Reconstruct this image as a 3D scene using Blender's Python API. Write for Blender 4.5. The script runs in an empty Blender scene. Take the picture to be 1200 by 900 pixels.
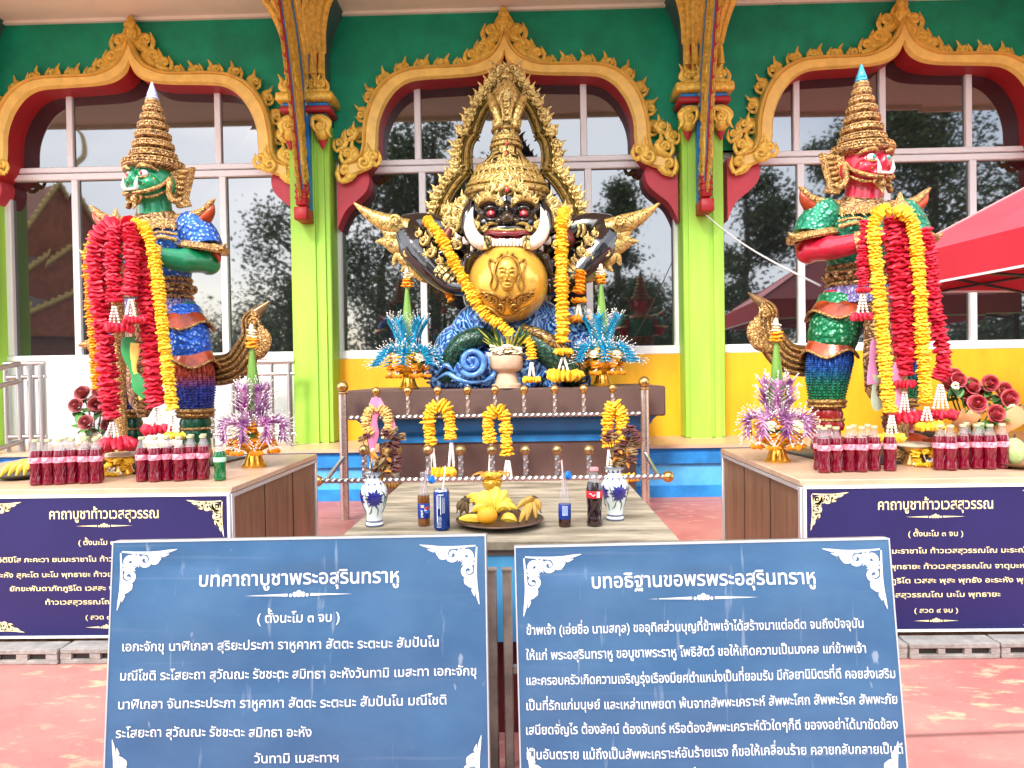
import bpy, math, random
import numpy as np
from mathutils import Vector, Matrix
R = math.radians
PI = math.pi
rnd = random.Random(11)
sc = bpy.context.scene
COL = sc.collection

# ------------------------------------------------------------ camera, sky, sun, exposure
F, CX, CY, H = 850.0, 600.0, 450.0, 1.15
YAW, PITCH, ROLL = R(1.3), R(-0.9), R(-0.9)
ROT = Matrix.Rotation(YAW, 3, 'Z') @ Matrix.Rotation(PI / 2 + PITCH, 3, 'X') @ Matrix.Rotation(ROLL, 3, 'Z')
cd = bpy.data.cameras.new('camera')
cam = bpy.data.objects.new('camera', cd)
COL.objects.link(cam)
cam.matrix_world = Matrix.Translation((0, 0, H)) @ ROT.to_4x4()
cd.sensor_width = 36.0
cd.lens = F / 1200.0 * 36.0
cd.clip_start = 0.05
cd.clip_end = 600
sc.camera = cam

SUN_EL, SUN_AZ = R(40), R(200)          # azimuth clockwise from +Y: the sun is behind and a little left of the camera
world = bpy.data.worlds.new('World')
sc.world = world
world.use_nodes = True
wt = world.node_tree
bg = wt.nodes['Background']
sky = wt.nodes.new('ShaderNodeTexSky')
sky.sky_type = 'NISHITA'
sky.sun_disc = False
sky.sun_elevation = SUN_EL
sky.sun_rotation = SUN_AZ
sky.dust_density = 2.0
wc = wt.nodes.new('ShaderNodeTexCoord')
wm = wt.nodes.new('ShaderNodeMapping')
wm.inputs['Scale'].default_value = (1.2, 1.2, 3.4)
wn = wt.nodes.new('ShaderNodeTexNoise')
wn.inputs['Scale'].default_value = 1.7
wn.inputs['Detail'].default_value = 7
wr = wt.nodes.new('ShaderNodeValToRGB')
wr.color_ramp.elements[0].position = 0.32
wr.color_ramp.elements[1].position = 0.62
wr.color_ramp.elements[0].color = (0.25, 0.25, 0.25, 1)
wx = wt.nodes.new('ShaderNodeMix')
wx.data_type = 'RGBA'
wx.inputs[7].default_value = (7.4, 7.8, 8.5, 1)
wt.links.new(wc.outputs['Generated'], wm.inputs[0])
wt.links.new(wm.outputs[0], wn.inputs['Vector'])
wt.links.new(wn.outputs[0], wr.inputs[0])
wt.links.new(wr.outputs[0], wx.inputs[0])
wt.links.new(sky.outputs[0], wx.inputs[6])
wt.links.new(wx.outputs[2], bg.inputs[0])
bg.inputs[1].default_value = 0.15
sd = bpy.data.lights.new('sun', 'SUN')
sd.energy = 1.15
sd.angle = R(14)
sd.color = (1.0, 0.95, 0.87)
sun = bpy.data.objects.new('sun', sd)
COL.objects.link(sun)
sun.rotation_euler = (PI / 2 - SUN_EL, 0, PI - SUN_AZ)
sc.view_settings.view_transform = 'Standard'
sc.view_settings.look = 'None'
sc.view_settings.gamma = 1
sc.view_settings.use_curve_mapping = False
sc.view_settings.exposure = 1.78
sc.cycles.max_bounces = 8
sc.cycles.transparent_max_bounces = 8
sc.cycles.caustics_reflective = False
sc.cycles.caustics_refractive = False

# ------------------------------------------------------------ from the photograph's pixels to places
def ray(px, py):
    return ROT @ Vector(((px - CX) / F, (CY - py) / F, -1))
def P(px, py, Y):
    d = ray(px, py); t = Y / d.y
    return Vector((d.x * t, Y, H + d.z * t))
def PZ(px, py, z):
    d = ray(px, py); t = (z - H) / d.z
    return Vector((d.x * t, d.y * t, z))
def S(Y):
    return F / Y                          # pixels per metre at that depth

# ------------------------------------------------------------ mesh helpers
def cr(pts, n=4, closed=False):           # smooth curve through points
    A = [np.array(p, float) for p in pts]
    out = []
    m = len(A)
    for i in range(m if closed else m - 1):
        p0 = A[(i - 1) % m] if (closed or i > 0) else A[0] * 2 - A[1]
        p1, p2 = A[i], A[(i + 1) % m]
        p3 = A[(i + 2) % m] if (closed or i + 2 < m) else A[-1] * 2 - A[-2]
        for k in range(n):
            t = k / n
            out.append(0.5 * (2 * p1 + (p2 - p0) * t + (2 * p0 - 5 * p1 + 4 * p2 - p3) * t * t + (3 * p1 - p0 - 3 * p2 + p3) * t ** 3))
    if not closed:
        out.append(A[-1])
    return out
def unit(a):
    l = np.linalg.norm(a)
    return a / l if l > 1e-9 else a
def lerp(a, b, t):
    return a + (b - a) * t
def ipl(vals, n):                         # spread a short list of values over n samples
    if not hasattr(vals, '__len__'):
        return [vals] * n
    return list(np.interp(np.linspace(0, 1, n), np.linspace(0, 1, len(vals)), vals))

class MB:
    def __init__(s):
        s.v, s.f, s.m = [], [], []
    def add(s, vs, fs, mi=0, M=None):
        b = len(s.v)
        if M is not None:
            vs = [M @ Vector(v) for v in vs]
        s.v.extend([tuple(float(q) for q in v) for v in vs])
        s.f.extend([[i + b for i in f] for f in fs])
        s.m.extend(mi if isinstance(mi, list) else [mi] * len(fs))
        return s
    def merge(s, o, M=None, dm=0):
        return s.add(o.v, o.f, [q + dm for q in o.m], M)
    def box(s, a, b, mi=0, M=None, bev=0.0):
        x0, y0, z0 = [min(p, q) for p, q in zip(a, b)]
        x1, y1, z1 = [max(p, q) for p, q in zip(a, b)]
        if bev <= 0:
            v = [(x, y, z) for z in (z0, z1) for y in (y0, y1) for x in (x0, x1)]
            f = [(0, 2, 3, 1), (4, 5, 7, 6), (0, 1, 5, 4), (2, 6, 7, 3), (0, 4, 6, 2), (1, 3, 7, 5)]
            return s.add(v, f, mi, M)
        d = min(bev, (x1 - x0) * .45, (y1 - y0) * .45, (z1 - z0) * .45)
        v = []
        for sx in (0, 1):
            for sy in (0, 1):
                for sz in (0, 1):
                    X, Y, Z = (x0, x1)[sx], (y0, y1)[sy], (z0, z1)[sz]
                    dx, dy, dz = (d, -d)[sx], (d, -d)[sy], (d, -d)[sz]
                    v += [(X, Y + dy, Z + dz), (X + dx, Y, Z + dz), (X + dx, Y + dy, Z)]
        c = lambda a, b, e: (a * 4 + b * 2 + e) * 3
        f = []
        for k in range(8):
            f.append((k * 3, k * 3 + 1, k * 3 + 2))
        f += [(c(0,0,0), c(0,1,0), c(0,1,1), c(0,0,1)), (c(1,0,0), c(1,0,1), c(1,1,1), c(1,1,0))]
        f += [(c(0,0,0)+1, c(0,0,1)+1, c(1,0,1)+1, c(1,0,0)+1), (c(0,1,0)+1, c(1,1,0)+1, c(1,1,1)+1, c(0,1,1)+1)]
        f += [(c(0,0,0)+2, c(1,0,0)+2, c(1,1,0)+2, c(0,1,0)+2), (c(0,0,1)+2, c(0,1,1)+2, c(1,1,1)+2, c(1,0,1)+2)]
        for p in (0, 1):
            for q in (0, 1):
                f.append((c(p,q,0), c(p,q,1), c(p,q,1)+1, c(p,q,0)+1))
                f.append((c(p,0,q), c(p,1,q), c(p,1,q)+2, c(p,0,q)+2))
                f.append((c(0,p,q)+1, c(1,p,q)+1, c(1,p,q)+2, c(0,p,q)+2))
        return s.add(v, f, mi, M)
    def tube(s, path, rad, n=8, mi=0, flat=1.0, up=None, cap=True):
        A = [np.array(p, float) for p in path]
        m = len(A)
        rr = ipl(rad, m)
        T = [unit(A[min(i + 1, m - 1)] - A[max(i - 1, 0)]) for i in range(m)]
        if up is None:
            a = np.array((0, 0, 1.)) if abs(T[0][2]) < .9 else np.array((1., 0, 0))
            N = unit(np.cross(T[0], a))
        vs = []
        for i in range(m):
            if up is not None:
                B = np.array(up, float); N = unit(np.cross(B, T[i]))
            else:
                N = unit(N - T[i] * np.dot(N, T[i])); B = np.cross(T[i], N)
            for k in range(n):
                t = 2 * PI * k / n
                vs.append(A[i] + N * rr[i] * math.cos(t) + B * rr[i] * flat * math.sin(t))
        fs = [(i * n + k, i * n + (k + 1) % n, (i + 1) * n + (k + 1) % n, (i + 1) * n + k) for i in range(m - 1) for k in range(n)]
        if cap:
            fs += [tuple(range(n))[::-1], tuple((m - 1) * n + k for k in range(n))]
        return s.add(vs, fs, mi)
    def loft(s, rings, mi=0, cap=True, close=True):
        n = len(rings[0]); m = len(rings)
        vs = [p for r in rings for p in r]
        fs = [(i * n + k, i * n + (k + 1) % n, (i + 1) * n + (k + 1) % n, (i + 1) * n + k) for i in range(m - 1) for k in range(n if close else n - 1)]
        if cap:
            fs += [tuple(range(n))[::-1], tuple((m - 1) * n + k for k in range(n))]
        return s.add(vs, fs, mi)
    def lathe(s, prof, n=16, c=(0, 0, 0), mi=0, sx=1.0, sy=1.0, wob=None, cap=True):
        rings = []
        for j, (r, z) in enumerate(prof):
            ring = []
            for k in range(n):
                t = 2 * PI * k / n
                q = r * (wob(t, j) if wob else 1)
                ring.append((c[0] + q * sx * math.cos(t), c[1] + q * sy * math.sin(t), c[2] + z))
            rings.append(ring)
        return s.loft(rings, mi, cap)
    def ell(s, c, r, mi=0, n=14, m=9, M=None):
        if not hasattr(r, '__len__'):
            r = (r, r, r)
        vs = [(0, 0, -1)]
        for j in range(1, m):
            a = -PI / 2 + PI * j / m
            for k in range(n):
                t = 2 * PI * k / n
                vs.append((math.cos(a) * math.cos(t), math.cos(a) * math.sin(t), math.sin(a)))
        vs.append((0, 0, 1))
        L = len(vs) - 1
        fs = [(0, 1 + (k + 1) % n, 1 + k) for k in range(n)]
        for j in range(m - 2):
            for k in range(n):
                a = 1 + j * n
                fs.append((a + k, a + (k + 1) % n, a + n + (k + 1) % n, a + n + k))
        fs += [(L, L - n + k, L - n + (k + 1) % n) for k in range(n)]
        Q = Matrix.Translation(c) @ (M.to_4x4() if M is not None else Matrix()) @ Matrix.Diagonal((r[0], r[1], r[2], 1))
        return s.add(vs, fs, mi, Q)
    def prism(s, pts, d, mi=0):           # outline (3-D points) swept by vector d
        n = len(pts); d = Vector(d)
        a = [Vector(p) for p in pts]
        vs = a + [p + d for p in a]
        fs = [tuple(range(n)), tuple(range(2 * n - 1, n - 1, -1))] + [(k, k + n, (k + 1) % n + n, (k + 1) % n) for k in range(n)]
        return s.add(vs, fs, mi)
    def paint(s, fn):
        for i, f in enumerate(s.f):
            c = np.mean([s.v[k] for k in f], axis=0)
            s.m[i] = fn(c, i)
        return s
    def mesh(s, name, mats, off=(0, 0, 0), smooth=40, fix=True):
        me = bpy.data.meshes.new(name)
        v = np.array(s.v, float) - np.array(off, float)
        me.from_pydata(v.tolist(), [], s.f)
        for m in (mats if isinstance(mats, (list, tuple)) else [mats]):
            me.materials.append(m)
        me.polygons.foreach_set('material_index', s.m)
        if fix:
            import bmesh
            bm = bmesh.new(); bm.from_mesh(me)
            bmesh.ops.recalc_face_normals(bm, faces=bm.faces)
            bm.to_mesh(me); bm.free()
        if smooth:
            me.polygons.foreach_set('use_smooth', [True] * len(me.polygons))
            me.set_sharp_from_angle(angle=R(smooth))
        me.update()
        return me
    def build(s, name, mats, parent=None, off=None, smooth=40, fix=True):
        """one mesh object; its vertices are world places unless the thing was built about its own origin (off=(0,0,0))"""
        if off is None:
            off = ORG.get(parent.name, (0, 0, 0)) if parent else (0, 0, 0)
        o = bpy.data.objects.new(name, s.mesh(name, mats, off, smooth, fix))
        COL.objects.link(o)
        if parent:
            o.parent = parent
            ORG[o.name] = ORG.get(parent.name, (0, 0, 0))
        return o

ORG = {}
def thing(name, label, cat, loc=(0, 0, 0), group=None, rz=0, local=False):
    o = bpy.data.objects.new(name, None)
    o.empty_display_size = .1
    COL.objects.link(o)
    o.location = loc; o.rotation_euler[2] = rz
    ORG[o.name] = (0, 0, 0) if local else tuple(loc)
    o['label'] = label; o['category'] = cat
    if group: o['group'] = group
    return o
def single(mb, name, label, cat, mats, base=None, group=None, smooth=40, fix=True):
    if base is None:
        v = np.array(mb.v); base = (v[:, 0].mean(), v[:, 1].mean(), v[:, 2].min())
    o = mb.build(name, mats, None, base, smooth, fix)
    o.location = base
    o['label'] = label; o['category'] = cat
    if group: o['group'] = group
    return o
def struct(mb, name, mats, smooth=40):
    o = mb.build(name, mats, None, None, smooth)
    o['kind'] = 'structure'
    return o
def dup(root, loc, rz=None, label=None, group=None):
    r = root.copy(); COL.objects.link(r); r.location = loc
    if rz is not None: r.rotation_euler[2] = rz
    if label: r['label'] = label
    if group: r['group'] = group
    def kids(a, b):
        for ch in list(a.children):
            c = ch.copy(); COL.objects.link(c); c.parent = b
            kids(ch, c)
    kids(root, r)
    return r
def remesh(mb, voxel, smooth=4, fac=0.5):
    me = mb.mesh('tmp', [], fix=False, smooth=0)
    o = bpy.data.objects.new('tmp', me); COL.objects.link(o)
    r = o.modifiers.new('r', 'REMESH'); r.mode = 'VOXEL'; r.voxel_size = voxel
    if smooth:
        q = o.modifiers.new('s', 'SMOOTH'); q.iterations = smooth; q.factor = fac
    dg = bpy.context.evaluated_depsgraph_get()
    e = bpy.data.meshes.new_from_object(o.evaluated_get(dg))
    out = MB()
    out.v = [tuple(v.co) for v in e.vertices]
    out.f = [list(p.vertices) for p in e.polygons]
    out.m = [0] * len(out.f)
    bpy.data.objects.remove(o); bpy.data.meshes.remove(e); bpy.data.meshes.remove(me)
    return out

# ------------------------------------------------------------ ornament helpers (a, u, v, w = place and axes)
def frame(a, u, v):
    u = Vector(u).normalized(); v = Vector(v); v = (v - u * v.dot(u)).normalized(); w = u.cross(v)
    return Matrix(((u.x, v.x, w.x, a[0]), (u.y, v.y, w.y, a[1]), (u.z, v.z, w.z, a[2]), (0, 0, 0, 1)))
def spiral(r0, turns, n=16, c=(0, 0), a0=0.0, r1=.15):
    return [(c[0] + lerp(r0, r0 * r1, k / n) * math.cos(a0 + turns * 2 * PI * k / n), c[1] + lerp(r0, r0 * r1, k / n) * math.sin(a0 + turns * 2 * PI * k / n), 0) for k in range(n + 1)]
def leaf2(mb, pts, rad, M, mi=0, flat=.55, n=6, sub=3):
    path = [M @ Vector((p[0], p[1], 0)) for p in cr([(p[0], p[1], 0) for p in pts], sub)]
    w = M.to_3x3() @ Vector((0, 0, 1)); w.normalize()
    sc_ = (M.to_3x3() @ Vector((1, 0, 0))).length
    mb.tube(path, [r * sc_ for r in (rad if hasattr(rad, '__len__') else [rad])], n, mi, flat, up=w)
def curl(mb, M, r0=.3, turns=1.3, th=(.12, .05), a0=0, mi=0, c=(0, 0), flip=1, flat=.6, n=6, seg=14):
    pts = spiral(r0, turns * flip, seg, c, a0)
    w = (M.to_3x3() @ Vector((0, 0, 1))).normalized()
    s_ = (M.to_3x3() @ Vector((1, 0, 0))).length
    mb.tube([M @ Vector(p) for p in pts], [t * s_ for t in th], n, mi, flat, up=w)
def kranok(mb, M, flip=1, mi=0):          # the flame scroll of Thai ornament, about 1 unit high along local y
    f = flip
    leaf2(mb, [(-.42 * f, .02), (0, .06), (.36 * f, .3), (.3 * f, .66), (.52 * f, 1.02)], [.1, .2, .2, .13, .02], M, mi)
    curl(mb, M, .27, 1.35, (.13, .08), -PI / 2, mi, (-.05 * f, .42), f)
    leaf2(mb, [(-.4 * f, .05), (-.42 * f, .4), (-.2 * f, .78)], [.1, .11, .02], M, mi)
    mb.ell(M @ Vector((-.05 * f, .42, .05)), .09 * (M.to_3x3() @ Vector((1, 0, 0))).length, mi, 6, 4)
def MS(a, u, v, s):
    return frame(a, u, v) @ Matrix.Diagonal((s, s, s, 1))

# ------------------------------------------------------------ materials
MATS = {}
def mat(name, col, rough=.5, metal=0.0, var=0.0, vscale=6.0, bump=0.0, bscale=40.0, col2=None, coat=0.0, spec=.5, alpha=1.0, trans=0.0, ior=1.45, detail=5, band=(.35, .7), emit=0, stretch=None):
    if name in MATS: return MATS[name]
    m = bpy.data.materials.new(name); m.use_nodes = True
    t = m.node_tree; b = t.nodes['Principled BSDF']
    b.inputs['Base Color'].default_value = (*col, 1)
    b.inputs['Roughness'].default_value = rough
    b.inputs['Metallic'].default_value = metal
    b.inputs['Specular IOR Level'].default_value = spec
    b.inputs['Coat Weight'].default_value = coat
    b.inputs['Coat Roughness'].default_value = .08
    b.inputs['Alpha'].default_value = alpha
    b.inputs['Transmission Weight'].default_value = trans
    b.inputs['IOR'].default_value = ior
    tc = t.nodes.new('ShaderNodeTexCoord')
    src = tc.outputs['Object']
    if stretch:
        mp = t.nodes.new('ShaderNodeMapping'); mp.inputs['Scale'].default_value = stretch
        t.links.new(src, mp.inputs[0]); src = mp.outputs[0]
    if var > 0 or col2:
        n = t.nodes.new('ShaderNodeTexNoise'); n.inputs['Scale'].default_value = vscale; n.inputs['Detail'].default_value = detail
        n.inputs['Roughness'].default_value = .62
        t.links.new(src, n.inputs['Vector'])
        r = t.nodes.new('ShaderNodeValToRGB')
        r.color_ramp.elements[0].position, r.color_ramp.elements[1].position = band
        c2 = col2 if col2 else tuple(min(1, c * (1 + var)) for c in col)
        c1 = col if col2 else tuple(c * (1 - var) for c in col)
        r.color_ramp.elements[0].color = (*c1, 1); r.color_ramp.elements[1].color = (*c2, 1)
        t.links.new(n.outputs[0], r.inputs[0]); t.links.new(r.outputs[0], b.inputs['Base Color'])
        rr = t.nodes.new('ShaderNodeMapRange'); rr.inputs[3].default_value = max(0, rough - .08); rr.inputs[4].default_value = min(1, rough + .1)
        t.links.new(n.outputs[0], rr.inputs[0]); t.links.new(rr.outputs[0], b.inputs['Roughness'])
    if bump > 0:
        n2 = t.nodes.new('ShaderNodeTexNoise'); n2.inputs['Scale'].default_value = bscale; n2.inputs['Detail'].default_value = 4
        t.links.new(src, n2.inputs['Vector'])
        bp = t.nodes.new('ShaderNodeBump'); bp.inputs['Strength'].default_value = bump; bp.inputs['Distance'].default_value = .01
        t.links.new(n2.outputs[0], bp.inputs['Height']); t.links.new(bp.outputs[0], b.inputs['Normal'])
    MATS[name] = m
    return m
def carved(name, hi, lo, scale=30, rough=.35, metal=.4, depth=.6, pos=(.02, .22), feature='DISTANCE_TO_EDGE', stretch=(1, 1, 1), zramp=None, invert=False):
    """painted relief: a cell pattern in two paints, raised and sunk"""
    if name in MATS: return MATS[name]
    m = bpy.data.materials.new(name); m.use_nodes = True
    t = m.node_tree; b = t.nodes['Principled BSDF']
    b.inputs['Roughness'].default_value = rough; b.inputs['Metallic'].default_value = metal
    tc = t.nodes.new('ShaderNodeTexCoord'); mp = t.nodes.new('ShaderNodeMapping'); mp.inputs['Scale'].default_value = stretch
    v = t.nodes.new('ShaderNodeTexVoronoi'); v.feature = feature; v.inputs['Scale'].default_value = scale
    nz = t.nodes.new('ShaderNodeTexNoise'); nz.inputs['Scale'].default_value = scale * .4
    mx = t.nodes.new('ShaderNodeMix'); mx.data_type = 'VECTOR'; mx.inputs[0].default_value = .12 if feature == 'DISTANCE_TO_EDGE' else 0.0
    t.links.new(tc.outputs['Object'], mp.inputs[0]); t.links.new(mp.outputs[0], nz.inputs['Vector'])
    t.links.new(mp.outputs[0], mx.inputs[4]); t.links.new(nz.outputs['Color'], mx.inputs[5])
    t.links.new(mx.outputs[1], v.inputs['Vector'])
    r = t.nodes.new('ShaderNodeValToRGB')
    r.color_ramp.elements[0].position, r.color_ramp.elements[1].position = pos
    r.color_ramp.elements[0].color = (*lo, 1); r.color_ramp.elements[1].color = (*hi, 1)
    t.links.new(v.outputs['Distance'], r.inputs[0])
    out = r.outputs[0]
    if zramp:                              # a second paint further up: list of (z, colour)
        sx = t.nodes.new('ShaderNodeSeparateXYZ'); t.links.new(tc.outputs['Object'], sx.inputs[0])
        mr = t.nodes.new('ShaderNodeMapRange'); mr.inputs[1].default_value = zramp[0][0]; mr.inputs[2].default_value = zramp[-1][0]
        t.links.new(sx.outputs[2], mr.inputs[0])
        r2 = t.nodes.new('ShaderNodeValToRGB')
        z0, z1 = zramp[0][0], zramp[-1][0]
        while len(r2.color_ramp.elements) < len(zramp): r2.color_ramp.elements.new(.5)
        for e, (z, c) in zip(r2.color_ramp.elements, zramp):
            e.position = (z - z0) / (z1 - z0); e.color = (*c, 1)
        t.links.new(mr.outputs[0], r2.inputs[0])
        mu = t.nodes.new('ShaderNodeMix'); mu.data_type = 'RGBA'; mu.blend_type = 'MULTIPLY'; mu.inputs[0].default_value = 1
        t.links.new(r2.outputs[0], mu.inputs[6]); t.links.new(out, mu.inputs[7]); out = mu.outputs[2]
    t.links.new(out, b.inputs['Base Color'])
    bp = t.nodes.new('ShaderNodeBump'); bp.inputs['Strength'].default_value = depth; bp.inputs['Distance'].default_value = .012
    bp.invert = invert
    t.links.new(v.outputs['Distance'], bp.inputs['Height']); t.links.new(bp.outputs[0], b.inputs['Normal'])
    MATS[name] = m
    return m

M_LIME = mat('lime_paint', (.36, .68, .07), .5, var=.09, vscale=2.5, stretch=(3, 3, .5), bump=.06, bscale=60)
M_GREEN = mat('green_render', (0, .30, .16), .6, var=.2, vscale=3.0, bump=.25, bscale=30)
M_YELLOW = mat('yellow_paint', (.82, .40, .008), .5, var=.13, vscale=2.2, stretch=(2, 2, .7), bump=.05, bscale=50)
M_WHITEWALL = mat('white_paint', (.52, .54, .56), .5, var=.05, vscale=2)
M_BEIGE = mat('beige_paint', (.92, .86, .72), .6, var=.05, vscale=1.5)
M_ARCH = mat('ochre_gold_paint', (.90, .60, .14), .38, var=.12, vscale=9, bump=.1, bscale=50)
M_ORN = mat('gold_relief_paint', (.84, .50, .075), .34, .25, var=.3, vscale=30, bump=.35, bscale=70)
M_RED = mat('red_paint', (.42, .018, .022), .45, var=.12, vscale=5)
M_PINKRED = mat('faded_red_paint', (.58, .055, .075), .5, var=.1, vscale=4)
M_FRAME = mat('white_aluminium', (.80, .80, .79), .4)
M_BLUE = mat('mid_blue_paint', (.02, .22, .58), .45, var=.28, vscale=5, detail=9)
M_LBLUE = mat('light_blue_paint', (.10, .42, .75), .45, var=.22, vscale=4, detail=9)
M_TILE = mat('beige_tile', (.60, .40, .26), .35, var=.1, vscale=4)
M_STEEL = mat('stainless_steel', (.46, .45, .44), .28, .95)
M_BRASS = mat('brass', (.62, .40, .13), .25, .95, var=.15, vscale=20)
M_GOLDB = mat('polished_gold', (.85, .48, .06), .2, .8, var=.1, vscale=25)
M_WHITE = mat('white_gloss', (.80, .78, .72), .3)
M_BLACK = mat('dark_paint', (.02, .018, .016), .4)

def glass():
    m = mat('tinted_glass', (.010, .011, .013), .025, ior=2.4, spec=.5)
    t = m.node_tree; b = t.nodes['Principled BSDF']
    n = t.nodes.new('ShaderNodeTexNoise'); n.inputs['Scale'].default_value = .9
    bp = t.nodes.new('ShaderNodeBump'); bp.inputs['Strength'].default_value = .02; bp.inputs['Distance'].default_value = .05
    t.links.new(n.outputs[0], bp.inputs['Height']); t.links.new(bp.outputs[0], b.inputs['Normal'])
    return m
M_GLASS = glass()
# ------------------------------------------------------------ ground and platform
def ground_mat():
    m = mat('red_concrete', (.40, .060, .060), .55)
    t = m.node_tree; b = t.nodes['Principled BSDF']
    tc = t.nodes.new('ShaderNodeTexCoord')
    def noise(sc_, d=6, st=None):
        n = t.nodes.new('ShaderNodeTexNoise'); n.inputs['Scale'].default_value = sc_; n.inputs['Detail'].default_value = d; n.inputs['Roughness'].default_value = .65
        if st:
            mp = t.nodes.new('ShaderNodeMapping'); mp.inputs['Scale'].default_value = st; mp.inputs['Rotation'].default_value = (0, 0, .5)
            t.links.new(tc.outputs['Object'], mp.inputs[0]); t.links.new(mp.outputs[0], n.inputs['Vector'])
        else:
            t.links.new(tc.outputs['Object'], n.inputs['Vector'])
        return n.outputs[0]
    def ramp(src, p0, p1, c0, c1):
        r = t.nodes.new('ShaderNodeValToRGB'); r.color_ramp.elements[0].position = p0; r.color_ramp.elements[1].position = p1
        r.color_ramp.elements[0].color = (*c0, 1); r.color_ramp.elements[1].color = (*c1, 1); t.links.new(src, r.inputs[0]); return r.outputs[0]
    def mix(f, a, c):
        x = t.nodes.new('ShaderNodeMix'); x.data_type = 'RGBA'
        t.links.new(f, x.inputs[0]); t.links.new(a, x.inputs[6])
        if isinstance(c, tuple): x.inputs[7].default_value = (*c, 1)
        else: t.links.new(c, x.inputs[7])
        return x.outputs[2]
    def grey_bounce(src):                         # unseen ground behind the camera, made pale grey to cut the red bounce
        q = t.nodes.new('ShaderNodeMapRange'); q.inputs[1].default_value = .3; q.inputs[2].default_value = .25
        t.links.new(src, q.inputs[0]); return q.outputs[0]
    base = ramp(noise(1.3), .3, .7, (.43, .125, .11), (.55, .25, .20))
    sp_ = t.nodes.new('ShaderNodeSeparateXYZ'); t.links.new(tc.outputs['Object'], sp_.inputs[0])
    base = mix(ramp(sp_.outputs[1], .44, .46, (1, 1, 1), (0, 0, 0)) if False else grey_bounce(sp_.outputs[1]), base, (.36, .34, .31))
    worn = ramp(noise(7, 10, (1, 2.6, 1)), .55, .62, (0, 0, 0), (1, 1, 1))
    big = ramp(noise(.9, 3), .42, .56, (0, 0, 0), (1, 1, 1))
    mu = t.nodes.new('ShaderNodeMath'); mu.operation = 'MULTIPLY'; t.links.new(worn, mu.inputs[0]); t.links.new(big, mu.inputs[1])
    c = mix(mu.outputs[0], base, (.62, .40, .24))
    v = t.nodes.new('ShaderNodeTexVoronoi'); v.feature = 'DISTANCE_TO_EDGE'; v.inputs['Scale'].default_value = .38
    nn = t.nodes.new('ShaderNodeTexNoise'); nn.inputs['Scale'].default_value = 3; nn.inputs['Detail'].default_value = 6
    mv = t.nodes.new('ShaderNodeMix'); mv.data_type = 'VECTOR'; mv.inputs[0].default_value = .3
    t.links.new(tc.outputs['Object'], mv.inputs[4]); t.links.new(nn.outputs['Color'], mv.inputs[5]); t.links.new(mv.outputs[1], v.inputs['Vector'])
    ck = ramp(v.outputs['Distance'], .0008, .0025, (.8, .8, .8), (0, 0, 0))
    c = mix(ck, c, (.12, .05, .04))
    sp = ramp(noise(26, 3), .70, .74, (0, 0, 0), (1, 1, 1))
    c = mix(sp, c, (.2, .07, .06))
    t.links.new(c, b.inputs['Base Color'])
    bp = t.nodes.new('ShaderNodeBump'); bp.inputs['Strength'].default_value = .25; bp.inputs['Distance'].default_value = .01
    t.links.new(noise(40), bp.inputs['Height']); t.links.new(bp.outputs[0], b.inputs['Normal'])
    return m
g = MB()
g.add([(-150, -150, 0), (150, -150, 0), (150, 150, 0), (-150, 150, 0)], [(0, 1, 2, 3)])
struct(g, 'ground', ground_mat(), 0)
PT = .475                                  # platform height
g = MB()
g.box((-14, 6.62, 0), (14, 9, PT - .03), 1)
g.box((-14, 6.58, PT - .17), (14, 6.62, PT - .07), 0)
g.box((-14, 6.60, PT - .07), (14, 6.62, PT - .03), 0)
g.box((-14, 6.57, 0), (14, 6.62, .10), 0)
g.box((-14, 6.56, PT - .03), (14, 9, PT), 2)
struct(g, 'platform', [M_BLUE, M_LBLUE, M_TILE])

# ------------------------------------------------------------ the temple building
TOPZ = 4.83
bld = thing('temple_building', 'green and gold temple hall front with lime pillars, arched dark windows and overhanging eave', 'building', (0, 7.5, 0))
WY, PY, AY = 7.55, 7.22, 7.40             # glass, pillar front, green wall front
ARCHX = [P(159, 50, AY).x, P(591, 38, AY).x, P(1051, 25, AY).x]
AZ = P(591, 38, AY).z                      # where the gold band peaks
ac = Vector((P(591, 38, AY).x, 0, 0))
OUT = [(572.5,112),(556,155),(532,192),(500,215),(450,235),(380,238),(300,238),(230,245),(175,268),(132,305),(102,355),(85,405),(76,455),(74,505),(62,545),(30,562)]
INN = [(573,205),(562,232),(540,254),(505,270),(455,278),(382,282),(302,285),(245,292),(200,318),(165,362),(143,410),(133,455),(131,505),(122,555),(85,595),(30,612)]
def a2(p):                                 # arch sheet coordinates: metres from the peak
    s_ = 1 / 3 / S(AY)
    return np.array(((p[0] - 572.5) * s_, -(p[1] - 112) * s_))
oc = cr([a2(p) for p in OUT], 3); ic = cr([a2(p) for p in INN], 3)
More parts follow.
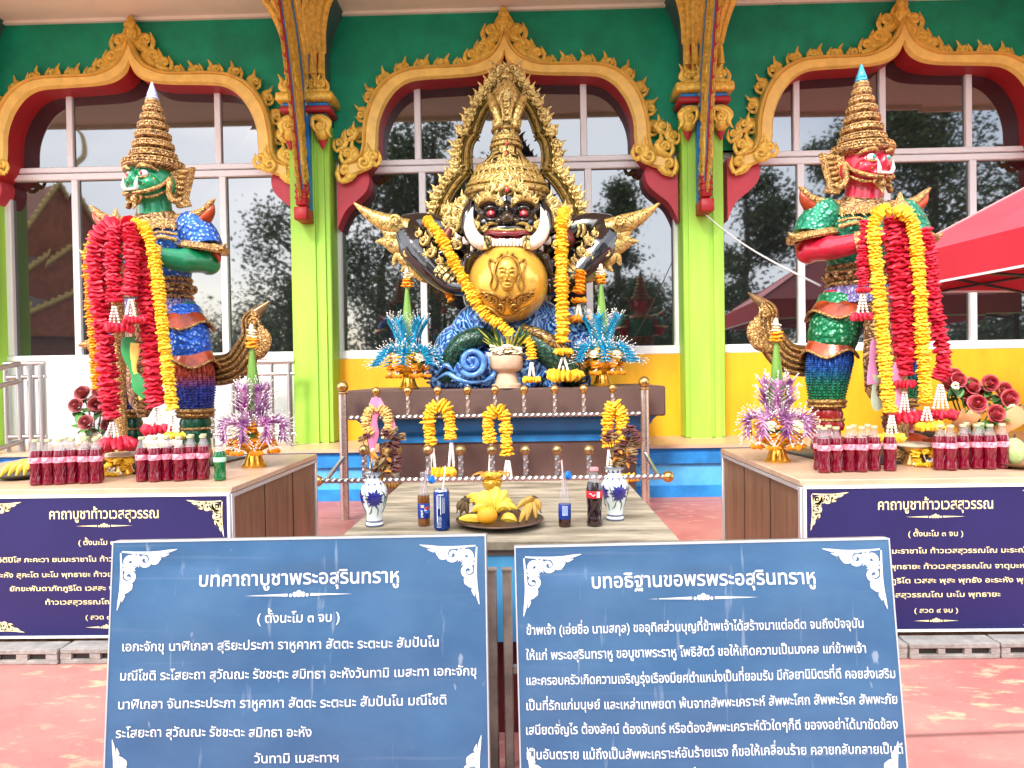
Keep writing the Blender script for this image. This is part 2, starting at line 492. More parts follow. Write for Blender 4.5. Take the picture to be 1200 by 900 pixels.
def arch(ax):
    a = MB()
    prof = [(0, AY), (.04, AY - .15), (.16, AY - .17), (.24, AY - .13), (.30, AY - .15), (.86, AY - .15), (1, AY - .11)]
    for sg in (-1, 1):
        rings = []
        for o_, i_ in zip(oc, ic):
            rings.append([(ax - sg * lerp(o_[0], i_[0], t), y, AZ + lerp(o_[1], i_[1], t)) for t, y in prof])
        a.loft(rings, 0, False, False)
    band = a.build('arch_band', M_ARCH, bld)
    r = MB()
    for sg in (-1, 1):
        rings = [[(ax - sg * i_[0], AY - .11, AZ + i_[1]), (ax - sg * i_[0], WY - .01, AZ + i_[1])] for i_ in ic]
        r.loft(rings, 0, False, False)
    r.build('arch_reveal', M_RED, band)
    # row of flame scrolls outside the band
    k = MB()
    L = [0]
    for p, q in zip(oc, oc[1:]): L.append(L[-1] + np.linalg.norm(q - p))
    for sg in (-1, 1):
        d = .62
        while d < L[-1] - .30:
            x = np.interp(d, L, [p[0] for p in oc]); z = np.interp(d, L, [p[1] for p in oc])
            x2 = np.interp(d + .02, L, [p[0] for p in oc]); z2 = np.interp(d + .02, L, [p[1] for p in oc])
            u = Vector((-(x2 - x) * sg, 0, z2 - z)).normalized()
            n = Vector((u.z, 0, -u.x)) * (1 if sg < 0 else -1)
            if n.x * sg + n.z < 0: n = -n
            kranok(k, MS((ax - sg * x + n.x * -.01, AY - .05, AZ + z + n.z * -.01), u * (1 if sg > 0 else 1), n, .155), -1)
            d += .198
        # the climbing scrolls of the finial
        for j, (dx, dz, s_, rot) in enumerate([(.31, -.32, .19, 8), (.185, -.255, .22, 12), (.10, -.10, .23, 14)]):
            th = R(rot)
            n = Vector((sg * math.sin(th), 0, math.cos(th))); u = Vector((-sg * n.z, 0, sg * n.x))
            kranok(k, MS((ax + sg * dx, AY - .07, AZ + dz), u, n, s_), 1)
        # the big scrolls that close the band at its foot
        fx, fz = oc[-1]
        for dx, dz, s_, rot, fl in [(.02, .07, .23, -60, 1), (.0, .25, .20, -20, 1), (.09, .37, .16, -10, 1), (-.02, .47, .15, -5, 1)]:
            th = R(rot)
            n = Vector((-math.sin(th) * -sg * -1, 0, math.cos(th)))
            n = Vector((sg * .35, 0, .9)); u = Vector((n.z * sg, 0, -n.x * sg))
            kranok(k, MS((ax - sg * (fx - .01) + sg * (dx - .03), AY - .12 - .02 * dz, AZ + fz + dz - .24), u, n, s_), -1)
        curl(k, MS((ax - sg * (fx + .16), AY - .17, AZ + fz - .02), (sg, 0, 0), (0, 0, 1), .22), .34, 1.4, (.13, .05), PI, 0, (0, 0), 1)
        kranok(k, MS((ax - sg * (fx + .22), AY - .155, AZ + fz - .03), (sg * .9, 0, .3), (-sg * .2, 0, 1), .19), 1)
    b0 = (ax, AY - .09, AZ)
    for q, (z, s_) in enumerate([(-.01, .13), (.085, .095)]):
        k.ell((ax, AY - .08, AZ + z + .06), (s_ * .52, .05, s_ * .85), 0, 10, 6)
        for sg in (-1, 1):
            curl(k, MS((ax + sg * s_ * .3, AY - .12, AZ + z + .04), (sg, 0, 0), (0, 0, 1), s_ * .7), .35, 1.3, (.14, .06), -PI / 2, 0)
    leaf2(k, [(0, .08), (0, .15), (0, .235)], [.035, .03, .003], frame(b0, (1, 0, 0), (0, 0, 1)), 0)
    k.build('flame_ornament', M_ORN, band, smooth=60)
    # green wall above
    return band
for ax in ARCHX: arch(ax)
w = MB()
wl, wr_ = -9.0, 9.0
oz = [(p[0], p[1]) for p in oc if True]
edges = []
for ax in ARCHX:
    half = [(-p[0], p[1]) for p in oc[:-4]]          # from the peak outwards
    left = [(ax + p[0] * -1 * -1 if False else ax - h, AZ + z) for h, z in half][::-1]
    right = [(ax + h, AZ + z) for h, z in half][1:]
    edges.append(left + right)
line = [(wl, edges[0][0][1])] + [p for e in edges for p in e] + [(wr_, edges[2][-1][1])]
line = [(x, z - .015) for x, z in line]
vs = [(x, AY, z) for x, z in line] + [(x, AY, TOPZ + .05) for x, z in line]
n = len(line)
w.add(vs, [(i, i + 1, n + i + 1, n + i) for i in range(n - 1)])
w.build('green_wall', M_GREEN, bld, smooth=0)
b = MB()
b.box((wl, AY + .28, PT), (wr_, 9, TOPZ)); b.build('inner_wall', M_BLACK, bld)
e = MB()
e.box((wl - 1, 4.6, TOPZ), (wr_ + 1, 9.4, TOPZ + .22), 0)
e.box((wl - 1, 4.56, TOPZ - .06), (wr_ + 1, 4.6, TOPZ + .3), 0)
e.box((wl - 1, 7.36, TOPZ - .03), (wr_ + 1, 7.42, TOPZ), 0)
eave = e.build('eave', M_BEIGE, bld)
rf = MB()
rf.add([(wl - 1.2, 4.4, TOPZ + .28), (wr_ + 1.2, 4.4, TOPZ + .28), (wr_ + 1.2, 9.6, TOPZ + 2.6), (wl - 1.2, 9.6, TOPZ + 2.6)], [(0, 1, 2, 3)])
rf.build('roof', mat('roof_tile', (.38, .09, .03), .5, var=.2, vscale=9), eave)

# pillars: px of left and right face, one each side of the middle bay, one at the left edge, one beyond the right edge
pill = [(-84, -12, 18), (343, 390, 350), (802, 850, 820)]
PX = []
for l, r_, c in pill:
    PX.append((P(l, 400, PY).x, P(r_, 400, PY).x))
gap = ARCHX[2] - ARCHX[1]
PX.append((ARCHX[2] + gap / 2 - .26, ARCHX[2] + gap / 2 + .26))
def pillar(x0, x1):
    p = MB()
    xm = (x0 + x1) / 2
    p.box((x0, PY, PT), (x1, AY + .2, 3.75), 0, bev=.012)
    p.box((x1 - .11, PY - .022, PT), (x1 - .05, PY, 3.7), 0)
    p.box((x0 + .05, PY - .022, PT), (x1 - .15, PY - .002, 3.7), 0)
    o = p.build('pillar', M_LIME, bld)
    c = MB()
    hw = (x1 - x0) / 2 - .02
    # gilded lotus capital flaring to the eave
    for z0, z1, a_, mi in [(3.66, 3.74, .03, 3), (3.74, 3.80, .07, 1), (3.80, 3.84, .05, 2), (3.84, 3.93, .10, 0)]:
        c.box((xm - hw - a_, PY - .05 - a_, z0), (xm + hw + a_, AY, z1), mi, bev=.015)
    for k in range(5):
        x = lerp(xm - hw + .02, xm + hw - .02, k / 4)
        ox = (x - xm)
        leaf2(c, [(0, 0), (0, .3), (0, .62), (ox * .25, .92)], [.034, .03, .036, .05], frame((x, PY - .06, 3.92), (1, 0, 0), (0, 0, 1)), 0, .5)
        kranok(c, MS((x, PY - .12, 3.93), (1, 0, 0), (0, -.1, 1), .17), 1 if k % 2 else -1, 0)
        leaf2(c, [(0, 0), (0, .25)], [.03, .004], frame((x, PY - .13, 4.1), (1, 0, 0), (0, 0, 1)), 0)
        if k < 4:
            xx = x + hw / 4
            leaf2(c, [(0, 0), (0, .45), ((xx - xm) * .3, .7)], [.025, .03, .03], frame((xx, PY - .045, 3.95), (1, 0, 0), (0, 0, 1)), 1 if k in (0, 3) else 2, .4)
    # flaring crown under the eave
    rings = []
    for z, a_ in [(4.36, 0), (4.55, .03), (4.7, .09), (TOPZ + .0, .15)]:
        rings.append([(xm - hw - a_, PY - .02 - a_, z), (xm + hw + a_, PY - .02 - a_, z), (xm + hw + a_, AY, z), (xm - hw - a_, AY, z)])
    c.loft(rings, 3, False)
    for k in range(9):
        x = lerp(-1, 1, k / 8)
        for (q, s_) in ((0, 1.0),):
            leaf2(c, [(0, 0), (x * .02, .2), (x * .07, .38), (x * .14, .48)], [.024, .034, .042, .03], frame((xm + x * hw, PY - .05, 4.33), (1, -.0, 0), (0, -.55, 1)), 0, .6)
    # drop ornament below
    for s_, z in ((.2, 3.66),):
        for k in (-1, 1):
            c.ell((xm + k * .16, PY - .09, 3.56), (.085, .05, .10), 0, 8, 6)
            kranok(c, MS((xm + k * .16, PY - .13, 3.68), (k, 0, 0), (0, 0, -1), .2), 1, 0)
            leaf2(c, [(0, 0), (0, .12)], [.06, .008], frame((xm + k * .16, PY - .07, 3.5), (1, 0, 0), (0, 0, -1)), 1, .6)
    c.box((xm - hw, PY - .03, 3.9), (xm + hw, AY, 4.4), 3)
    c.build('capital', [M_ORN, M_RED, M_BLUE, mat('capital_ground', (.05, .12, .12), .5, var=.2)], o, smooth=60)
    # carved bracket that leans out from the pillar to the eave
    kb = MB()
    back = [(PY - .03, 2.75), (PY - .03, 3.05), (PY - .05, 3.5), (PY - .10, 4.0), (PY - .30, 4.5), (PY - .55, TOPZ - .01)]
    front = [(PY - .16, 2.75), (PY - .28, 3.05), (PY - .40, 3.5), (PY - .56, 4.0), (PY - .78, 4.5), (PY - 1.02, TOPZ - .01)]
    bb, ff = cr(back, 4), cr(front, 4)
    bx = xm - .02
    for (dx0, dx1, t0, t1, mi) in [(-.028, .028, 0, 1, 2), (-.034, .034, .30, .95, 0), (-.022, .022, .94, 1.06, 1), (-.037, .037, -.04, .08, 0)]:
        rings = [[(bx + dx0, lerp(a_[0], c_[0], t0), lerp(a_[1], c_[1], t0)), (bx + dx1, lerp(a_[0], c_[0], t0), lerp(a_[1], c_[1], t0)),
                  (bx + dx1, lerp(a_[0], c_[0], t1), lerp(a_[1], c_[1], t1)), (bx + dx0, lerp(a_[0], c_[0], t1), lerp(a_[1], c_[1], t1))] for a_, c_ in zip(bb, ff)]
        kb.loft(rings, mi)
    for j in range(2, len(bb) - 2):
        m_ = [lerp(bb[j][q], ff[j][q], .62) for q in (0, 1)]
        up = Vector((0, bb[j + 1][0] - bb[j][0], bb[j + 1][1] - bb[j][1])).normalized()
        for sd_ in (-1, 1):
            kranok(kb, MS((bx + sd_ * .035, m_[0], m_[1]), Vector((0, -up.z, up.y)), up, .17), 1 if j % 2 else -1, 0)
        kranok(kb, MS((bx, ff[j][0] - .01, ff[j][1]), Vector((0, 0, 1)), Vector((0, -1, .15)), .11), 1, 0)
    kb.tube(cr([(bx, PY - .30, 3.72), (bx, PY - .29, 3.45), (bx, PY - .26, 3.2), (bx, PY - .21, 3.05)], 4), [.035, .05, .062, .04], 8, 0)
    for z in (3.08, 3.14, 3.2): kb.lathe([(.055, 0), (.068, .015), (.055, .03)], 10, (bx, PY - .22, z), 0)
    kb.box((bx - .05, PY - .24, 2.80), (bx + .05, PY - .10, 3.05), 1, bev=.01)
    for z in (2.86, 2.92, 2.98): kb.box((bx - .056, PY - .25, z), (bx + .056, PY - .09, z + .025), 1, bev=.006)
    kb.box((bx - .062, PY - .26, 2.66), (bx + .062, PY - .024, 2.78), 1, bev=.006)
    kb.box((bx - .055, PY - .10, 2.72), (bx + .055, PY - .024, 3.7), 2)
    kb.build('bracket', [M_ORN, M_RED, M_BLUE], o, smooth=60)
for a_, b_ in PX: pillar(a_, b_)

# windows, one per bay
SILL = P(600, 408, WY).z; RAILZ = P(600, 193, WY).z
bays = [(PX[0][1] - .04, PX[1][0] + .05, [93, 265], M_WHITEWALL), (PX[1][1] - .06, PX[2][0] + .06, [497, 690], M_YELLOW), (PX[2][1] - .06, PX[3][0] + .06, [937, 1037, 1137], M_YELLOW)]
for x0, x1, mull, low in bays:
    f = MB()
    y0 = WY - .07
    f.box((x0, y0, SILL), (x0 + .10, WY, AZ), bev=.008); f.box((x1 - .10, y0, SILL), (x1, WY, AZ), bev=.008)
    f.box((x0, y0 - .02, SILL - .09), (x1, WY, SILL), bev=.008)
    f.box((x0 + .1, y0 + .004, RAILZ - .075), (x1 - .1, WY, RAILZ - .006), bev=.008)
    f.box((x0 + .1, y0 + .002, RAILZ + .002), (x1 - .1, WY, RAILZ + .06), bev=.008)
    for px in mull:
        x = P(px, 300, WY).x
        f.box((x - .035, y0 + .01, SILL), (x + .035, WY, RAILZ - .07), bev=.006)
        f.box((x - .07, y0 + .012, RAILZ + .06), (x - .005, WY, AZ - .2), bev=.006)
    wo = f.build('window', M_FRAME, bld)
    gl = MB()
    xs_ = [x0 + .05] + [P(px, 300, WY).x for px in mull] + [x1 - .05]
    for a_, b_ in zip(xs_, xs_[1:]):         # every pane sits a little differently in its frame
        for za, zb in ((SILL - .02, RAILZ - .03), (RAILZ + .0, AZ - .15)):
            j = [rnd.uniform(-.006, .006) for _ in range(4)]
            gl.add([(a_, WY - .02 + j[0], za), (b_, WY - .02 + j[1], za), (b_, WY - .02 + j[2], zb), (a_, WY - .02 + j[3], zb)], [(0, 1, 2), (0, 2, 3)] if False else [(0, 1, 2, 3)])
    gl.build('pane', M_GLASS, wo, smooth=0)
    lw = MB()
    lw.box((x0 - .02, WY - .10, PT), (x1 + .02, WY + .1, SILL - .09))
    lw.build('lower_wall', low, bld)
# red heart-shaped drops under the feet of the arches
dropo = cr([(0, .0), (.16, .03), (.26, .0), (.33, -.10), (.30, -.24), (.20, -.34), (.10, -.42), (.04, -.52), (0, -.62)], 3)
for ax in ARCHX:
    for sg in (-1, 1):
        d = MB()
        fx = ax + sg * 1.66
        inner = [(fx - sg * p[0] + sg * .06, AY - .06, AZ - 1.34 + p[1]) for p in dropo]
        d.prism(inner, (0, .42, 0))
        d.build('arch_drop', M_PINKRED, bld, smooth=50)
# ------------------------------------------------------------ lettering (Thai marks are stacked by hand)
GL = {}
UP, TONE, LOW = set('\u0e31\u0e34\u0e35\u0e36\u0e37\u0e47\u0e4d'), set('\u0e48\u0e49\u0e4a\u0e4b\u0e4c'), set('\u0e38\u0e39\u0e3a')
def glyph(ch, bold):
    if (ch, bold) in GL: return GL[(ch, bold)]
    def conv(s_):
        c = bpy.data.curves.new('g', 'FONT'); c.body = s_; c.size = 1; c.offset = bold; c.resolution_u = 3
        o = bpy.data.objects.new('g', c); COL.objects.link(o)
        me = bpy.data.meshes.new_from_object(o.evaluated_get(bpy.context.evaluated_depsgraph_get()))
        v = [tuple(q.co) for q in me.vertices]; f = [list(p.vertices) for p in me.polygons]
        bpy.data.objects.remove(o); bpy.data.curves.remove(c); bpy.data.meshes.remove(me)
        return v, f
    v, f = conv(ch) if ch != ' ' else ([], [])
    if ch in UP | TONE | LOW: adv = 0
    else:
        a, b = conv(ch + '|')[0], conv('|')[0]
        adv = max(p[0] for p in a) - max(p[0] for p in b)
    GL[(ch, bold)] = (v, f, adv)
    return GL[(ch, bold)]
def text_width(s_, bold=.008):
    return sum(glyph(c, bold)[2] for c in s_)
def lay(mb, s_, M, size, align='C', mi=0, bold=.008, width=None):
    """writes s_ on the plane of M (x along the line, y up); width squeezes or stretches the line to that length"""
    w = text_width(s_, bold)
    sx = size if not width else width / w
    x = {'C': -w / 2, 'L': 0, 'R': -w}[align]
    prev_up = False; tall = False
    for ch in s_:
        v, f, adv = glyph(ch, bold)
        dx = dy = 0
        if ch in UP: prev_up = True; dx = -.12 if tall else 0
        elif ch in TONE:
            dy = .21 if prev_up else 0.0; dx = -.12 if tall else 0
        elif ch not in LOW:
            prev_up = False; tall = ch in '\u0e1b\u0e1d\u0e1f'
        if f: mb.add([M @ Vector(((x + p[0] + dx) * sx, (p[1] + dy) * size, 0)) for p in v], f, mi)
        x += adv
def corner(mb, M, s=1.0, mi=0):
    """corner scroll: M at the corner, x inward along the top edge, y inward down the side (both unit), flat"""
    def flat(pts, rads):
        path = [np.array((p[0] * s, p[1] * s, 0)) for p in cr([(p[0], p[1], 0) for p in pts], 4)]
        rr = [r * s for r in ipl(rads, len(path))]
        vs = []
        for i in range(len(path)):
            T = unit(path[min(i + 1, len(path) - 1)] - path[max(i - 1, 0)]); N = np.array((-T[1], T[0], 0))
            vs += [M @ Vector(path[i] + N * rr[i]), M @ Vector(path[i] - N * rr[i])]
        mb.add(vs, [(2 * i, 2 * i + 1, 2 * i + 3, 2 * i + 2) for i in range(len(path) - 1)], mi)
    def disc(c, r):
        mb.add([M @ Vector(((c[0] + r * math.cos(t)) * s, (c[1] + r * math.sin(t)) * s, 0)) for t in np.linspace(0, 2 * PI, 11)[:-1]], [tuple(range(10))], mi)
    for sw in (0, 1):
        q = (lambda p: (p[1], p[0])) if sw else (lambda p: p)
        flat([q(p) for p in [(.02, .0), (.3, .02), (.6, .03), (.85, .0), (1.0, -.03)]], [.012, .02, .03, .025, .004])
        for cx, cy, r, tn, a0 in [(.16, .15, .13, 1.2, -1.2), (.42, .15, .125, 1.4, -1.6), (.62, .10, .075, 1.2, -1.6)]:
            flat([q((cx + lerp(r, r * .2, k / 14) * math.cos(a0 + tn * 2 * PI * k / 14), cy + lerp(r, r * .2, k / 14) * math.sin(a0 + tn * 2 * PI * k / 14))) for k in range(15)], [.012, .042, .028, .02])
        for (a_, b_, c_) in [((.30, .04), (.33, .15), (.27, .27)), ((.52, .05), (.56, .13), (.50, .26)), ((.70, .04), (.76, .07), (.86, .05)), ((.06, .3), (.16, .27), (.27, .33)), ((.55, .22), (.63, .19), (.72, .10))]:
            flat([q(a_), q(b_), q(c_)], [.012, .035, .004])
    disc((.13, .13), .05)
def divider(mb, M, w, mi=0):
    h = .006
    for sg in (-1, 1):
        mb.add([M @ Vector((sg * .03, h * .6, 0)), M @ Vector((sg * w / 2, 0, 0)), M @ Vector((sg * .03, -h * .6, 0))], [(0, 1, 2)], mi)
    for k in range(-2, 3):
        r = .008 - abs(k) * .002
        mb.add([M @ Vector((k * .011 + r * math.cos(t), .003 - abs(k) * .002 + r * math.sin(t) * 1.2, 0)) for t in np.linspace(0, 2 * PI, 9)[:-1]], [tuple(range(8))], mi)

# ------------------------------------------------------------ statue plinths with banners
M_WOOD = mat('brown_laminate', (.13, .062, .030), .38, col2=(.26, .135, .065), vscale=5, stretch=(6, 6, .5), detail=7)
M_PTOP = mat('pale_laminate_top', (.52, .34, .22), .35, var=.12, vscale=5, stretch=(1, 4, 1))
M_TRIM = mat('aluminium_trim', (.66, .65, .63), .3, .6)
M_NAVY = mat('navy_banner', (.014, .012, .092), .42, var=.12, vscale=3)
M_GOLDTXT = mat('pale_gold_lettering', (.88, .76, .40), .5)
PTZ = .69
pf = 3.0
lx1 = P(272, 600, pf).x; rx0 = P(938, 600, pf).x
def plinth(x0, x1, label):
    t = thing('statue_plinth', label, 'plinth', ((x0 + x1) / 2, 3.6, 0))
    m = MB(); m.box((x0 + .012, pf + .012, 0), (x1 - .012, 4.22, PTZ - .035)); m.build('wood_panel', M_WOOD, t)
    m = MB(); m.box((x0, pf, PTZ - .028), (x1, 4.235, PTZ), bev=.004); m.build('plinth_top', M_PTOP, t)
    m = MB()
    for x, y in ((x0, pf), (x1 - .03, pf), (x0, 4.2), (x1 - .03, 4.2)):
        m.box((x, y, 0), (x + .03, y + .03, PTZ - .029), bev=.003)
    m.box((x0 + .03, pf - .002, PTZ - .045), (x1 - .03, pf + .01, PTZ - .029)); m.box((x1 - .012, pf + .03, PTZ - .045), (x1 + .002, 4.2, PTZ - .029)); m.box((x0 - .002, pf + .03, PTZ - .045), (x0 + .012, 4.2, PTZ - .029))
    m.build('edge_trim', M_TRIM, t)
    sm = MB()
    for k in range(1, 3):
        y = lerp(pf, 4.22, k / 3)
        sm.box((x0 + .009, y - .0015, .02), (x1 - .009, y + .0015, PTZ - .05))
    sm.build('panel_seam', M_BLACK, t)
    return t
plinth(lx1 - 1.72, lx1, 'brown wood panelled plinth under the green faced guardian statue')
plinth(rx0, rx0 + 1.72, 'brown wood panelled plinth under the red faced guardian statue')
BAN = ['คาถาบูชาท้าวเวสสุวรรณ', '( ตั้งนะโม ๓ จบ )', 'อิติปิโส ภะคะวา ยมมะราชาโน ท้าวเวสสุวรรณโณ มะระณัง สุขัง', 'อะหัง สุคะโต นะโม พุทธายะ ท้าวเวสสุวรรณโณ จาตุมะหาราชิกา',
       'ยักขะพันตาภัทภูริโต เวสสะ พุสะ พุทธัง อะระหัง พุทโธ', 'ท้าวเวสสุวรรณโณ นะโม พุทธายะ', '( สวด ๙ จบ )']
def banner(x0, x1, label):
    z1, z0 = PTZ - .035, .075
    xm = (x0 + x1) / 2
    t = thing('verse_banner', label, 'banner', (xm, pf - .01, z0))
    m = MB(); m.box((x0, pf - .014, z0), (x1, pf - .004, z1), bev=.002); m.build('banner_sheet', M_NAVY, t)
    e = MB()
    for a_, b_ in (((x0 - .010, pf - .016, z0), (x0 - .0005, pf - .003, z1)), ((x1 + .0005, pf - .016, z0), (x1 + .010, pf - .003, z1)), ((x0 - .01, pf - .018, z1 + .0005), (x1 + .01, pf - .003, z1 + .012)), ((x0 - .01, pf - .018, z0 - .01), (x1 + .01, pf - .003, z0 - .0005))): e.box(a_, b_)
    e.build('banner_edge', M_FRAME, t)
    l = MB()
    W = lambda px_, pz_: Matrix.Translation((px_, pf - .0155, pz_)) @ Matrix.Rotation(PI / 2, 4, 'X')
    hh = z1 - z0
    for (s_, fz, size, wd, b_) in [(BAN[0], .135, .060, .47, .012), (BAN[1], .325, .030, .225, .010), (BAN[2], .445, .029, .92, .012), (BAN[3], .555, .029, .94, .012), (BAN[4], .655, .029, .82, .012), (BAN[5], .755, .029, .52, .012), (BAN[6], .865, .027, .18, .010)]:
        lay(l, s_, W(xm, z1 - hh * fz - .01), size, 'C', 0, b_, wd)
    divider(l, W(xm, z1 - hh * .205), .24); divider(l, W(xm, z1 - hh * .94), .18)
    l.build('lettering', M_GOLDTXT, t, smooth=0, fix=False)
    c = MB()
    for sx, cx_ in ((1, x0 + .02), (-1, x1 - .02)):
        for sz, cz_ in ((-1, z1 - .02), (1, z0 + .02)):
            corner(c, Matrix(((sx, 0, 0, cx_), (0, 0, 1, pf - .0152), (0, sz, 0, cz_), (0, 0, 0, 1))), .15)
    c.build('corner_ornament', M_GOLDTXT, t, smooth=0, fix=False)
bw = 1.04
banner(lx1 - .015 - bw, lx1 - .015, 'navy banner of gold Thai verses under the green faced guardian')
banner(rx0 + .02, rx0 + .02 + bw, 'navy banner of gold Thai verses under the red faced guardian')
# hollow concrete blocks along the foot of each plinth
M_CONC = mat('grey_concrete', (.30, .27, .245), .85, var=.25, vscale=14, bump=.6, bscale=60)
def block(x0, x1, y0, label, nid):
    m = MB()
    y1, z1 = y0 + .095, .062
    m.box((x0, y0 + .02, .0), (x1, y1, z1), 0, bev=.004)
    n = 3
    L = x1 - x0
    m.box((x0, y0, .0), (x1, y0 + .0195, .018), 0, bev=.003); m.box((x0, y0, .042), (x1, y0 + .0195, z1), 0, bev=.003)
    xs = [x0]
    for k in range(n):
        c = x0 + L * (k + .7) / (n + .4)
        xs += [c - .037, c + .037]
    xs.append(x1)
    for a_, b_ in zip(xs[::2], xs[1::2]): m.box((a_ + .0005, y0 + .001, .0185), (b_ - .0005, y0 + .0195, .0415), 0)
    for a_, b_ in zip(xs[1::2], xs[2::2]): m.box((a_ + .001, y0 + .0165, .0185), (b_ - .001, y0 + .019, .0415), 1)
    single(m, 'concrete_block', label, 'concrete block', [M_CONC, M_BLACK], ((x0 + x1) / 2, y0 + .05, 0), 'hollow concrete blocks laid along the plinth foot')
yb = 2.865
jl = [P(-52, 760, yb).x, P(68, 760, yb).x, P(186, 760, yb).x, P(300, 760, yb).x]
for i in range(3):
    block(jl[i] + .003, jl[i + 1] - .005, yb + .006 * (i % 2), ['hollow concrete block at the far left foot of the left plinth', 'hollow concrete block half hidden by the left sign board edge', 'hollow concrete block behind the left sign board'][i], i)
jr = [P(955, 760, yb).x, P(1065, 760, yb).x, P(1173, 760, yb).x, P(1282, 760, yb).x]
for i in range(3):
    block(jr[i] + .003, jr[i + 1] - .005, yb - .004 * (i % 2), ['hollow concrete block touching the right edge of the right sign board', 'whole hollow concrete block with three dark holes below the right banner', 'hollow concrete block cut by the right picture edge'][i], i)

# ------------------------------------------------------------ the two blue sign boards in front
def vinyl():
    m = mat('faded_blue_vinyl', (.033, .105, .225), .3, col2=(.078, .18, .315), vscale=2.4, stretch=(1, 1, 1.6), band=(.3, .78), bump=.04, bscale=160)
    t = m.node_tree; b = t.nodes['Principled BSDF']                # scratches and dried runs on the print
    src = b.inputs['Base Color'].links[0].from_socket
    tc = t.nodes.new('ShaderNodeTexCoord')
    for sc_, st, p, amt in ((1.0, (34, 34, 1.2), (.66, .74), .35), (9, (3, 3, 1), (.70, .74), .5), (1.0, (1.5, 1.5, 60), (.62, .8), .12)):
        mp = t.nodes.new('ShaderNodeMapping'); mp.inputs['Scale'].default_value = st
        n = t.nodes.new('ShaderNodeTexNoise'); n.inputs['Scale'].default_value = sc_; n.inputs['Detail'].default_value = 5
        r = t.nodes.new('ShaderNodeMapRange'); r.inputs[1].default_value, r.inputs[2].default_value = p; r.inputs[4].default_value = amt
        x = t.nodes.new('ShaderNodeMix'); x.data_type = 'RGBA'; x.inputs[7].default_value = (.42, .50, .58, 1)
        t.links.new(tc.outputs['Object'], mp.inputs[0]); t.links.new(mp.outputs[0], n.inputs['Vector']); t.links.new(n.outputs[0], r.inputs[0])
        t.links.new(r.outputs[0], x.inputs[0]); t.links.new(src, x.inputs[6]); src = x.outputs[2]
    t.links.new(src, b.inputs['Base Color'])
    return m
M_SIGN = vinyl()
M_SIGNTXT = mat('white_lettering', (.80, .84, .86), .5)
M_RUST = mat('grey_painted_steel', (.30, .25, .21), .5, .3, var=.35, vscale=9)
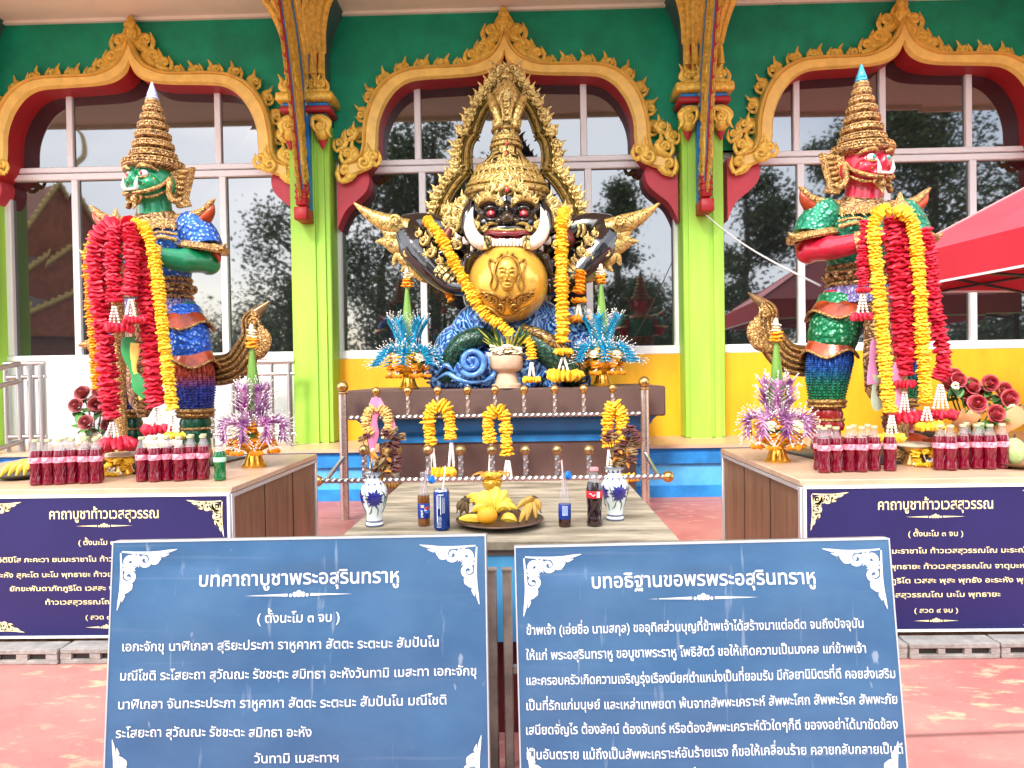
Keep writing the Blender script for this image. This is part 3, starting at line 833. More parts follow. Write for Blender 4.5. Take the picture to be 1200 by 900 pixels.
def sign(px0, px1, py0, py1, bx0, bx1, lines, label, legs, seed):
    """px0..px1 the top edge of the board and bx0..bx1 where its sides pass the foot of the picture; built as a board leaning back on a steel frame"""
    Yt, Yb = 1.95, 1.875
    tl, tr = P(px0, py0, Yt), P(px1, py1, Yt)
    wd = (tr - tl).length
    top = (tl + tr) / 2
    hgt = .69
    lean = math.atan2(Yt - Yb, .60)
    u = (tr - tl).normalized()
    up = Vector((0, math.sin(lean), math.cos(lean))); up = (up - u * up.dot(u)).normalized()
    nrm = u.cross(up)
    if nrm.y > 0: nrm = -nrm
    org = top - up * hgt
    t = thing('sign_board', label, 'sign', (org.x, org.y + .06, 0))
    # the vinyl sags a little between its edges
    rs = np.random.RandomState(seed)
    nx, nz = 90, 60
    ph = rs.rand(6) * 6
    def disp(a, b):
        env = min(1, 8 * min(a, 1 - a)) * min(1, 8 * min(b, 1 - b))
        d = .004 * math.sin(5 * a + 4 * b + ph[0]) + .003 * math.sin(11 * a - 7 * b + ph[1]) + .0018 * math.sin(17 * b + 3 * a + ph[2]) + .0012 * math.sin(31 * a + 9 * b + ph[4])
        d += .008 * math.exp(-((b - .93) / .05) ** 2) * math.sin(9 * a + ph[3]) * (.5 + .5 * math.sin(4 * a)) + .003 * math.exp(-((a - .3 - .1 * b) / .02) ** 2) * b
        return d * env
    def drape(mb, lift):                     # printed on the vinyl: follows its ripples
        for i, v in enumerate(mb.v):
            q_ = Vector(v) - org; x, z = q_.dot(u), q_.dot(up)
            mb.v[i] = tuple(org + u * x + up * z + nrm * (disp(min(1, max(0, x / wd + .5)), min(1, max(0, z / hgt))) + lift))
    vs = []
    for j in range(nz + 1):
        for i in range(nx + 1):
            a, b = i / nx, j / nz
            vs.append(org + u * (a - .5) * wd + up * b * hgt + nrm * disp(a, b)); continue
            env = min(1, 8 * min(a, 1 - a)) * min(1, 8 * min(b, 1 - b))
            d = .0022 * math.sin(5 * a + 4 * b + ph[0]) + .0016 * math.sin(11 * a - 7 * b + ph[1]) + .0012 * math.sin(17 * b + 3 * a + ph[2])
            d += .004 * math.exp(-((b - .93) / .05) ** 2) * math.sin(9 * a + ph[3]) * (.5 + .5 * math.sin(4 * a))
            vs.append(org + u * (a - .5) * wd + up * b * hgt + nrm * (d * env))
    fs = [(j * (nx + 1) + i, j * (nx + 1) + i + 1, (j + 1) * (nx + 1) + i + 1, (j + 1) * (nx + 1) + i) for j in range(nz) for i in range(nx)]
    m = MB(); m.add(vs, fs)
    m.build('vinyl_sheet', M_SIGN, t, smooth=80)
    def fr(x0, x1, z0, z1, d0, d1, mb, mi=0):
        mb.add([org + u * x + up * z - nrm * d for z in (z0, z1) for d in (d0, d1) for x in (x0, x1)], [(0, 1, 3, 2), (4, 6, 7, 5), (0, 4, 5, 1), (2, 3, 7, 6), (0, 2, 6, 4), (1, 5, 7, 3)], mi)
    b = MB()
    fr(-wd / 2 - .004, wd / 2 + .004, -.004, hgt + .004, .020, .042, b)
    b.build('backing_frame', M_RUST, t)
    e = MB()
    fr(-wd / 2 - .003, -wd / 2 + .0005, -.004, hgt + .003, -.002, .0195, e); fr(wd / 2 - .0005, wd / 2 + .003, -.004, hgt + .003, -.002, .0195, e)
    fr(-wd / 2 + .001, wd / 2 - .001, hgt - .0005, hgt + .0035, -.002, .0195, e)
    e.build('hem', mat('faded_white_hem', (.50, .52, .54), .5), t)
    l = MB()
    Q = lambda x, z: Matrix(((u.x, up.x, nrm.x, 0), (u.y, up.y, nrm.y, 0), (u.z, up.z, nrm.z, 0), (0, 0, 0, 1)))
    def at(x, z):
        p = org + u * x + up * z + nrm * .0085
        A = Q(0, 0); A.translation = p
        return A
    for s_, x, z, size, al, w_, bold in lines:
        if s_ == '-': divider(l, at(x, hgt - z), w_)
        else: lay(l, s_, at(x, hgt - z), size, al, 0, bold, w_)
    drape(l, .0022)
    l.build('lettering', M_SIGNTXT, t, smooth=0, fix=False)
    c = MB()
    for sx in (1, -1):
        for sz, zz in ((-1, hgt - .025), (1, .022)):
            p = org + u * (-sx * (wd / 2 - .022)) + up * zz + nrm * .0082
            A = Matrix(((u.x * sx, up.x * sz, nrm.x, p.x), (u.y * sx, up.y * sz, nrm.y, p.y), (u.z * sx, up.z * sz, nrm.z, p.z), (0, 0, 0, 1)))
            corner(c, A, .155)
    drape(c, .0018)
    c.build('corner_ornament', M_SIGNTXT, t, smooth=0, fix=False)
    for k, lx in enumerate(legs):
        g_ = MB()
        a_ = P(lx, 664 if k else 670, 2.03)
        g_.box((a_.x - .013, 2.03, 0), (a_.x + .013, 2.056, a_.z), 0, bev=.003)
        g_.box((a_.x - .013, 1.94, .0), (a_.x + .013, 2.029, .026), 0, bev=.003)
        g_.box((a_.x - .015, 2.028, a_.z + .0005), (a_.x + .015, 2.058, a_.z + .006), 0)
        g_.build('stand_leg', M_RUST, t)
    br = MB()
    x0, x1 = P(legs[0], 700, 2.03).x, P(legs[-1], 700, 2.03).x
    br.box((min(x0, x1) + .0135, 2.034, .30), (max(x0, x1) - .0135, 2.052, .32))
    br.build('stand_brace', M_RUST, t)
    return wd
k = 1.95 / F                               # metres per picture pixel at the boards
c0 = 350
def ln(s_, cx, y, size, wpx, al='C', bold=.011, c=350, y0=632):
    return (s_, (cx - c) * k, (y - y0) * k, size, al, wpx * k * (.972 if c > 500 else 1) if wpx else None, bold)
L1 = [ln('บทคาถาบูชาพระอสุรินทราหู', 352, 684, .053, 238, bold=.014), ('-', 0.004, 64 * k, 0, 'C', .29, 0), ln('( ตั้งนะโม ๓ จบ )', 352, 727, .035, 98),
      ln('เอกะจักขุ นาฬิเกลา สุริยะประภา ราหูคาหา สัตตะ ระตะนะ สัมปันโน', 143, 757, .034, 374, 'L'),
      ln('มณีโชติ ระโสยะถา สุวัณณะ รัชชะตะ สมิทธา อะหังวันทามิ เมสะทา เอกะจักขุ', 142, 790, .034, 418, 'L'),
      ln('นาฬิเกลา จันทะระประภา ราหูคาหา สัตตะ ระตะนะ สัมปันโน มณีโชติ', 141, 822, .034, 384, 'L'),
      ln('ระโสยะถา สุวัณณะ รัชชะตะ สมิทธา อะหัง', 140, 854, .034, 230, 'L'), ln('วันทามิ เมสะทาฯ', 352, 883, .034, 99)]
c1 = 824
q = lambda *a, **b: ln(*a, **b, c=824, y0=638)
L2 = [q('บทอธิฐานขอพรพระอสุรินทราหู', 824, 686, .053, 268, bold=.014), ('-', 0, 62 * k, 0, 'C', .29, 0),
      q('ข้าพเจ้า (เอ่ยชื่อ นามสกุล) ขออุทิศส่วนบุญที่ข้าพเจ้าได้สร้างมาแต่อดีต จนถึงปัจจุบัน', 617, 737, .0335, 400, 'L'),
      q('ให้แก่ พระอสุรินทราหู ขอบูชาพระราหู โพธิสัตว์ ขอให้เกิดความเป็นมงคล แก่ข้าพเจ้า', 616, 765, .0335, 402, 'L'),
      q('และครอบครัวเกิดความเจริญรุ่งเรืองมียศตำแหน่งเป็นที่ยอมรับ มีกัลยานิมิตรที่ดี คอยส่งเสริม', 615, 793, .0335, 434, 'L'),
      q('เป็นที่รักแก่มนุษย์ และเหล่าเทพยดา พ้นจากสัพพะเคราะห์ สัพพะโศก สัพพะโรค สัพพะภัย', 614, 821, .0335, 435, 'L'),
      q('เสนียดจัญไร ต้องลัคน์ ต้องจันทร์ หรือต้องสัพพะเคราะห์ตัวใดๆก็ดี ขอจงอย่าได้มาขัดข้อง', 613, 848, .0335, 434, 'L'),
      q('เป็นอันตราย แม้ถึงเป็นสัพพะเคราะห์อันร้ายแรง ก็ขอให้เคลื่อนร้าย คลายกลับกลายเป็นดี', 613, 875, .0335, 438, 'L'),
      q('นับจากนี้สืบไปด้วยเทอญ', 826, 901, .0335, 130)]
sign(133, 568, 636, 628, 124, 575, L1, 'faded blue sign board with five wide lines of white Thai verses, left of the pair', (576, 205), 3)
sign(604, 1041, 642, 632, 602, 1062, L2, 'blue sign board with a long white Thai prayer, right of the pair', (594, 985), 8)

# ------------------------------------------------------------ pedestal of the black statue
M_BROWN = mat('dark_brown_paint', (.105, .058, .046), .5, var=.14, vscale=4, bump=.1, bscale=40)
PEDZ = P(590, 455, 5.95).z
px0, px1 = P(406, 460, 5.95).x, P(780, 455, 5.95).x
ped = thing('statue_pedestal', 'brown and blue pedestal with curved blue cornice carrying the black statue', 'pedestal', ((px0 + px1) / 2, 6.5, 0))
slab_b = P(590, 490, 5.95).z; cor_b = P(590, 519, 6.05).z
m = MB(); m.box((px0, 5.95, slab_b), (px1, 7.2, PEDZ), bev=.012); m.build('top_slab', M_BROWN, ped)
prof = cr([(0, slab_b - .001), (-.03, slab_b - .03), (-.05, slab_b - .07), (-.10, slab_b - .13), (-.14, slab_b - .16), (-.14, cor_b)], 3)
m = MB()
rings = []
for d, z in prof:
    a_, b_, f_ = px0 + .06 - d, px1 - .06 + d, 6.0 - d
    rings.append([(a_, f_, z), (b_, f_, z), (b_, 7.15, z), (a_, 7.15, z)])
m.loft(rings, 0); m.build('cornice', mat('deep_blue_paint', (.012, .165, .42), .35, var=.15, vscale=5), ped, smooth=60)
m = MB(); m.box((px0 + .22, 6.16, 0), (px1 - .22, 6.58, cor_b - .001), 0); m.build('base', M_BROWN, ped)

# ------------------------------------------------------------ offering table
M_PLANK = mat('weathered_plank', (.11, .085, .05), .62, col2=(.40, .33, .23), vscale=3.2, stretch=(1.0, 4.5, 1), detail=9, bump=.3, bscale=25, band=(.32, .62))
TZ = .632
tx0, tx1 = P(392, 632, 2.24).x, P(795, 632, 2.24).x
tbl = thing('offering_table', 'weathered plank table on a blue base holding the drinks and fruit plate', 'table', ((tx0 + tx1) / 2, 2.8, 0))
m = MB()
ny = [2.22, 2.52, 2.86, 3.18, 3.46]
for a_, b_ in zip(ny, ny[1:]):
    m.box((tx0, a_ + .0015, TZ - .03), (tx1, b_ - .0015, TZ), bev=.003)
m.build('tabletop', M_PLANK, tbl)
m = MB(); m.box((tx0 + .02, 2.25, .31), (tx1 - .02, 3.43, TZ - .0305)); m.box((tx0 + .02, 2.245, TZ - .05), (tx1 - .02, 2.2495, TZ - .031), 1); m.build('apron', [M_LBLUE, M_RUST], tbl)
m = MB(); m.box((tx0 + .06, 2.30, .0), (tx1 - .06, 3.38, .3095)); m.build('base', mat('dark_red_paint', (.16, .02, .02), .6, var=.2), tbl)

# ------------------------------------------------------------ railing in front of the pedestal
YR, YL = 5.72, 5.28
def ball(mb, c, r, mi): mb.ell(c, r, mi, 14, 9)
rl = thing('offering_rail', 'steel and gold barrier rail with ball finials in front of the pedestal', 'railing', (P(585, 560, YR).x, YR, 0))
postx = [P(403, 530, YR).x, P(756, 530, YR).x]
zt = P(590, 452, YR).z
M_PINKSTEEL = mat('brushed_steel_post', (.62, .50, .43), .28, .9, var=.1, vscale=30)
for x in postx:
    m = MB(); m.tube([(x, YR, 0), (x, YR, zt - .03)], .034, 14, 0); o = m.build('post', M_PINKSTEEL, rl)
    m = MB(); m.lathe([(.036, -.05), (.042, -.04), (.028, -.03)], 12, (x, YR, zt), 0); ball(m, (x, YR, zt + .012), .046, 0); m.build('ball_finial', M_BRASS, o)
def twist(mb, a, b, r, n=8, tw=34, mi=0):
    a, b = np.array(a), np.array(b); L = np.linalg.norm(b - a); k_ = max(6, int(L / .012)); T = (b - a) / L
    N = unit(np.cross(T, (0, 0, 1.) if abs(T[2]) < .9 else (1., 0, 0))); B = np.cross(T, N)
    rings = []
    for i in range(k_ + 1):
        c = a + (b - a) * i / k_
        rings.append([c + (N * math.cos(2 * PI * j / n + tw * L * i / k_) + B * math.sin(2 * PI * j / n + tw * L * i / k_)) * r * (1.0 if j % 2 else .86) for j in range(n)])
    mb.loft(rings, mi)
ztop = P(590, 487, YR).z; zlow = P(590, 561, YL).z
m = MB(); twist(m, (postx[0] + .034, YR, ztop), (postx[1] - .034, YR, ztop), .017); m.build('upper_bar', M_STEEL, rl)
FENCE_X = []
for px in [441, 478, 513, 548, 580, 614, 650, 684, 718]:
    x = P(px, 470, YR).x; FENCE_X.append(x)
    z1 = P(px, 459 - (px - 441) * .012, YR).z
    m = MB(); twist(m, (x, YR, ztop + .017), (x, YR, z1 - .02), .017, 6); o = m.build('rod', M_PINKSTEEL, rl)
    m = MB(); ball(m, (x, YR, z1 + .005), .034, 0); m.lathe([(.02, -.035), (.026, -.03), (.018, -.022)], 10, (x, YR, z1), 0); m.build('ball_finial', M_BRASS, o)
lx = [P(372, 562, YL).x, P(783, 556, YL).x]
m = MB(); twist(m, (lx[0], YL, zlow), (lx[1], YL, zlow), .020); o = m.build('lower_bar', M_STEEL, rl)
m = MB(); ball(m, (lx[0], YL, zlow), .042, 0); ball(m, (lx[1], YL, zlow), .042, 0); m.build('end_ball', M_BRASS, o)
for px in [427, 465, 502, 540, 577, 616, 653, 690]:
    x = P(px, 545, YL).x
    z1 = P(px, 529, YL).z
    m = MB(); twist(m, (x, YL, zlow + .02), (x, YL, z1 - .02), .021, 6); o = m.build('rod', M_STEEL, rl)
    m = MB(); ball(m, (x, YL, z1 + .01), .040, 0); m.build('ball_finial', mat('aged_brass', (.42, .30, .13), .3, .9, var=.3, vscale=20), o)
for x in postx:
    m = MB(); m.tube([(x, YR - .03, zlow + .12), (x + (.02 if x > 0 else -.02), YL, zlow + .005)], .016, 8); m.build('side_arm', M_STEEL, rl)

# ------------------------------------------------------------ steel handrails on the platform
def hand_rail(name, pts, zt_, posts, label, sub=True, z0=PT):
    t = thing(name, label, 'railing', (pts[0][0], pts[0][1], z0))
    m = MB()
    for z, r in ((zt_, .03), (zt_ - .12, .018)) + (((z0 + .12, .018),) if sub else ()):
        for a_, b_ in zip(pts, pts[1:]):
            m.tube([(a_[0], a_[1], z), (b_[0], b_[1], z)], r, 10)
    m.build('rail_bar', M_STEEL, t)
    for (x, y, r) in posts:
        m = MB(); m.tube([(x, y, z0), (x, y, zt_)], r, 10); m.build('post', M_STEEL, t)
zr = P(300, 424, 6.95).z
xa, xb = P(225, 470, 6.95).x, P(346, 470, 6.95).x
hand_rail('hand_rail', [(xa, 6.95), (xb, 6.95)], zr, [(lerp(xa, xb, q_), 6.95, r_) for q_, r_ in ((.02, .025), (.2, .016), (.4, .016), (.6, .016), (.78, .016), (.95, .025))], 'stainless steel handrail behind the green faced guardian beside the white wall')
xa, xb = P(6, 470, 6.75).x, P(54, 470, 6.75).x
ra = thing('hand_rail', 'stainless steel stair handrail at the left picture edge beside the pillar', 'railing', (xa, 6.75, PT))
m = MB()
for z in (P(30, 426, 6.75).z, P(30, 442, 6.75).z, PT + .14):
    m.tube([(xa, 6.75, z), (xb, 6.75, z)], .022, 10)
for z in (P(30, 426, 6.75).z, P(30, 446, 6.75).z, PT + .1):
    m.tube([(P(24, 430, 6.75).x, 6.74, z), (P(24, 430, 6.75).x - .62, 5.6, z - .34)], .024, 10)
m.build('rail_bar', M_STEEL, ra)
for px, r in ((8, .025), (24, .032), (37, .034), (50, .034)):
    x = P(px, 470, 6.75).x
    m = MB(); m.tube([(x, 6.75, PT), (x, 6.75, P(30, 428, 6.75).z)], r, 10); m.build('post', M_STEEL, ra)

# ------------------------------------------------------------ red market canopy at the right
M_CAN = mat('red_canopy_cloth', (.62, .03, .055), .5, var=.08, vscale=3)
a_, b_ = P(1037, 315, 5.95), P(1200, 279, 4.55)
dirv = (b_ - a_); dirv.z = 0; dirv.normalize(); nrmv = Vector((-dirv.y, dirv.x, 0))
if nrmv.x < 0: nrmv = -nrmv
A0 = Vector((a_.x, a_.y, 2.0)); L_ = 3.0
cn = [A0, A0 + dirv * L_, A0 + dirv * L_ + nrmv * L_, A0 + nrmv * L_]
apex = A0 + dirv * L_ / 2 + nrmv * L_ / 2 + Vector((0, 0, 1.02))
can = thing('market_canopy', 'red pop up market canopy with white trimmed valance at right', 'canopy', (apex.x, apex.y, 0))
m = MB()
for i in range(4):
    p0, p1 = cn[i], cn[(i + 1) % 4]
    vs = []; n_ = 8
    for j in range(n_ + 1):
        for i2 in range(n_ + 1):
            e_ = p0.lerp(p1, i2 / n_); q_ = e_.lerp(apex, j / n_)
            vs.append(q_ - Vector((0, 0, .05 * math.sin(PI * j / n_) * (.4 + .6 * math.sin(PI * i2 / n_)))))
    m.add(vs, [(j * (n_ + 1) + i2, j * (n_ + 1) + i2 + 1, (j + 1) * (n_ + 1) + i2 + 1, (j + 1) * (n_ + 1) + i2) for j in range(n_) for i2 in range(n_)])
m.build('canopy_top', mat('sun_glare_canopy_top', (.66, .085, .12), .45, var=.08, vscale=3), can, smooth=30)  # sun glare on the slopes is put into this lighter, pinker red
m = MB()
tr = MB()
for i in range(4):
    p0, p1 = cn[i], cn[(i + 1) % 4]
    w_ = (p1 - p0).normalized()
    o_ = Vector((-w_.y, w_.x, 0)) * -.012
    m.box((0, -.002, -.235), (L_, .002, -.003), 0, Matrix(((w_.x, -w_.y, 0, p0.x + o_.x), (w_.y, w_.x, 0, p0.y + o_.y), (0, 0, 1, p0.z), (0, 0, 0, 1))))
    tr.box((0, -.004, -.252), (L_, .004, -.236), 0, Matrix(((w_.x, -w_.y, 0, p0.x + o_.x), (w_.y, w_.x, 0, p0.y + o_.y), (0, 0, 1, p0.z), (0, 0, 0, 1))))
vl = m.build('valance', M_CAN, can)
tr.build('white_trim', M_FRAME, vl)
m = MB()
for p in cn: m.tube([p, apex - Vector((0, 0, .03))], .008, 6)
m.build('seam_cord', mat('pink_cord', (.75, .35, .35), .5), can)
for p in cn:
    q_ = p.lerp(Vector((apex.x, apex.y, 2)), .02)
    m = MB(); m.box((q_.x - .02, q_.y - .02, 0), (q_.x + .02, q_.y + .02, 1.98)); m.build('canopy_leg', M_BLACK, can)
m = MB()
for i in range(4):
    p0, p1 = cn[i], cn[(i + 1) % 4]
    mid = (p0 + p1) / 2
    for p in (p0, p1):
        m.tube([p.lerp(apex, .03) - Vector((0, 0, .08)), mid.lerp(Vector((apex.x, apex.y, 2)), .03) - Vector((0, 0, .32))], .012, 6)
        m.tube([p.lerp(apex, .03) - Vector((0, 0, .34)), mid.lerp(Vector((apex.x, apex.y, 2)), .03) - Vector((0, 0, .08))], .012, 6)
m.build('scissor_brace', M_BLACK, can)
# ------------------------------------------------------------ statue paints
M_BLK = mat('black_lacquer', (.010, .008, .008), .16, coat=1.0, var=.3, vscale=8, bump=.12, bscale=14)
M_PGOLD = carved('pale_gold_leaf', (.56, .385, .115), (.05, .03, .008), 24, .28, .45, .55, (.005, .07))
M_DGOLD = carved('gold_over_black_relief', (.56, .39, .12), (.012, .008, .004), 17, .28, .45, .9, (.04, .15))
M_GLOBE = mat('golden_globe_paint', (.80, .47, .07), .24, .35, var=.12, vscale=5, coat=.4, bump=.06, bscale=9)
M_TUSK = mat('ivory_paint', (.82, .74, .64), .2, coat=.6)
M_EYE = mat('red_eye_paint', (.55, .02, .03), .12, coat=1)
M_LIP = mat('maroon_lip_paint', (.20, .02, .025), .25, coat=.5)
def wave_mat():
    m = mat('wave_blue_paint', (.02, .12, .46), .25, coat=.7)
    t = m.node_tree; b = t.nodes['Principled BSDF']
    tc = t.nodes.new('ShaderNodeTexCoord'); n = t.nodes.new('ShaderNodeTexNoise'); n.inputs['Scale'].default_value = 6
    mx = t.nodes.new('ShaderNodeMix'); mx.data_type = 'VECTOR'; mx.inputs[0].default_value = .25
    w = t.nodes.new('ShaderNodeTexWave'); w.inputs['Scale'].default_value = 9; w.inputs['Distortion'].default_value = 4
    t.links.new(tc.outputs['Object'], n.inputs['Vector']); t.links.new(tc.outputs['Object'], mx.inputs[4]); t.links.new(n.outputs['Color'], mx.inputs[5]); t.links.new(mx.outputs[1], w.inputs['Vector'])
    r = t.nodes.new('ShaderNodeValToRGB')
    r.color_ramp.elements[0].color = (.006, .04, .22, 1); r.color_ramp.elements[1].color = (.22, .50, .84, 1)
    e = r.color_ramp.elements.new(.5); e.color = (.02, .13, .48, 1)
    t.links.new(w.outputs[0], r.inputs[0]); t.links.new(r.outputs[0], b.inputs['Base Color'])
    bp = t.nodes.new('ShaderNodeBump'); bp.inputs['Strength'].default_value = .6; bp.inputs['Distance'].default_value = .02
    t.links.new(w.outputs[0], bp.inputs['Height']); t.links.new(bp.outputs[0], b.inputs['Normal'])
    return m
M_WAVE = wave_mat()
M_SNAKE = carved('green_snake_scales', (.03, .12, .075), (.006, .02, .012), 26, .3, .2, .7, (.02, .3))
M_BAND = carved('brown_gold_band', (.45, .28, .08), (.05, .02, .01), 22, .35, .4, .7, (.03, .2))

def mirx(pts, c=594): return [(2 * c - p[0],) + tuple(p[1:]) for p in pts]
def PP(pts): return [P(*p) for p in pts]            # (px, py, Y) places of the photograph
def ptube(mb, pts, radpx, n=10, mi=0, sub=4, flat=1.0, up=None, Y=6.4, cap=True):
    mb.tube(cr(PP(pts), sub), [r / S(Y) for r in (radpx if hasattr(radpx, '__len__') else [radpx])], n, mi, flat, up, cap)
def pell(mb, px, py, Y, rx, ry, d, mi=0, n=16, m=10, M=None):
    s_ = S(Y); mb.ell(P(px, py, Y), (rx / s_, d, ry / s_), mi, n, m, M)
def facing(px, py, Y, size_px, rot=0, dn=-1):
    """a frame at that place with x right, y up (turned by rot degrees) and its face to the front"""
    a = R(rot); u = Vector((math.cos(a), 0, math.sin(a))); v = Vector((-math.sin(a), 0, math.cos(a)))
    return MS(P(px, py, Y), u, v, size_px / S(Y))

# ------------------------------------------------------------ the black demon statue
rah = thing('demon_statue', 'black and gold demon deity statue with white tusks swallowing a golden globe', 'statue', (P(594, 450, 6.5).x, 6.5, PEDZ))
Yc = 6.5
# blue wave base
m = MB()
for px, py, rx, ry, d in [(540, 418, 34, 40, .30), (592, 425, 60, 36, .36), (650, 418, 30, 40, .30), (575, 385, 45, 35, .28), (625, 385, 40, 36, .28), (520, 438, 18, 20, .25), (668, 438, 14, 20, .25)]:
    pell(m, px, py, Yc, rx, ry, d)
m.box((P(508, 450, Yc).x, Yc - .3, PEDZ), (P(680, 450, Yc).x, Yc + .3, PEDZ + .1))
core = remesh(m, .022, 6)
wv = core.build('wave_base', M_WAVE, rah, smooth=0)
for pl in wv.data.polygons: pl.use_smooth = True
rs = random.Random(5)
m = MB()
for i in range(52):
    px = rs.uniform(506, 680); py = rs.uniform(368, 446)
    if 565 < px < 640 and py < 392: continue
    if 620 < px < 690 and abs(py - (395 + (px - 620) * .55)) < 14: continue
    e = max(0, 1 - ((px - 592) / 98) ** 2 * .75 - ((py - 430) / 95) ** 2 * .5)
    Y = Yc - .02 - .36 * math.sqrt(e)
    s_ = rs.uniform(16, 32)
    M_ = facing(px, py, Y, s_, rs.uniform(-70, 70))
    fl = 1 if rs.random() < .5 else -1
    curl(m, M_, .38, rs.uniform(1, 1.5), (.20, .08), rs.uniform(0, 6.3), 0, (0, 0), fl, .7, 6, 14)
    leaf2(m, [(-.7 * fl, -.5), (-.1 * fl, -.52), (.5 * fl, -.3), (.62 * fl, .2)], [.06, .18, .16, .05], M_, 0, .6)
    leaf2(m, [(-.6 * fl, -.75), (0, -.85), (.7 * fl, -.55)], [.05, .14, .03], M_, 0, .6)
m.build('wave_scroll', M_WAVE, wv, smooth=60)
m = MB()
ptube(m, [(553 + 17 * (1 - k / 26) * math.cos(k * .52 - 2.4), 424 - 17 * (1 - k / 26) * math.sin(k * .52 - 2.4), 5.97) for k in range(25)], [3.8, 3.6, 3.2, 2], 8, 1, 2, Y=6.1)
for q_ in ([(508, 447, 6.14), (524, 438, 6.06), (536, 444, 6.03), (552, 448, 6.0), (572, 446, 6.05)], [(512, 440, 6.16), (522, 428, 6.1), (532, 436, 6.08)], [(566, 448, 6.03), (578, 440, 6.02), (582, 428, 6.08)]): ptube(m, q_, [1, 3.2, 3.2, 1], 8, 1, 4, Y=6.1)
pell(m, 553, 424, 6.06, 15, 15, .10)
m.build('great_spiral_wave', [M_WAVE, mat('pale_wave_blue', (.012, .085, .36), .22, col2=(.14, .36, .70), vscale=12, coat=.7)], wv, smooth=60)
m = MB()
ptube(m, [(522, 446, 6.22), (527, 425, 6.2), (540, 405, 6.16), (560, 395, 6.16), (580, 398, 6.2)], [10, 12, 13, 12, 8], 12, 0, 4)
s1 = m.build('snake_coil', M_SNAKE, rah, smooth=60)
m = MB()
ptube(m, [(610, 392, 6.18), (635, 404, 6.12), (660, 424, 6.12), (680, 444, 6.16)], [13, 17, 18, 14], 12, 0, 4)
m.build('snake_coil', M_SNAKE, rah, smooth=60)
m = MB()
ptube(m, [(612, 384, 6.12), (637, 394, 6.02), (664, 413, 6.02), (684, 432, 6.08)], [5, 6, 6, 5], 8, 0, 4)
m.build('snake_belly_band', M_BAND, rah, smooth=60)

# body and arms: one continuous figure
m = MB()
pell(m, 594, 335, 6.62, 54, 62, .30)
pell(m, 594, 290, 6.62, 62, 34, .24)
for q in (lambda p: p, lambda p: mirx([p])[0]):
    pts = [q(p) for p in [(556, 296, 6.58), (528, 275, 6.55), (500, 266, 6.52), (474, 268, 6.45)]]
    ptube(m, pts, [24, 19, 17, 17], 12, 0, 4)
    pts = [q(p) for p in [(473, 268, 6.45), (487, 292, 6.38), (507, 315, 6.32), (528, 334, 6.26), (548, 338, 6.2)]]
    ptube(m, pts, [18, 21, 17, 11, 9], 12, 0, 4)
    pell(m, *q((476, 272, 6.44)), 19, 19, .13)
    for k, (a_, b_) in enumerate([((548, 306), (556, 293)), ((556, 300), (565, 291)), ((546, 314), (548, 300)), ((560, 304), (570, 297))]):
        ptube(m, [q((a_[0] - 4, a_[1] + 12, 6.22)), q((a_[0], a_[1], 6.12)), q((b_[0], b_[1], 6.07))], [4.5, 4, 3], 8, 0, 3)
    pell(m, *q((550, 312, 6.22)), 10, 16, .1)
body = remesh(m, .014, 5).build('body', M_BLK, rah, smooth=0)
for pl in body.data.polygons: pl.use_smooth = True
# elbow flames, arm ornaments and cuffs
for sg in (1, -1):
    q = (lambda p: p) if sg > 0 else (lambda p: mirx([p])[0])
    m = MB()
    up = (0, -1, 0)
    for pts, rd in [([(478, 268), (455, 262), (434, 252), (415, 238)], [11, 11.5, 7, 1.2]), ([(482, 288), (464, 288), (452, 283), (440, 283)], [12, 10, 6, 1.2]),
                    ([(492, 302), (477, 304), (466, 300), (461, 311)], [10, 9, 6, 1.5]), ([(505, 318), (490, 318), (480, 310), (470, 318)], [9, 8, 5, 1.5]), ([(515, 322), (500, 325), (488, 322), (476, 322)], [8, 7, 5, 1.2]),
                    ([(470, 275), (458, 275), (449, 270)], [8, 7, 3])]:
        ptube(m, [q((a_, b_, 6.34)) for a_, b_ in pts], rd, 8, 0, 4, .55, up)
    for (cx, cy, s_, a0) in [(462, 258, 8, 0), (455, 279, 5, 1), (478, 297, 6, 2)]:
        pt = q((cx, cy, 6.26))
        curl(m, facing(pt[0], pt[1], pt[2], s_), .8, 1.4, (.3, .15), a0, 0, (0, 0), sg, .7)
    m.build('elbow_flame', M_PGOLD, rah, smooth=60)
    m = MB()
    for (cx, cy, s_, rt) in [(500, 285, 13, 30), (509, 298, 13, 40), (500, 303, 11, 40), (517, 308, 10, 40), (492, 276, 9, 30)]:
        pt = q((cx, cy, 6.215 if cx > 495 else 6.25))
        kranok(m, facing(pt[0], pt[1], pt[2], s_, rt * sg), sg, 0)
    ptube(m, [q((505, 262, 6.37)), q((503, 270, 6.345)), q((506, 278, 6.35))], [2.5, 2.5, 2.5], 6, 0, 3)
    ptube(m, [q((511, 262, 6.38)), q((509, 270, 6.355)), q((512, 278, 6.36))], [2, 2, 2], 6, 0, 3)
    m.build('arm_ornament', M_PGOLD, rah, smooth=60)
    m = MB()
    for k in range(4):
        a_, b_ = q((515 + k * 5, 319 + k * 3.6, 6.30 - k * .012)), q((519 + k * 5, 322 + k * 3.4, 6.29 - k * .012))
        ptube(m, [a_, b_], [15 - k * 1.0, 15 - k * 1.1], 16, 0, 1)
    m.build('wrist_cuff', M_DGOLD, rah, smooth=30)

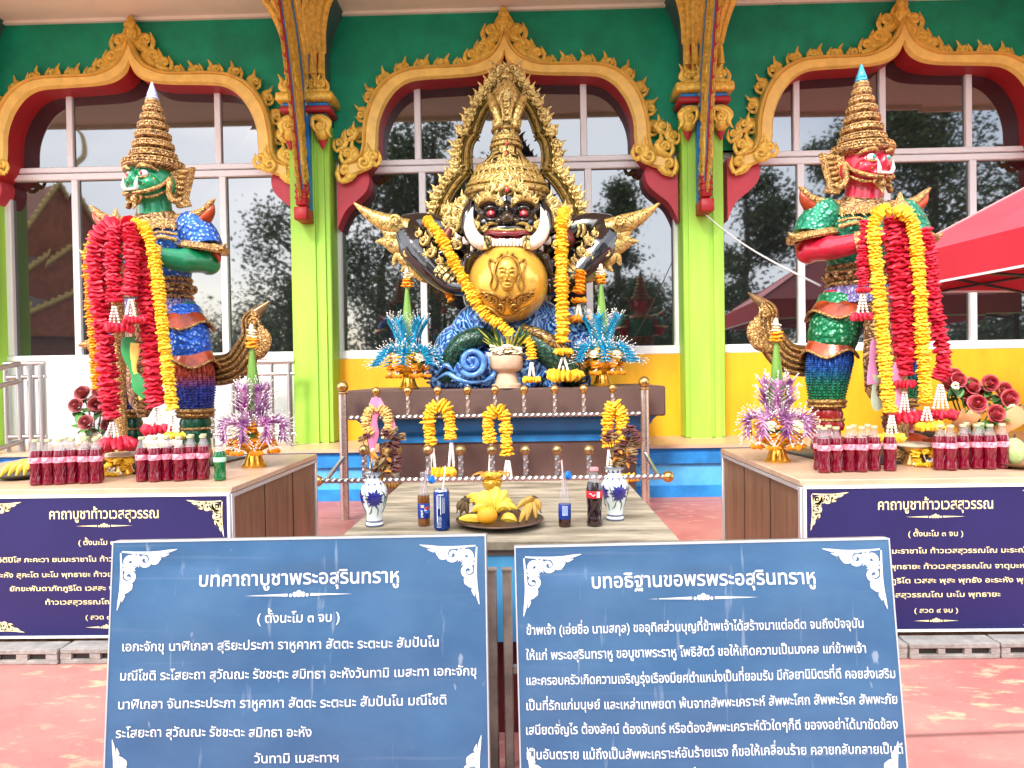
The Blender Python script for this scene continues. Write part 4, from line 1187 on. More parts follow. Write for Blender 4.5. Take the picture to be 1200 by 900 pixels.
# globe with a face in relief
gc = P(596, 332, 6.16)
m = MB(); m.ell(gc, 46.5 / S(6.16), 0, 40, 26)
glo = m.build('golden_globe', M_GLOBE, rah, smooth=80)
Rg = 46.5 / S(6.16)
def on_globe(px, py, lift=0.0):
    """the point of the globe's front that shows at that place"""
    d = ray(px, py); o = Vector((0, 0, H)); oc_ = o - gc
    A, B, C = d.dot(d), 2 * d.dot(oc_), oc_.dot(oc_) - (Rg + lift) ** 2
    D = max(0, B * B - 4 * A * C)
    return o + d * ((-B - math.sqrt(D)) / (2 * A))
def gtube(mb, pts, rad, lift=.004, n=6, sub=4, mi=0):
    mb.tube([Vector(p) for p in cr([on_globe(a_, b_, lift) for a_, b_ in pts], sub)], [r / S(5.9) for r in (rad if hasattr(rad, '__len__') else [rad])], n, mi)
m = MB()
fcx = 594.5
for (px, py, rx, ry, dd) in [(fcx, 320, 13, 19, .055), (fcx, 334, 8, 8, .05), (fcx, 325, 3.2, 6.5, .085), (fcx - 6, 324, 4.5, 6, .058), (fcx + 6, 324, 4.5, 6, .058), (fcx, 308, 11, 6, .05)]:
    p = on_globe(px, py, -.02)
    m.ell(p, (rx / S(5.85), dd, ry / S(5.85)), 0, 14, 9)
for sg in (-1, 1):
    for pts, r in [([(fcx + sg * 2, 315), (fcx + sg * 6, 312.5), (fcx + sg * 11, 315)], 1.1), ([(fcx + sg * 2.5, 318.5), (fcx + sg * 6, 317), (fcx + sg * 10, 318.5)], 1.5), ([(fcx + sg * 1.5, 328.5), (fcx + sg * 3, 327.2)], 1.6)]:
        gtube(m, pts, r, .045)
gtube(m, [(fcx - 5, 333), (fcx - 2, 332.2), (fcx, 332.8), (fcx + 2, 332.2), (fcx + 5, 333)], [.5, 1.4, 1.2, 1.4, .5], .046)
gtube(m, [(fcx - 4, 335.5), (fcx, 336.5), (fcx + 4, 335.5)], [.5, 1.5, .5], .045)
rl_ = remesh(m, .0045, 3)
o = rl_.build('relief_face', mat('relief_gold', (.60, .36, .06), .28, .45, var=.15, vscale=30), glo, smooth=0)
for pl in o.data.polygons: pl.use_smooth = True
m = MB()
for sg in (-1, 1):
    gtube(m, [(fcx, 299), (fcx + sg * 8, 303), (fcx + sg * 13, 310), (fcx + sg * 15, 320), (fcx + sg * 12, 332), (fcx + sg * 16, 341)], [1.6, 1.8, 1.8, 1.6, 1.4, .8], .012)
    gtube(m, [(fcx + sg * 14, 308), (fcx + sg * 20, 304), (fcx + sg * 21, 312), (fcx + sg * 18, 324), (fcx + sg * 20, 334), (fcx + sg * 17, 340)], [1.2, 1.6, 1.4, 1.4, 1.2, .6], .01)
    gtube(m, [(fcx + sg * 3, 302), (fcx + sg * 6, 297), (fcx + sg * 9, 300), (fcx + sg * 13, 303)], [1, 1.3, 1.3, .5], .012)
    for cx, cy, r in [(18, 352, 7), (9, 361, 6), (24, 349, 5), (4, 352, 5), (29, 345, 4)]:
        gtube(m, [(fcx + sg * (cx + r * (1 - k / 16) * math.cos(k * .6 + 2)), cy + r * (1 - k / 16) * math.sin(k * .6 + 2)) for k in range(14)], [1.9, 1.7, 1.2], .008, 6, 1)
    gtube(m, [(fcx, 346), (fcx + sg * 6, 350), (fcx + sg * 13, 345), (fcx + sg * 22, 343), (fcx + sg * 34, 338)], [2, 2.4, 2.2, 2.2, .6], .008)
    gtube(m, [(fcx, 372), (fcx + sg * 8, 370), (fcx + sg * 16, 364), (fcx + sg * 27, 358)], [2, 2.6, 2.6, .8], .006)
gtube(m, [(fcx, 302), (fcx, 294)], [2.2, .4], .012)
m.build('globe_scroll', mat('dark_gold_relief', (.38, .20, .035), .3, .5, var=.3, vscale=30), glo, smooth=60)

# head: one remeshed form, features as parts
m = MB()
pell(m, 594, 250, 6.42, 42, 42, .30)
pell(m, 594, 268, 6.34, 44, 22, .28)
for sg in (-1, 1):
    pell(m, 594 + sg * 20, 240, 6.20, 13, 7, .10)
    pell(m, 594 + sg * 25, 264, 6.18, 13, 12, .12)
    pell(m, 594 + sg * 9, 259, 6.08, 7, 5.5, .06)
pell(m, 594, 270, 6.12, 31, 8, .12)
pell(m, 594, 248, 6.14, 6, 12, .09); pell(m, 594, 256, 6.06, 9, 8, .08)
hd = remesh(m, .010, 4).build('head', M_BLK, rah, smooth=0)
for pl in hd.data.polygons: pl.use_smooth = True
hy = 6.06
for sg in (-1, 1):
    ex = 594.5 + sg * 19
    m = MB(); pell(m, ex, 250, 6.10, 5.6, 5.6, .05); ey = m.build('eye', M_EYE, hd, smooth=80)
    m = MB(); pell(m, ex, 250, 6.055, 2.0, 2.0, .012, 0, 10, 6); m.build('pupil', mat('pink_pupil', (.75, .25, .25), .2), ey, smooth=80)
    m = MB()
    ptube(m, [(ex - 9, 251, 6.09), (ex - 5, 244, 6.05), (ex + 3, 243, 6.05), (ex + 9, 249, 6.09)], [1, 2, 2, 1], 8, 0, 4)
    ptube(m, [(ex - 9, 252, 6.09), (ex - 3, 257, 6.05), (ex + 4, 257, 6.05), (ex + 9, 251, 6.09)], [1, 1.8, 1.8, 1], 8, 0, 4)
    m.build('eyelid', M_BLK, hd, smooth=60)
    m = MB()
    ptube(m, [(594 + sg * 5, 243, 6.05), (594 + sg * 10, 236, 6.03), (594 + sg * 20, 233, 6.04), (594 + sg * 29, 236, 6.08), (594 + sg * 34, 243, 6.14)], [2, 4, 4.6, 3.6, 1], 8, 0, 4, .7)
    curl(m, facing(594 + sg * 9, 236, 6.0, 7), .6, 1.3, (.3, .15), 0, 0, (0, 0), sg)
    for cx, cy, s_, rt in [(594 + sg * 12, 230, 10, -10 * sg), (594 + sg * 22, 227, 10, -25 * sg), (594 + sg * 31, 231, 9, -45 * sg)]:
        kranok(m, facing(cx, cy + 5, 6.06, s_, rt), -sg)
    m.build('eyebrow', M_PGOLD, hd, smooth=60)
    m = MB()
    ptube(m, [(594 + sg * 11, 263, 6.03), (594 + sg * 20, 262, 6.02), (594 + sg * 30, 268, 6.06), (594 + sg * 34, 260, 6.12), (594 + sg * 33, 252, 6.16)], [1.5, 3, 3, 2.4, 1], 8, 0, 4, .7)
    for cx, cy, s_, rt in [(594 + sg * 33, 265, 9, -60 * sg), (594 + sg * 25, 270, 8, -20 * sg)]:
        kranok(m, facing(cx, cy, 6.02, s_, rt), -sg)
    m.build('cheek_ornament', M_PGOLD, hd, smooth=60)
    m = MB()
    ptube(m, [(594 + sg * 21, 284, 6.04), (594 + sg * 29, 285, 5.98), (594 + sg * 37, 280, 5.96), (594 + sg * 43, 269, 5.98), (594 + sg * 43.5, 256, 6.02), (594 + sg * 40, 243, 6.06)], [7.6, 8.4, 8.2, 7.2, 5, .8], 14, 0, 5, Y=6.0)
    m.build('tusk', M_TUSK, hd, smooth=70)
    m = MB()
    ptube(m, [(594 + sg * 21, 278, 5.955), (594 + sg * 21.5, 290, 5.955)], [2.6, 2.6], 8, 0, 1); ptube(m, [(594 + sg * 24.5, 276.5, 5.93), (594 + sg * 25.5, 292, 5.93)], [2.6, 2.6], 8, 0, 1)
    m.build('tusk_ring', M_DGOLD, hd, smooth=60)
    m = MB()
    for cx, cy, s_ in [(594 + sg * 49, 282, 7), (594 + sg * 40, 292, 6), (594 + sg * 58, 276, 5)]:
        ptube(m, [(cx - sg * 4, cy + s_ * .4, 6.14), (cx, cy + s_ * .3, 6.1), (cx + sg * 2, cy - s_ * .6, 6.12)], [1.5, 3, .8], 8, 0, 3)
    m.build('small_fang', M_TUSK, rah, smooth=60)
    # ear and its gilded flare
    m = MB()
    ptube(m, [(594 + sg * 42, 235, 6.36), (594 + sg * 48, 250, 6.32), (594 + sg * 48, 268, 6.3), (594 + sg * 44, 282, 6.28)], [4, 7, 7, 3], 10, 0, 4, .7)
    m.build('ear', M_BLK, hd, smooth=60)
    m = MB()
    for cx, cy, s_, rt in [(594 + sg * 52, 252, 17, -55), (594 + sg * 56, 264, 16, -70), (594 + sg * 50, 240, 16, -35), (594 + sg * 60, 274, 14, -85), (594 + sg * 66, 262, 14, -60), (594 + sg * 68, 250, 14, -30), (594 + sg * 55, 284, 14, -110)]:
        kranok(m, facing(cx, cy, 6.34, s_, rt * sg), -sg)
    ptube(m, [(594 + sg * 46, 240, 6.42), (594 + sg * 66, 241, 6.46), (594 + sg * 76, 242, 6.5)], [4, 3.5, 3], 8, 0, 3)
    pell(m, 594 + sg * 60, 262, 6.44, 17, 22, .03)
    m.build('ear_flare', M_DGOLD if False else M_PGOLD, rah, smooth=60)
    m = MB()
    ptube(m, [(594 + sg * 66, 268, 6.36), (594 + sg * 72, 282, 6.36), (594 + sg * 64, 296, 6.34)], [5, 9, 4], 8, 0, 3)
    m.build('shoulder_scroll', mat('dark_red_relief', (.16, .03, .02), .35, .3, var=.4, vscale=20), rah, smooth=60)
m = MB(); pell(m, 594.5, 256, 6.0, 8, 6.5, .06); pell(m, 594.5, 253.5, 5.955, 4, 4, .03)
for sg in (-1, 1): pell(m, 594.5 + sg * 9.5, 259, 6.04, 5, 4.2, .04)
m.build('nose', mat('dark_gold_black', (.07, .05, .03), .2, .5, coat=.8), hd, smooth=80)
m = MB()
ptube(m, [(568, 275, 6.06), (575, 272, 6.02), (584, 274, 5.99), (594, 273.5, 5.97), (604, 274, 5.99), (613, 272, 6.02), (621, 275, 6.06)], [1.5, 2.8, 3, 2.6, 3, 2.8, 1.5], 8, 0, 4)
m.build('upper_lip', M_LIP, hd, smooth=60)
m = MB()
ptube(m, [(570, 270.5, 6.05), (582, 269, 6.0), (594, 270, 5.98), (606, 269, 6.0), (618, 270.5, 6.05)], [1, 2.2, 1.6, 2.2, 1], 8, 0, 4)
m.build('moustache', M_PGOLD, hd, smooth=60)
m = MB()
for k in range(8):
    pass
for k in range(9):
    a_ = P(576 + k * 4.1, 279.5 + .4 * math.sin(k * 2), 5.945 + .03 * abs(k - 4) / 4); b_ = P(580 + k * 4.1, 288.5, 5.95 + .03 * abs(k - 4) / 4)
    m.box((a_.x, a_.y, b_.z), (b_.x - .002, a_.y + .05, a_.z), bev=.004)
m.build('teeth', M_TUSK, hd, smooth=60)
m = MB(); ptube(m, [(572, 281, 6.08), (594, 284, 6.02), (617, 281, 6.08)], [6, 5.5, 6], 8, 0, 3); m.build('mouth', M_LIP, hd, smooth=60)

# crown
m = MB()
cx = P(594, 228, 6.42).x
def zz(py): return P(594, py, 6.42).z
sc_ = 1 / S(6.42)
m.lathe([(43 * sc_, zz(238)), (46 * sc_, zz(232)), (46 * sc_, zz(222)), (43 * sc_, zz(214)), (39 * sc_, zz(206)), (33 * sc_, zz(197)), (26 * sc_, zz(188)), (19 * sc_, zz(180)), (16.5 * sc_, zz(172)), (17 * sc_, zz(168)), (14 * sc_, zz(163)), (15 * sc_, zz(154)), (16 * sc_, zz(150)), (12 * sc_, zz(144)), (12 * sc_, zz(128)), (15 * sc_, zz(118)), (16 * sc_, zz(108)), (11 * sc_, zz(98)), (4 * sc_, zz(90))], 36, (cx, 6.46, 0))
crn = m.build('crown', M_DGOLD, rah, smooth=50)
m = MB()
for py, r, t_ in [(228, 46, 4.4), (221, 46.5, 2.2), (171, 17.5, 2.4), (165, 16.5, 1.8), (152, 16, 1.8), (144, 12.5, 1.6)]:
    m.tube([(cx + r * sc_ * math.cos(a_), 6.46 + r * sc_ * math.sin(a_), zz(py + 4 * (math.sin(a_) if py > 215 else 0) * -1 - (4 if py > 215 else 0))) for a_ in np.linspace(0, 2 * PI, 41)], t_ * sc_, 8)
for i in range(17):                            # upright leaves round the brow band and the tiers
    a_ = -PI + PI * i / 16
    for py, r, s_ in [(219, 45, 15), (205, 39, 12), (150, 15, 13), (163, 16, 7)]:
        if s_ == 13 and i % 2: continue
        n_ = Vector((math.cos(a_), math.sin(a_), 0)); u = Vector((-n_.y, n_.x, 0))
        kranok(m, MS((cx + r * sc_ * n_.x, 6.46 + r * sc_ * n_.y, zz(py)), u, Vector((0, 0, 1)) - n_ * .35, s_ * sc_), 1 if i < 8 else -1)
for dx, py, s_, rt, fl in [(-7, 222, 17, 15, 1), (7, 222, 17, -15, -1), (-16, 224, 14, 35, 1), (16, 224, 14, -35, -1), (-6, 208, 13, 20, 1), (6, 208, 13, -20, -1), (-5, 192, 11, 20, 1), (5, 192, 11, -20, -1), (-4, 178, 8, 10, 1), (4, 178, 8, -10, -1)]:
    yy = 6.46 - (46 if py > 215 else 36 if py > 200 else 28 if py > 185 else 18) * sc_ - .02
    kranok(m, facing(594 + dx, py, yy, s_, rt), fl)
m.build('crown_leaf', M_PGOLD, crn, smooth=60)
m = MB()
for dx, py, r in [(0, 222, 3.4), (0, 212, 2.2), (0, 168, 2.6), (0, 180, 2), (-5, 182, 1.6), (5, 182, 1.6), (0, 196, 1.8)]:
    pell(m, 594 + dx, py, 6.46 - (50 if py > 215 else 40 if py > 205 else 30 if py > 190 else 20) * sc_ - .015, r * .8, r * 1.3, .02, 0, 8, 6)
m.build('red_jewel', mat('red_jewel', (.5, .03, .02), .1, coat=1), crn, smooth=80)
# elephant-like ornament that joins the crown to the top of the frame
m = MB()
pell(m, 594, 116, 6.42, 15, 21, .11)
for sg in (-1, 1):
    ptube(m, [(594 + sg * 20, 112, 6.42), (594 + sg * 14, 128, 6.36), (594 + sg * 9, 143, 6.34), (594 + sg * 13, 147, 6.33), (594 + sg * 16, 141, 6.35)], [5, 6, 5, 4, 1.5], 8, 0, 4)
    ptube(m, [(594 + sg * 4, 108, 6.33), (594 + sg * 7, 120, 6.3), (594 + sg * 4, 134, 6.3), (594 + sg * 6, 147, 6.32)], [1.5, 2, 2, 1], 6, 0, 4)
for py in (112, 120, 128, 136): kranok(m, facing(594, py + 5, 6.30, 8), 1)
m.build('top_ornament', M_PGOLD, crn, smooth=60)

# pointed halo frame round the head
cl = [(594, 88), (584, 102), (573, 117), (564, 131), (558, 145), (555, 155), (555, 156), (548, 166), (545, 182), (546, 199), (546, 200), (538, 208), (531, 217), (523, 230), (518, 243), (514, 258), (513, 275), (517, 292)]
cl2 = cr([(a_, b_) for a_, b_ in cl], 4)
m = MB(); fl_ = MB()
Yh = 6.62
for sg in (1, -1):
    pts = [np.array(p) if sg > 0 else np.array((1188 - p[0], p[1])) for p in cl2]
    def off(i, d):
        a_, b_ = pts[max(0, i - 1)], pts[min(len(pts) - 1, i + 1)]
        t = unit(b_ - a_); nn = np.array((t[1], -t[0])) * -sg
        return pts[i] + nn * d
    for d0, d1, yf, mi in [(-9, 9, .04, 1), (8.8, 13, .05, 1), (-8.5, -5.2, .075, 0), (-4.6, 1.2, .10, 0), (1.8, 4.2, .075, 0), (4.8, 9, .09, 0)]:
        rings = []
        for i in range(len(pts)):
            a_, b_ = off(i, d0), off(i, d1)
            c_ = (a_ + b_) / 2
            rings.append([P(a_[0], a_[1], Yh), P(a_[0], a_[1], Yh - yf * .7), P(c_[0], c_[1], Yh - yf), P(b_[0], b_[1], Yh - yf * .7), P(b_[0], b_[1], Yh)])
        m.loft(rings, mi)
    L = [0]
    for i in range(1, len(pts)): L.append(L[-1] + np.linalg.norm(pts[i] - pts[i - 1]))
    d = 10
    while d < L[-1]:
        i = int(np.searchsorted(L, d)); i = min(i, len(pts) - 2)
        o_ = off(i, 8.5); o2 = off(i, 20); nn = unit(o2 - o_)
        t = unit(pts[i + 1] - pts[i])
        v = nn * .7 - t * .75                    # leaning upward along the frame
        ang = math.degrees(math.atan2(-v[1], v[0])) - 90
        kranok(fl_, facing(o_[0], o_[1], Yh - .075, 13.5, ang), -sg)
        d += 9.6
hal = m.build('halo_frame', [M_PGOLD, mat('dark_bronze_gold', (.05, .03, .01), .35, .4)], rah, smooth=50)
for py, s_ in [(90, 22), (97, 16)]:
    for sg in (-1, 1): kranok(fl_, facing(594 + sg * 5, py, Yh - .06, s_, -sg * 12), sg)
pell(fl_, 594, 92, Yh - .09, 8, 7, .07); pell(fl_, 594, 83, Yh - .06, 5, 6, .05)
leaf2(fl_, [(0, 0), (0, .5), (0, 1)], [.25, .2, .02], facing(594, 84, Yh - .06, 12))
fl_.build('flame_edge', M_PGOLD, hal, smooth=60)

# ------------------------------------------------------------ the two guardian giants
GY = 3.80
def metal(name, hi, lo, sc__=34, st=(1, 1, 1), zr=None, pos=(.0, .5), feat='F1', me=.35):
    return carved(name, lo, hi, sc__, .28, me, .7, pos, feat, st, zr, invert=True)
M_ANT = carved('antique_gold_relief', (.56, .31, .12), (.07, .025, .015), 34, .38, .45, .8, (.02, .16))
M_ANT2 = carved('antique_gold', (.58, .33, .10), (.13, .045, .018), 44, .34, .4, .8, (.01, .13))
M_ORFL = mat('orange_red_lacquer', (.36, .045, .008), .32, .25, var=.6, vscale=12, coat=.25, bump=.4, bscale=30)
RZ, RH, HEAD = R(7), R(11), []
def giant(cx, feet_y, mir, skin, vest, thigh, greave, cone, ankle, eye, label, tailm):
    """a guardian standing square to the front, hands on a club; built facing -y round its own feet, inner side at +x"""
    loc = (cx, GY, PTZ)
    t = thing('guardian_statue', label, 'statue', loc, rz=-mir * RZ, local=True)
    def out(mb, name, mats, par=None, smooth=60):
        if (par is not None and par in HEAD) or name in ('head', 'crown', 'ear_flare'):
            ca, sa = math.cos(-RH), math.sin(-RH); mb.v = [(v[0] * ca - v[1] * sa, v[0] * sa + v[1] * ca, v[2]) for v in mb.v]
        elif name in ('tail', 'tail_scroll', 'tail_tip'):
            ca, sa = math.cos(RZ), math.sin(RZ); mb.v = [(v[0] * ca - v[1] * sa, v[0] * sa + v[1] * ca, v[2]) for v in mb.v]
        if mir < 0: mb.v = [(-v[0], v[1], v[2]) for v in mb.v]
        o = mb.build(name, mats, par or t, (0, 0, 0), smooth)
        if name in ('head', 'crown') or par in HEAD: HEAD.append(o)
        return o
    # skin: one continuous body
    m = MB()
    m.ell((0, .02, 1.05), (.17, .13, .26)); m.ell((0, .02, .84), (.16, .125, .13)); m.ell((0, .01, 1.2), (.2, .12, .1))
    m.tube([(0, .01, 1.22), (0, 0, 1.40)], [.08, .066], 12)
    for s_ in (-1, 1):
        m.tube(cr([(s_ * .19, .02, 1.24), (s_ * .25, .03, 1.14), (s_ * .275, .0, 1.065)], 3), [.085, .078, .068], 12)
        m.tube(cr([(s_ * .275, .01, 1.07), (s_ * .22, -.13, 1.055), (s_ * .10, -.25, 1.075), (s_ * .03, -.29, 1.09)], 3), [.066, .058, .042, .035], 12)
        m.ell((s_ * .285, .03, 1.055), (.062, .06, .058)); m.ell((s_ * .235, -.09, 1.06), (.062, .07, .064))
        m.ell((s_ * .03, -.29, 1.09), (.045, .04, .055))
        for k in range(4): m.tube([(s_ * .055, -.315, 1.125 - k * .024), (s_ * .01, -.345, 1.12 - k * .024), (-s_ * .02, -.33, 1.115 - k * .024)], [.013, .013, .011], 6)
        m.tube(cr([(s_ * .09, .02, .82), (s_ * .16, .0, .62), (s_ * .19, .01, .42), (s_ * .2, .02, .2), (s_ * .2, .02, .05)], 3), [.12, .115, .085, .07, .075], 12)
        m.ell((s_ * .21, -.06, .045), (.075, .15, .05))
    b = remesh(m, .011, 4); o = out(b, 'body', skin); [setattr(pl, 'use_smooth', True) for pl in o.data.polygons]
    # head
    m = MB()
    m.ell((0, .0, 1.485), (.118, .125, .135)); m.ell((0, -.035, 1.425), (.098, .095, .06))
    for s_ in (-1, 1):
        m.ell((s_ * .062, -.078, 1.458), (.046, .05, .045)); m.ell((s_ * .045, -.098, 1.545), (.045, .03, .018)); m.ell((s_ * .026, -.132, 1.468), (.02, .022, .018))
    m.ell((0, -.128, 1.482), (.024, .034, .04)); m.ell((0, -.10, 1.428), (.062, .045, .03)); m.ell((0, -.085, 1.395), (.045, .045, .025))
    m.tube([(0, .01, 1.27), (0, 0, 1.42)], [.092, .08], 24)
    h = out(remesh(m, .006, 3), 'head', skin); [setattr(pl, 'use_smooth', True) for pl in h.data.polygons]
    for s_ in (-1, 1):
        m = MB(); m.ell((s_ * .047, -.108, 1.508), (.024, .02, .021)); e = out(m, 'eye', mat('eye_white', (.8, .72, .68), .15, coat=1), h)
        m = MB(); m.ell((s_ * .047, -.124, 1.508), (.011, .007, .011), 0, 8, 6); out(m, 'iris', eye, e)
        m = MB(); m.tube(cr([(s_ * .02, -.128, 1.532), (s_ * .05, -.13, 1.545), (s_ * .085, -.105, 1.54), (s_ * .105, -.07, 1.525)], 3), [.006, .012, .011, .004], 8); m.tube(cr([(s_ * .02, -.122, 1.49), (s_ * .05, -.126, 1.484), (s_ * .08, -.10, 1.495)], 3), [.003, .005, .003], 6); out(m, 'eyebrow', M_ANT2, h)
        m = MB(); m.tube(cr([(s_ * .036, -.145, 1.425), (s_ * .042, -.155, 1.445), (s_ * .046, -.15, 1.485)], 3), [.011, .0105, .002], 8); out(m, 'fang', M_TUSK, h)
        m = MB()
        m.tube(cr([(s_ * .01, -.147, 1.405), (s_ * .05, -.14, 1.405), (s_ * .09, -.10, 1.425), (s_ * .115, -.05, 1.46), (s_ * .12, -.02, 1.50)], 3), [.006, .011, .012, .010, .005], 8)
        m.tube(cr([(s_ * .03, -.125, 1.385), (s_ * .08, -.085, 1.395), (s_ * .11, -.03, 1.43)], 3), [.006, .009, .006], 8)
        m.tube(cr([(s_ * .055, -.125, 1.45), (s_ * .085, -.105, 1.455), (s_ * .095, -.09, 1.48), (s_ * .075, -.112, 1.475)], 3), [.006, .008, .007, .004], 8)
        out(m, 'cheek_ornament', M_ANT2, h)
        # ear flare: a gilded wing behind the ear
        m = MB()
        m.prism([(s_ * .115, .0, 1.54), (s_ * .215, .05, 1.565), (s_ * .19, .05, 1.48), (s_ * .165, .05, 1.41), (s_ * .185, .05, 1.365), (s_ * .12, .03, 1.355), (s_ * .105, .0, 1.42)], (0, .022, 0))
        for k in range(6): m.ell((s_ * (.168 - k * .006), .03, 1.535 - k * .027), (.032 - k * .002, .02, .013), 0, 8, 5)
        m.tube(cr([(s_ * .12, -.01, 1.50), (s_ * .135, -.03, 1.46), (s_ * .13, -.03, 1.41), (s_ * .155, -.02, 1.375), (s_ * .19, 0, 1.39)], 3), [.012, .016, .015, .016, .004], 8)
        out(m, 'ear_flare', M_ANT2, t)
        m = MB(); m.ell((s_ * .118, -.005, 1.465), (.022, .03, .045)); out(m, 'ear', skin, h)
    m = MB(); m.box((-.034, -.152, 1.418), (.034, -.125, 1.432), bev=.004); out(m, 'teeth', M_TUSK, h)
    m = MB(); m.ell((0, -.118, 1.378), (.022, .028, .03)); m.tube([(0, -.12, 1.37), (0, -.135, 1.325)], [.018, .004], 8)
    for s_ in (-1, 1): m.tube(cr([(s_ * .02, -.13, 1.40), (s_ * .05, -.13, 1.385), (s_ * .03, -.12, 1.365)], 3), [.004, .008, .004], 6)
    out(m, 'chin_ornament', M_ANT2, h)
    # tall tiered crown
    m = MB()
    TR = [(1.63, .114), (1.682, .100), (1.734, .087), (1.784, .073), (1.832, .059), (1.876, .046), (1.91, .035)]
    prof = [(.10, 1.535), (.145, 1.555), (.152, 1.575), (.143, 1.592), (.112, 1.600)]
    for z, r in TR: prof += [(r * .82, z - .022), (r * .98, z - .014), (r, z), (r * .94, z + .014), (r * .78, z + .021)]
    prof += [(.026, 1.934)]
    m.lathe(prof, 30, (0, .005, 0))
    c = out(m, 'crown', M_ANT, t, 35)
    m = MB()
    for r, z, n_, s_ in [(.150, 1.578, 34, .012)] + [(r, z, int(24 - 2 * i), .0098 - .0006 * i) for i, (z, r) in enumerate(TR)]:
        for k in range(n_):
            a_ = 2 * PI * k / n_
            m.ell((r * math.cos(a_), .005 + r * math.sin(a_), z), (s_ * .62, s_ * .62, s_ * .9), 0, 6, 4)
        for dz in (-1.15, 1.15): m.tube([((r - .001) * math.cos(q), .005 + (r - .001) * math.sin(q), z + dz * s_) for q in np.linspace(0, 2 * PI, 31)], .0042, 6)
    out(m, 'crown_bead', M_ANT2, c)
    m = MB(); m.lathe([(.030, 1.925), (.034, 1.932), (.026, 1.945), (.028, 1.95), (.016, 1.985), (.004, 2.02)], 14, (0, .005, 0)); out(m, 'crown_tip', cone, c, 40)
    # scaled vest, sleeves, collar, horns on the shoulders
    m = MB()
    rg = []
    for z, rx, ry in [(.90, .165, .135), (1.0, .175, .14), (1.1, .195, .145), (1.18, .215, .145), (1.24, .215, .135), (1.29, .15, .11)]:
        rg.append([(rx * math.cos(a_), .015 + ry * math.sin(a_), z) for a_ in np.linspace(0, 2 * PI, 29)[:-1]])
    m.loft(rg, 0); out(m, 'vest', vest, t)
    m = MB()
    for s_ in (-1, 1):
        m.tube(cr([(s_ * .20, -.115, 1.16), (s_ * .12, -.145, 1.175), (s_ * .05, -.15, 1.13), (s_ * .0, -.15, 1.10)], 3), .012, 8)
        m.tube(cr([(s_ * .20, -.11, 1.19), (s_ * .11, -.14, 1.20), (s_ * .03, -.145, 1.16)], 3), .008, 8)
    out(m, 'vest_trim', M_ANT2, t)
    m = MB()
    for k, (z, rx, ry, b_) in enumerate([(1.325, .105, .10, .03), (1.30, .15, .125, .035), (1.275, .20, .15, .035)]):
        m.loft([[(rx * q_ * math.cos(a_), .01 + ry * q_ * math.sin(a_) , z + dz - (.03 * max(0, -math.sin(a_)))) for a_ in np.linspace(0, 2 * PI, 31)[:-1]] for q_, dz in ((.70, .022), (.9, .02), (1.0, .0), (.98, -.014), (.7, -.012))], 0)
    out(m, 'collar', M_ANT, t)
    m = MB()
    for k in range(13):
        a_ = -PI + PI * k / 12
        n_ = Vector((math.cos(a_), math.sin(a_), 0))
        kranok(m, MS((.185 * n_.x, .01 + .14 * n_.y, 1.27 + .02 * n_.y * .5), Vector((-n_.y, n_.x, 0)), Vector((n_.x * .6, n_.y * .6, -1)), .062), 1 if k < 6 else -1)
    out(m, 'collar_leaf', M_ANT2, t)
    for s_ in (-1, 1):
        m = MB()
        m.tube(cr([(s_ * .17, .02, 1.27), (s_ * .205, .0, 1.255), (s_ * .25, .01, 1.20), (s_ * .268, .01, 1.145)], 3), [.05, .085, .094, .098], 16); out(m, 'sleeve', vest, t)
        m = MB()
        rg = []
        for q_, dz in ((.7, .03), (1.0, .012), (1.18, -.012), (1.1, -.022), (.7, -.01)):
            rg.append([(s_ * (.268 + .112 * q_ * math.cos(a_)), .01 + .108 * q_ * math.sin(a_), 1.14 + dz - .02 * math.cos(a_) + (.028 if q_ > 1.1 and math.cos(a_) > .9 else 0)) for a_ in np.linspace(0, 2 * PI, 25)[:-1]])
        m.loft(rg, 0)
        m.tube(cr([(s_ * .33, -.02, 1.14), (s_ * .385, -.02, 1.125), (s_ * .42, -.03, 1.15)], 3), [.02, .02, .003], 8)
        tr_ = out(m, 'sleeve_trim', M_ANT2, t)
        m = MB(); m.tube(cr([(s_ * .31, .0, 1.125), (s_ * .345, .01, 1.10), (s_ * .36, .01, 1.06)], 3), [.02, .035, .006], 8, 0, .6); out(m, 'sleeve_lining', M_ORFL, t)
        m = MB()
        m.tube(cr([(s_ * .13, .0, 1.30), (s_ * .21, -.01, 1.295), (s_ * .285, -.01, 1.32), (s_ * .335, -.02, 1.365), (s_ * .36, -.02, 1.385)], 3), [.03, .04, .034, .018, .003], 10, 0, .75); ep = out(m, 'shoulder_horn', M_ANT2, t)
        m = MB(); m.tube(cr([(s_ * .20, .0, 1.265), (s_ * .275, .0, 1.275), (s_ * .325, -.01, 1.32), (s_ * .347, -.015, 1.36)], 3), [.03, .045, .03, .004], 10, 0, .7); out(m, 'horn_lining', M_ORFL, ep)
        m = MB()
        a_, b_ = Vector((s_ * .155, -.20, 1.06)), Vector((s_ * .085, -.262, 1.075))
        for k in range(3):
            m.tube([a_.lerp(b_, k * .34), a_.lerp(b_, k * .34 + .3)], [.062 - k * .005, .058 - k * .005], 14)
        for k in range(8):
            an = k * PI / 4
            m.ell(a_.lerp(b_, .5) + Vector((0, 0, .05 * math.sin(an))) + Vector((s_ * .6, -.7, 0)).cross(Vector((0, 0, 1))).normalized() * .05 * math.cos(an), .018, 0, 6, 4)
        out(m, 'bracelet', M_ANT2, t)
    # belt, tiers of the skirt
    m = MB()
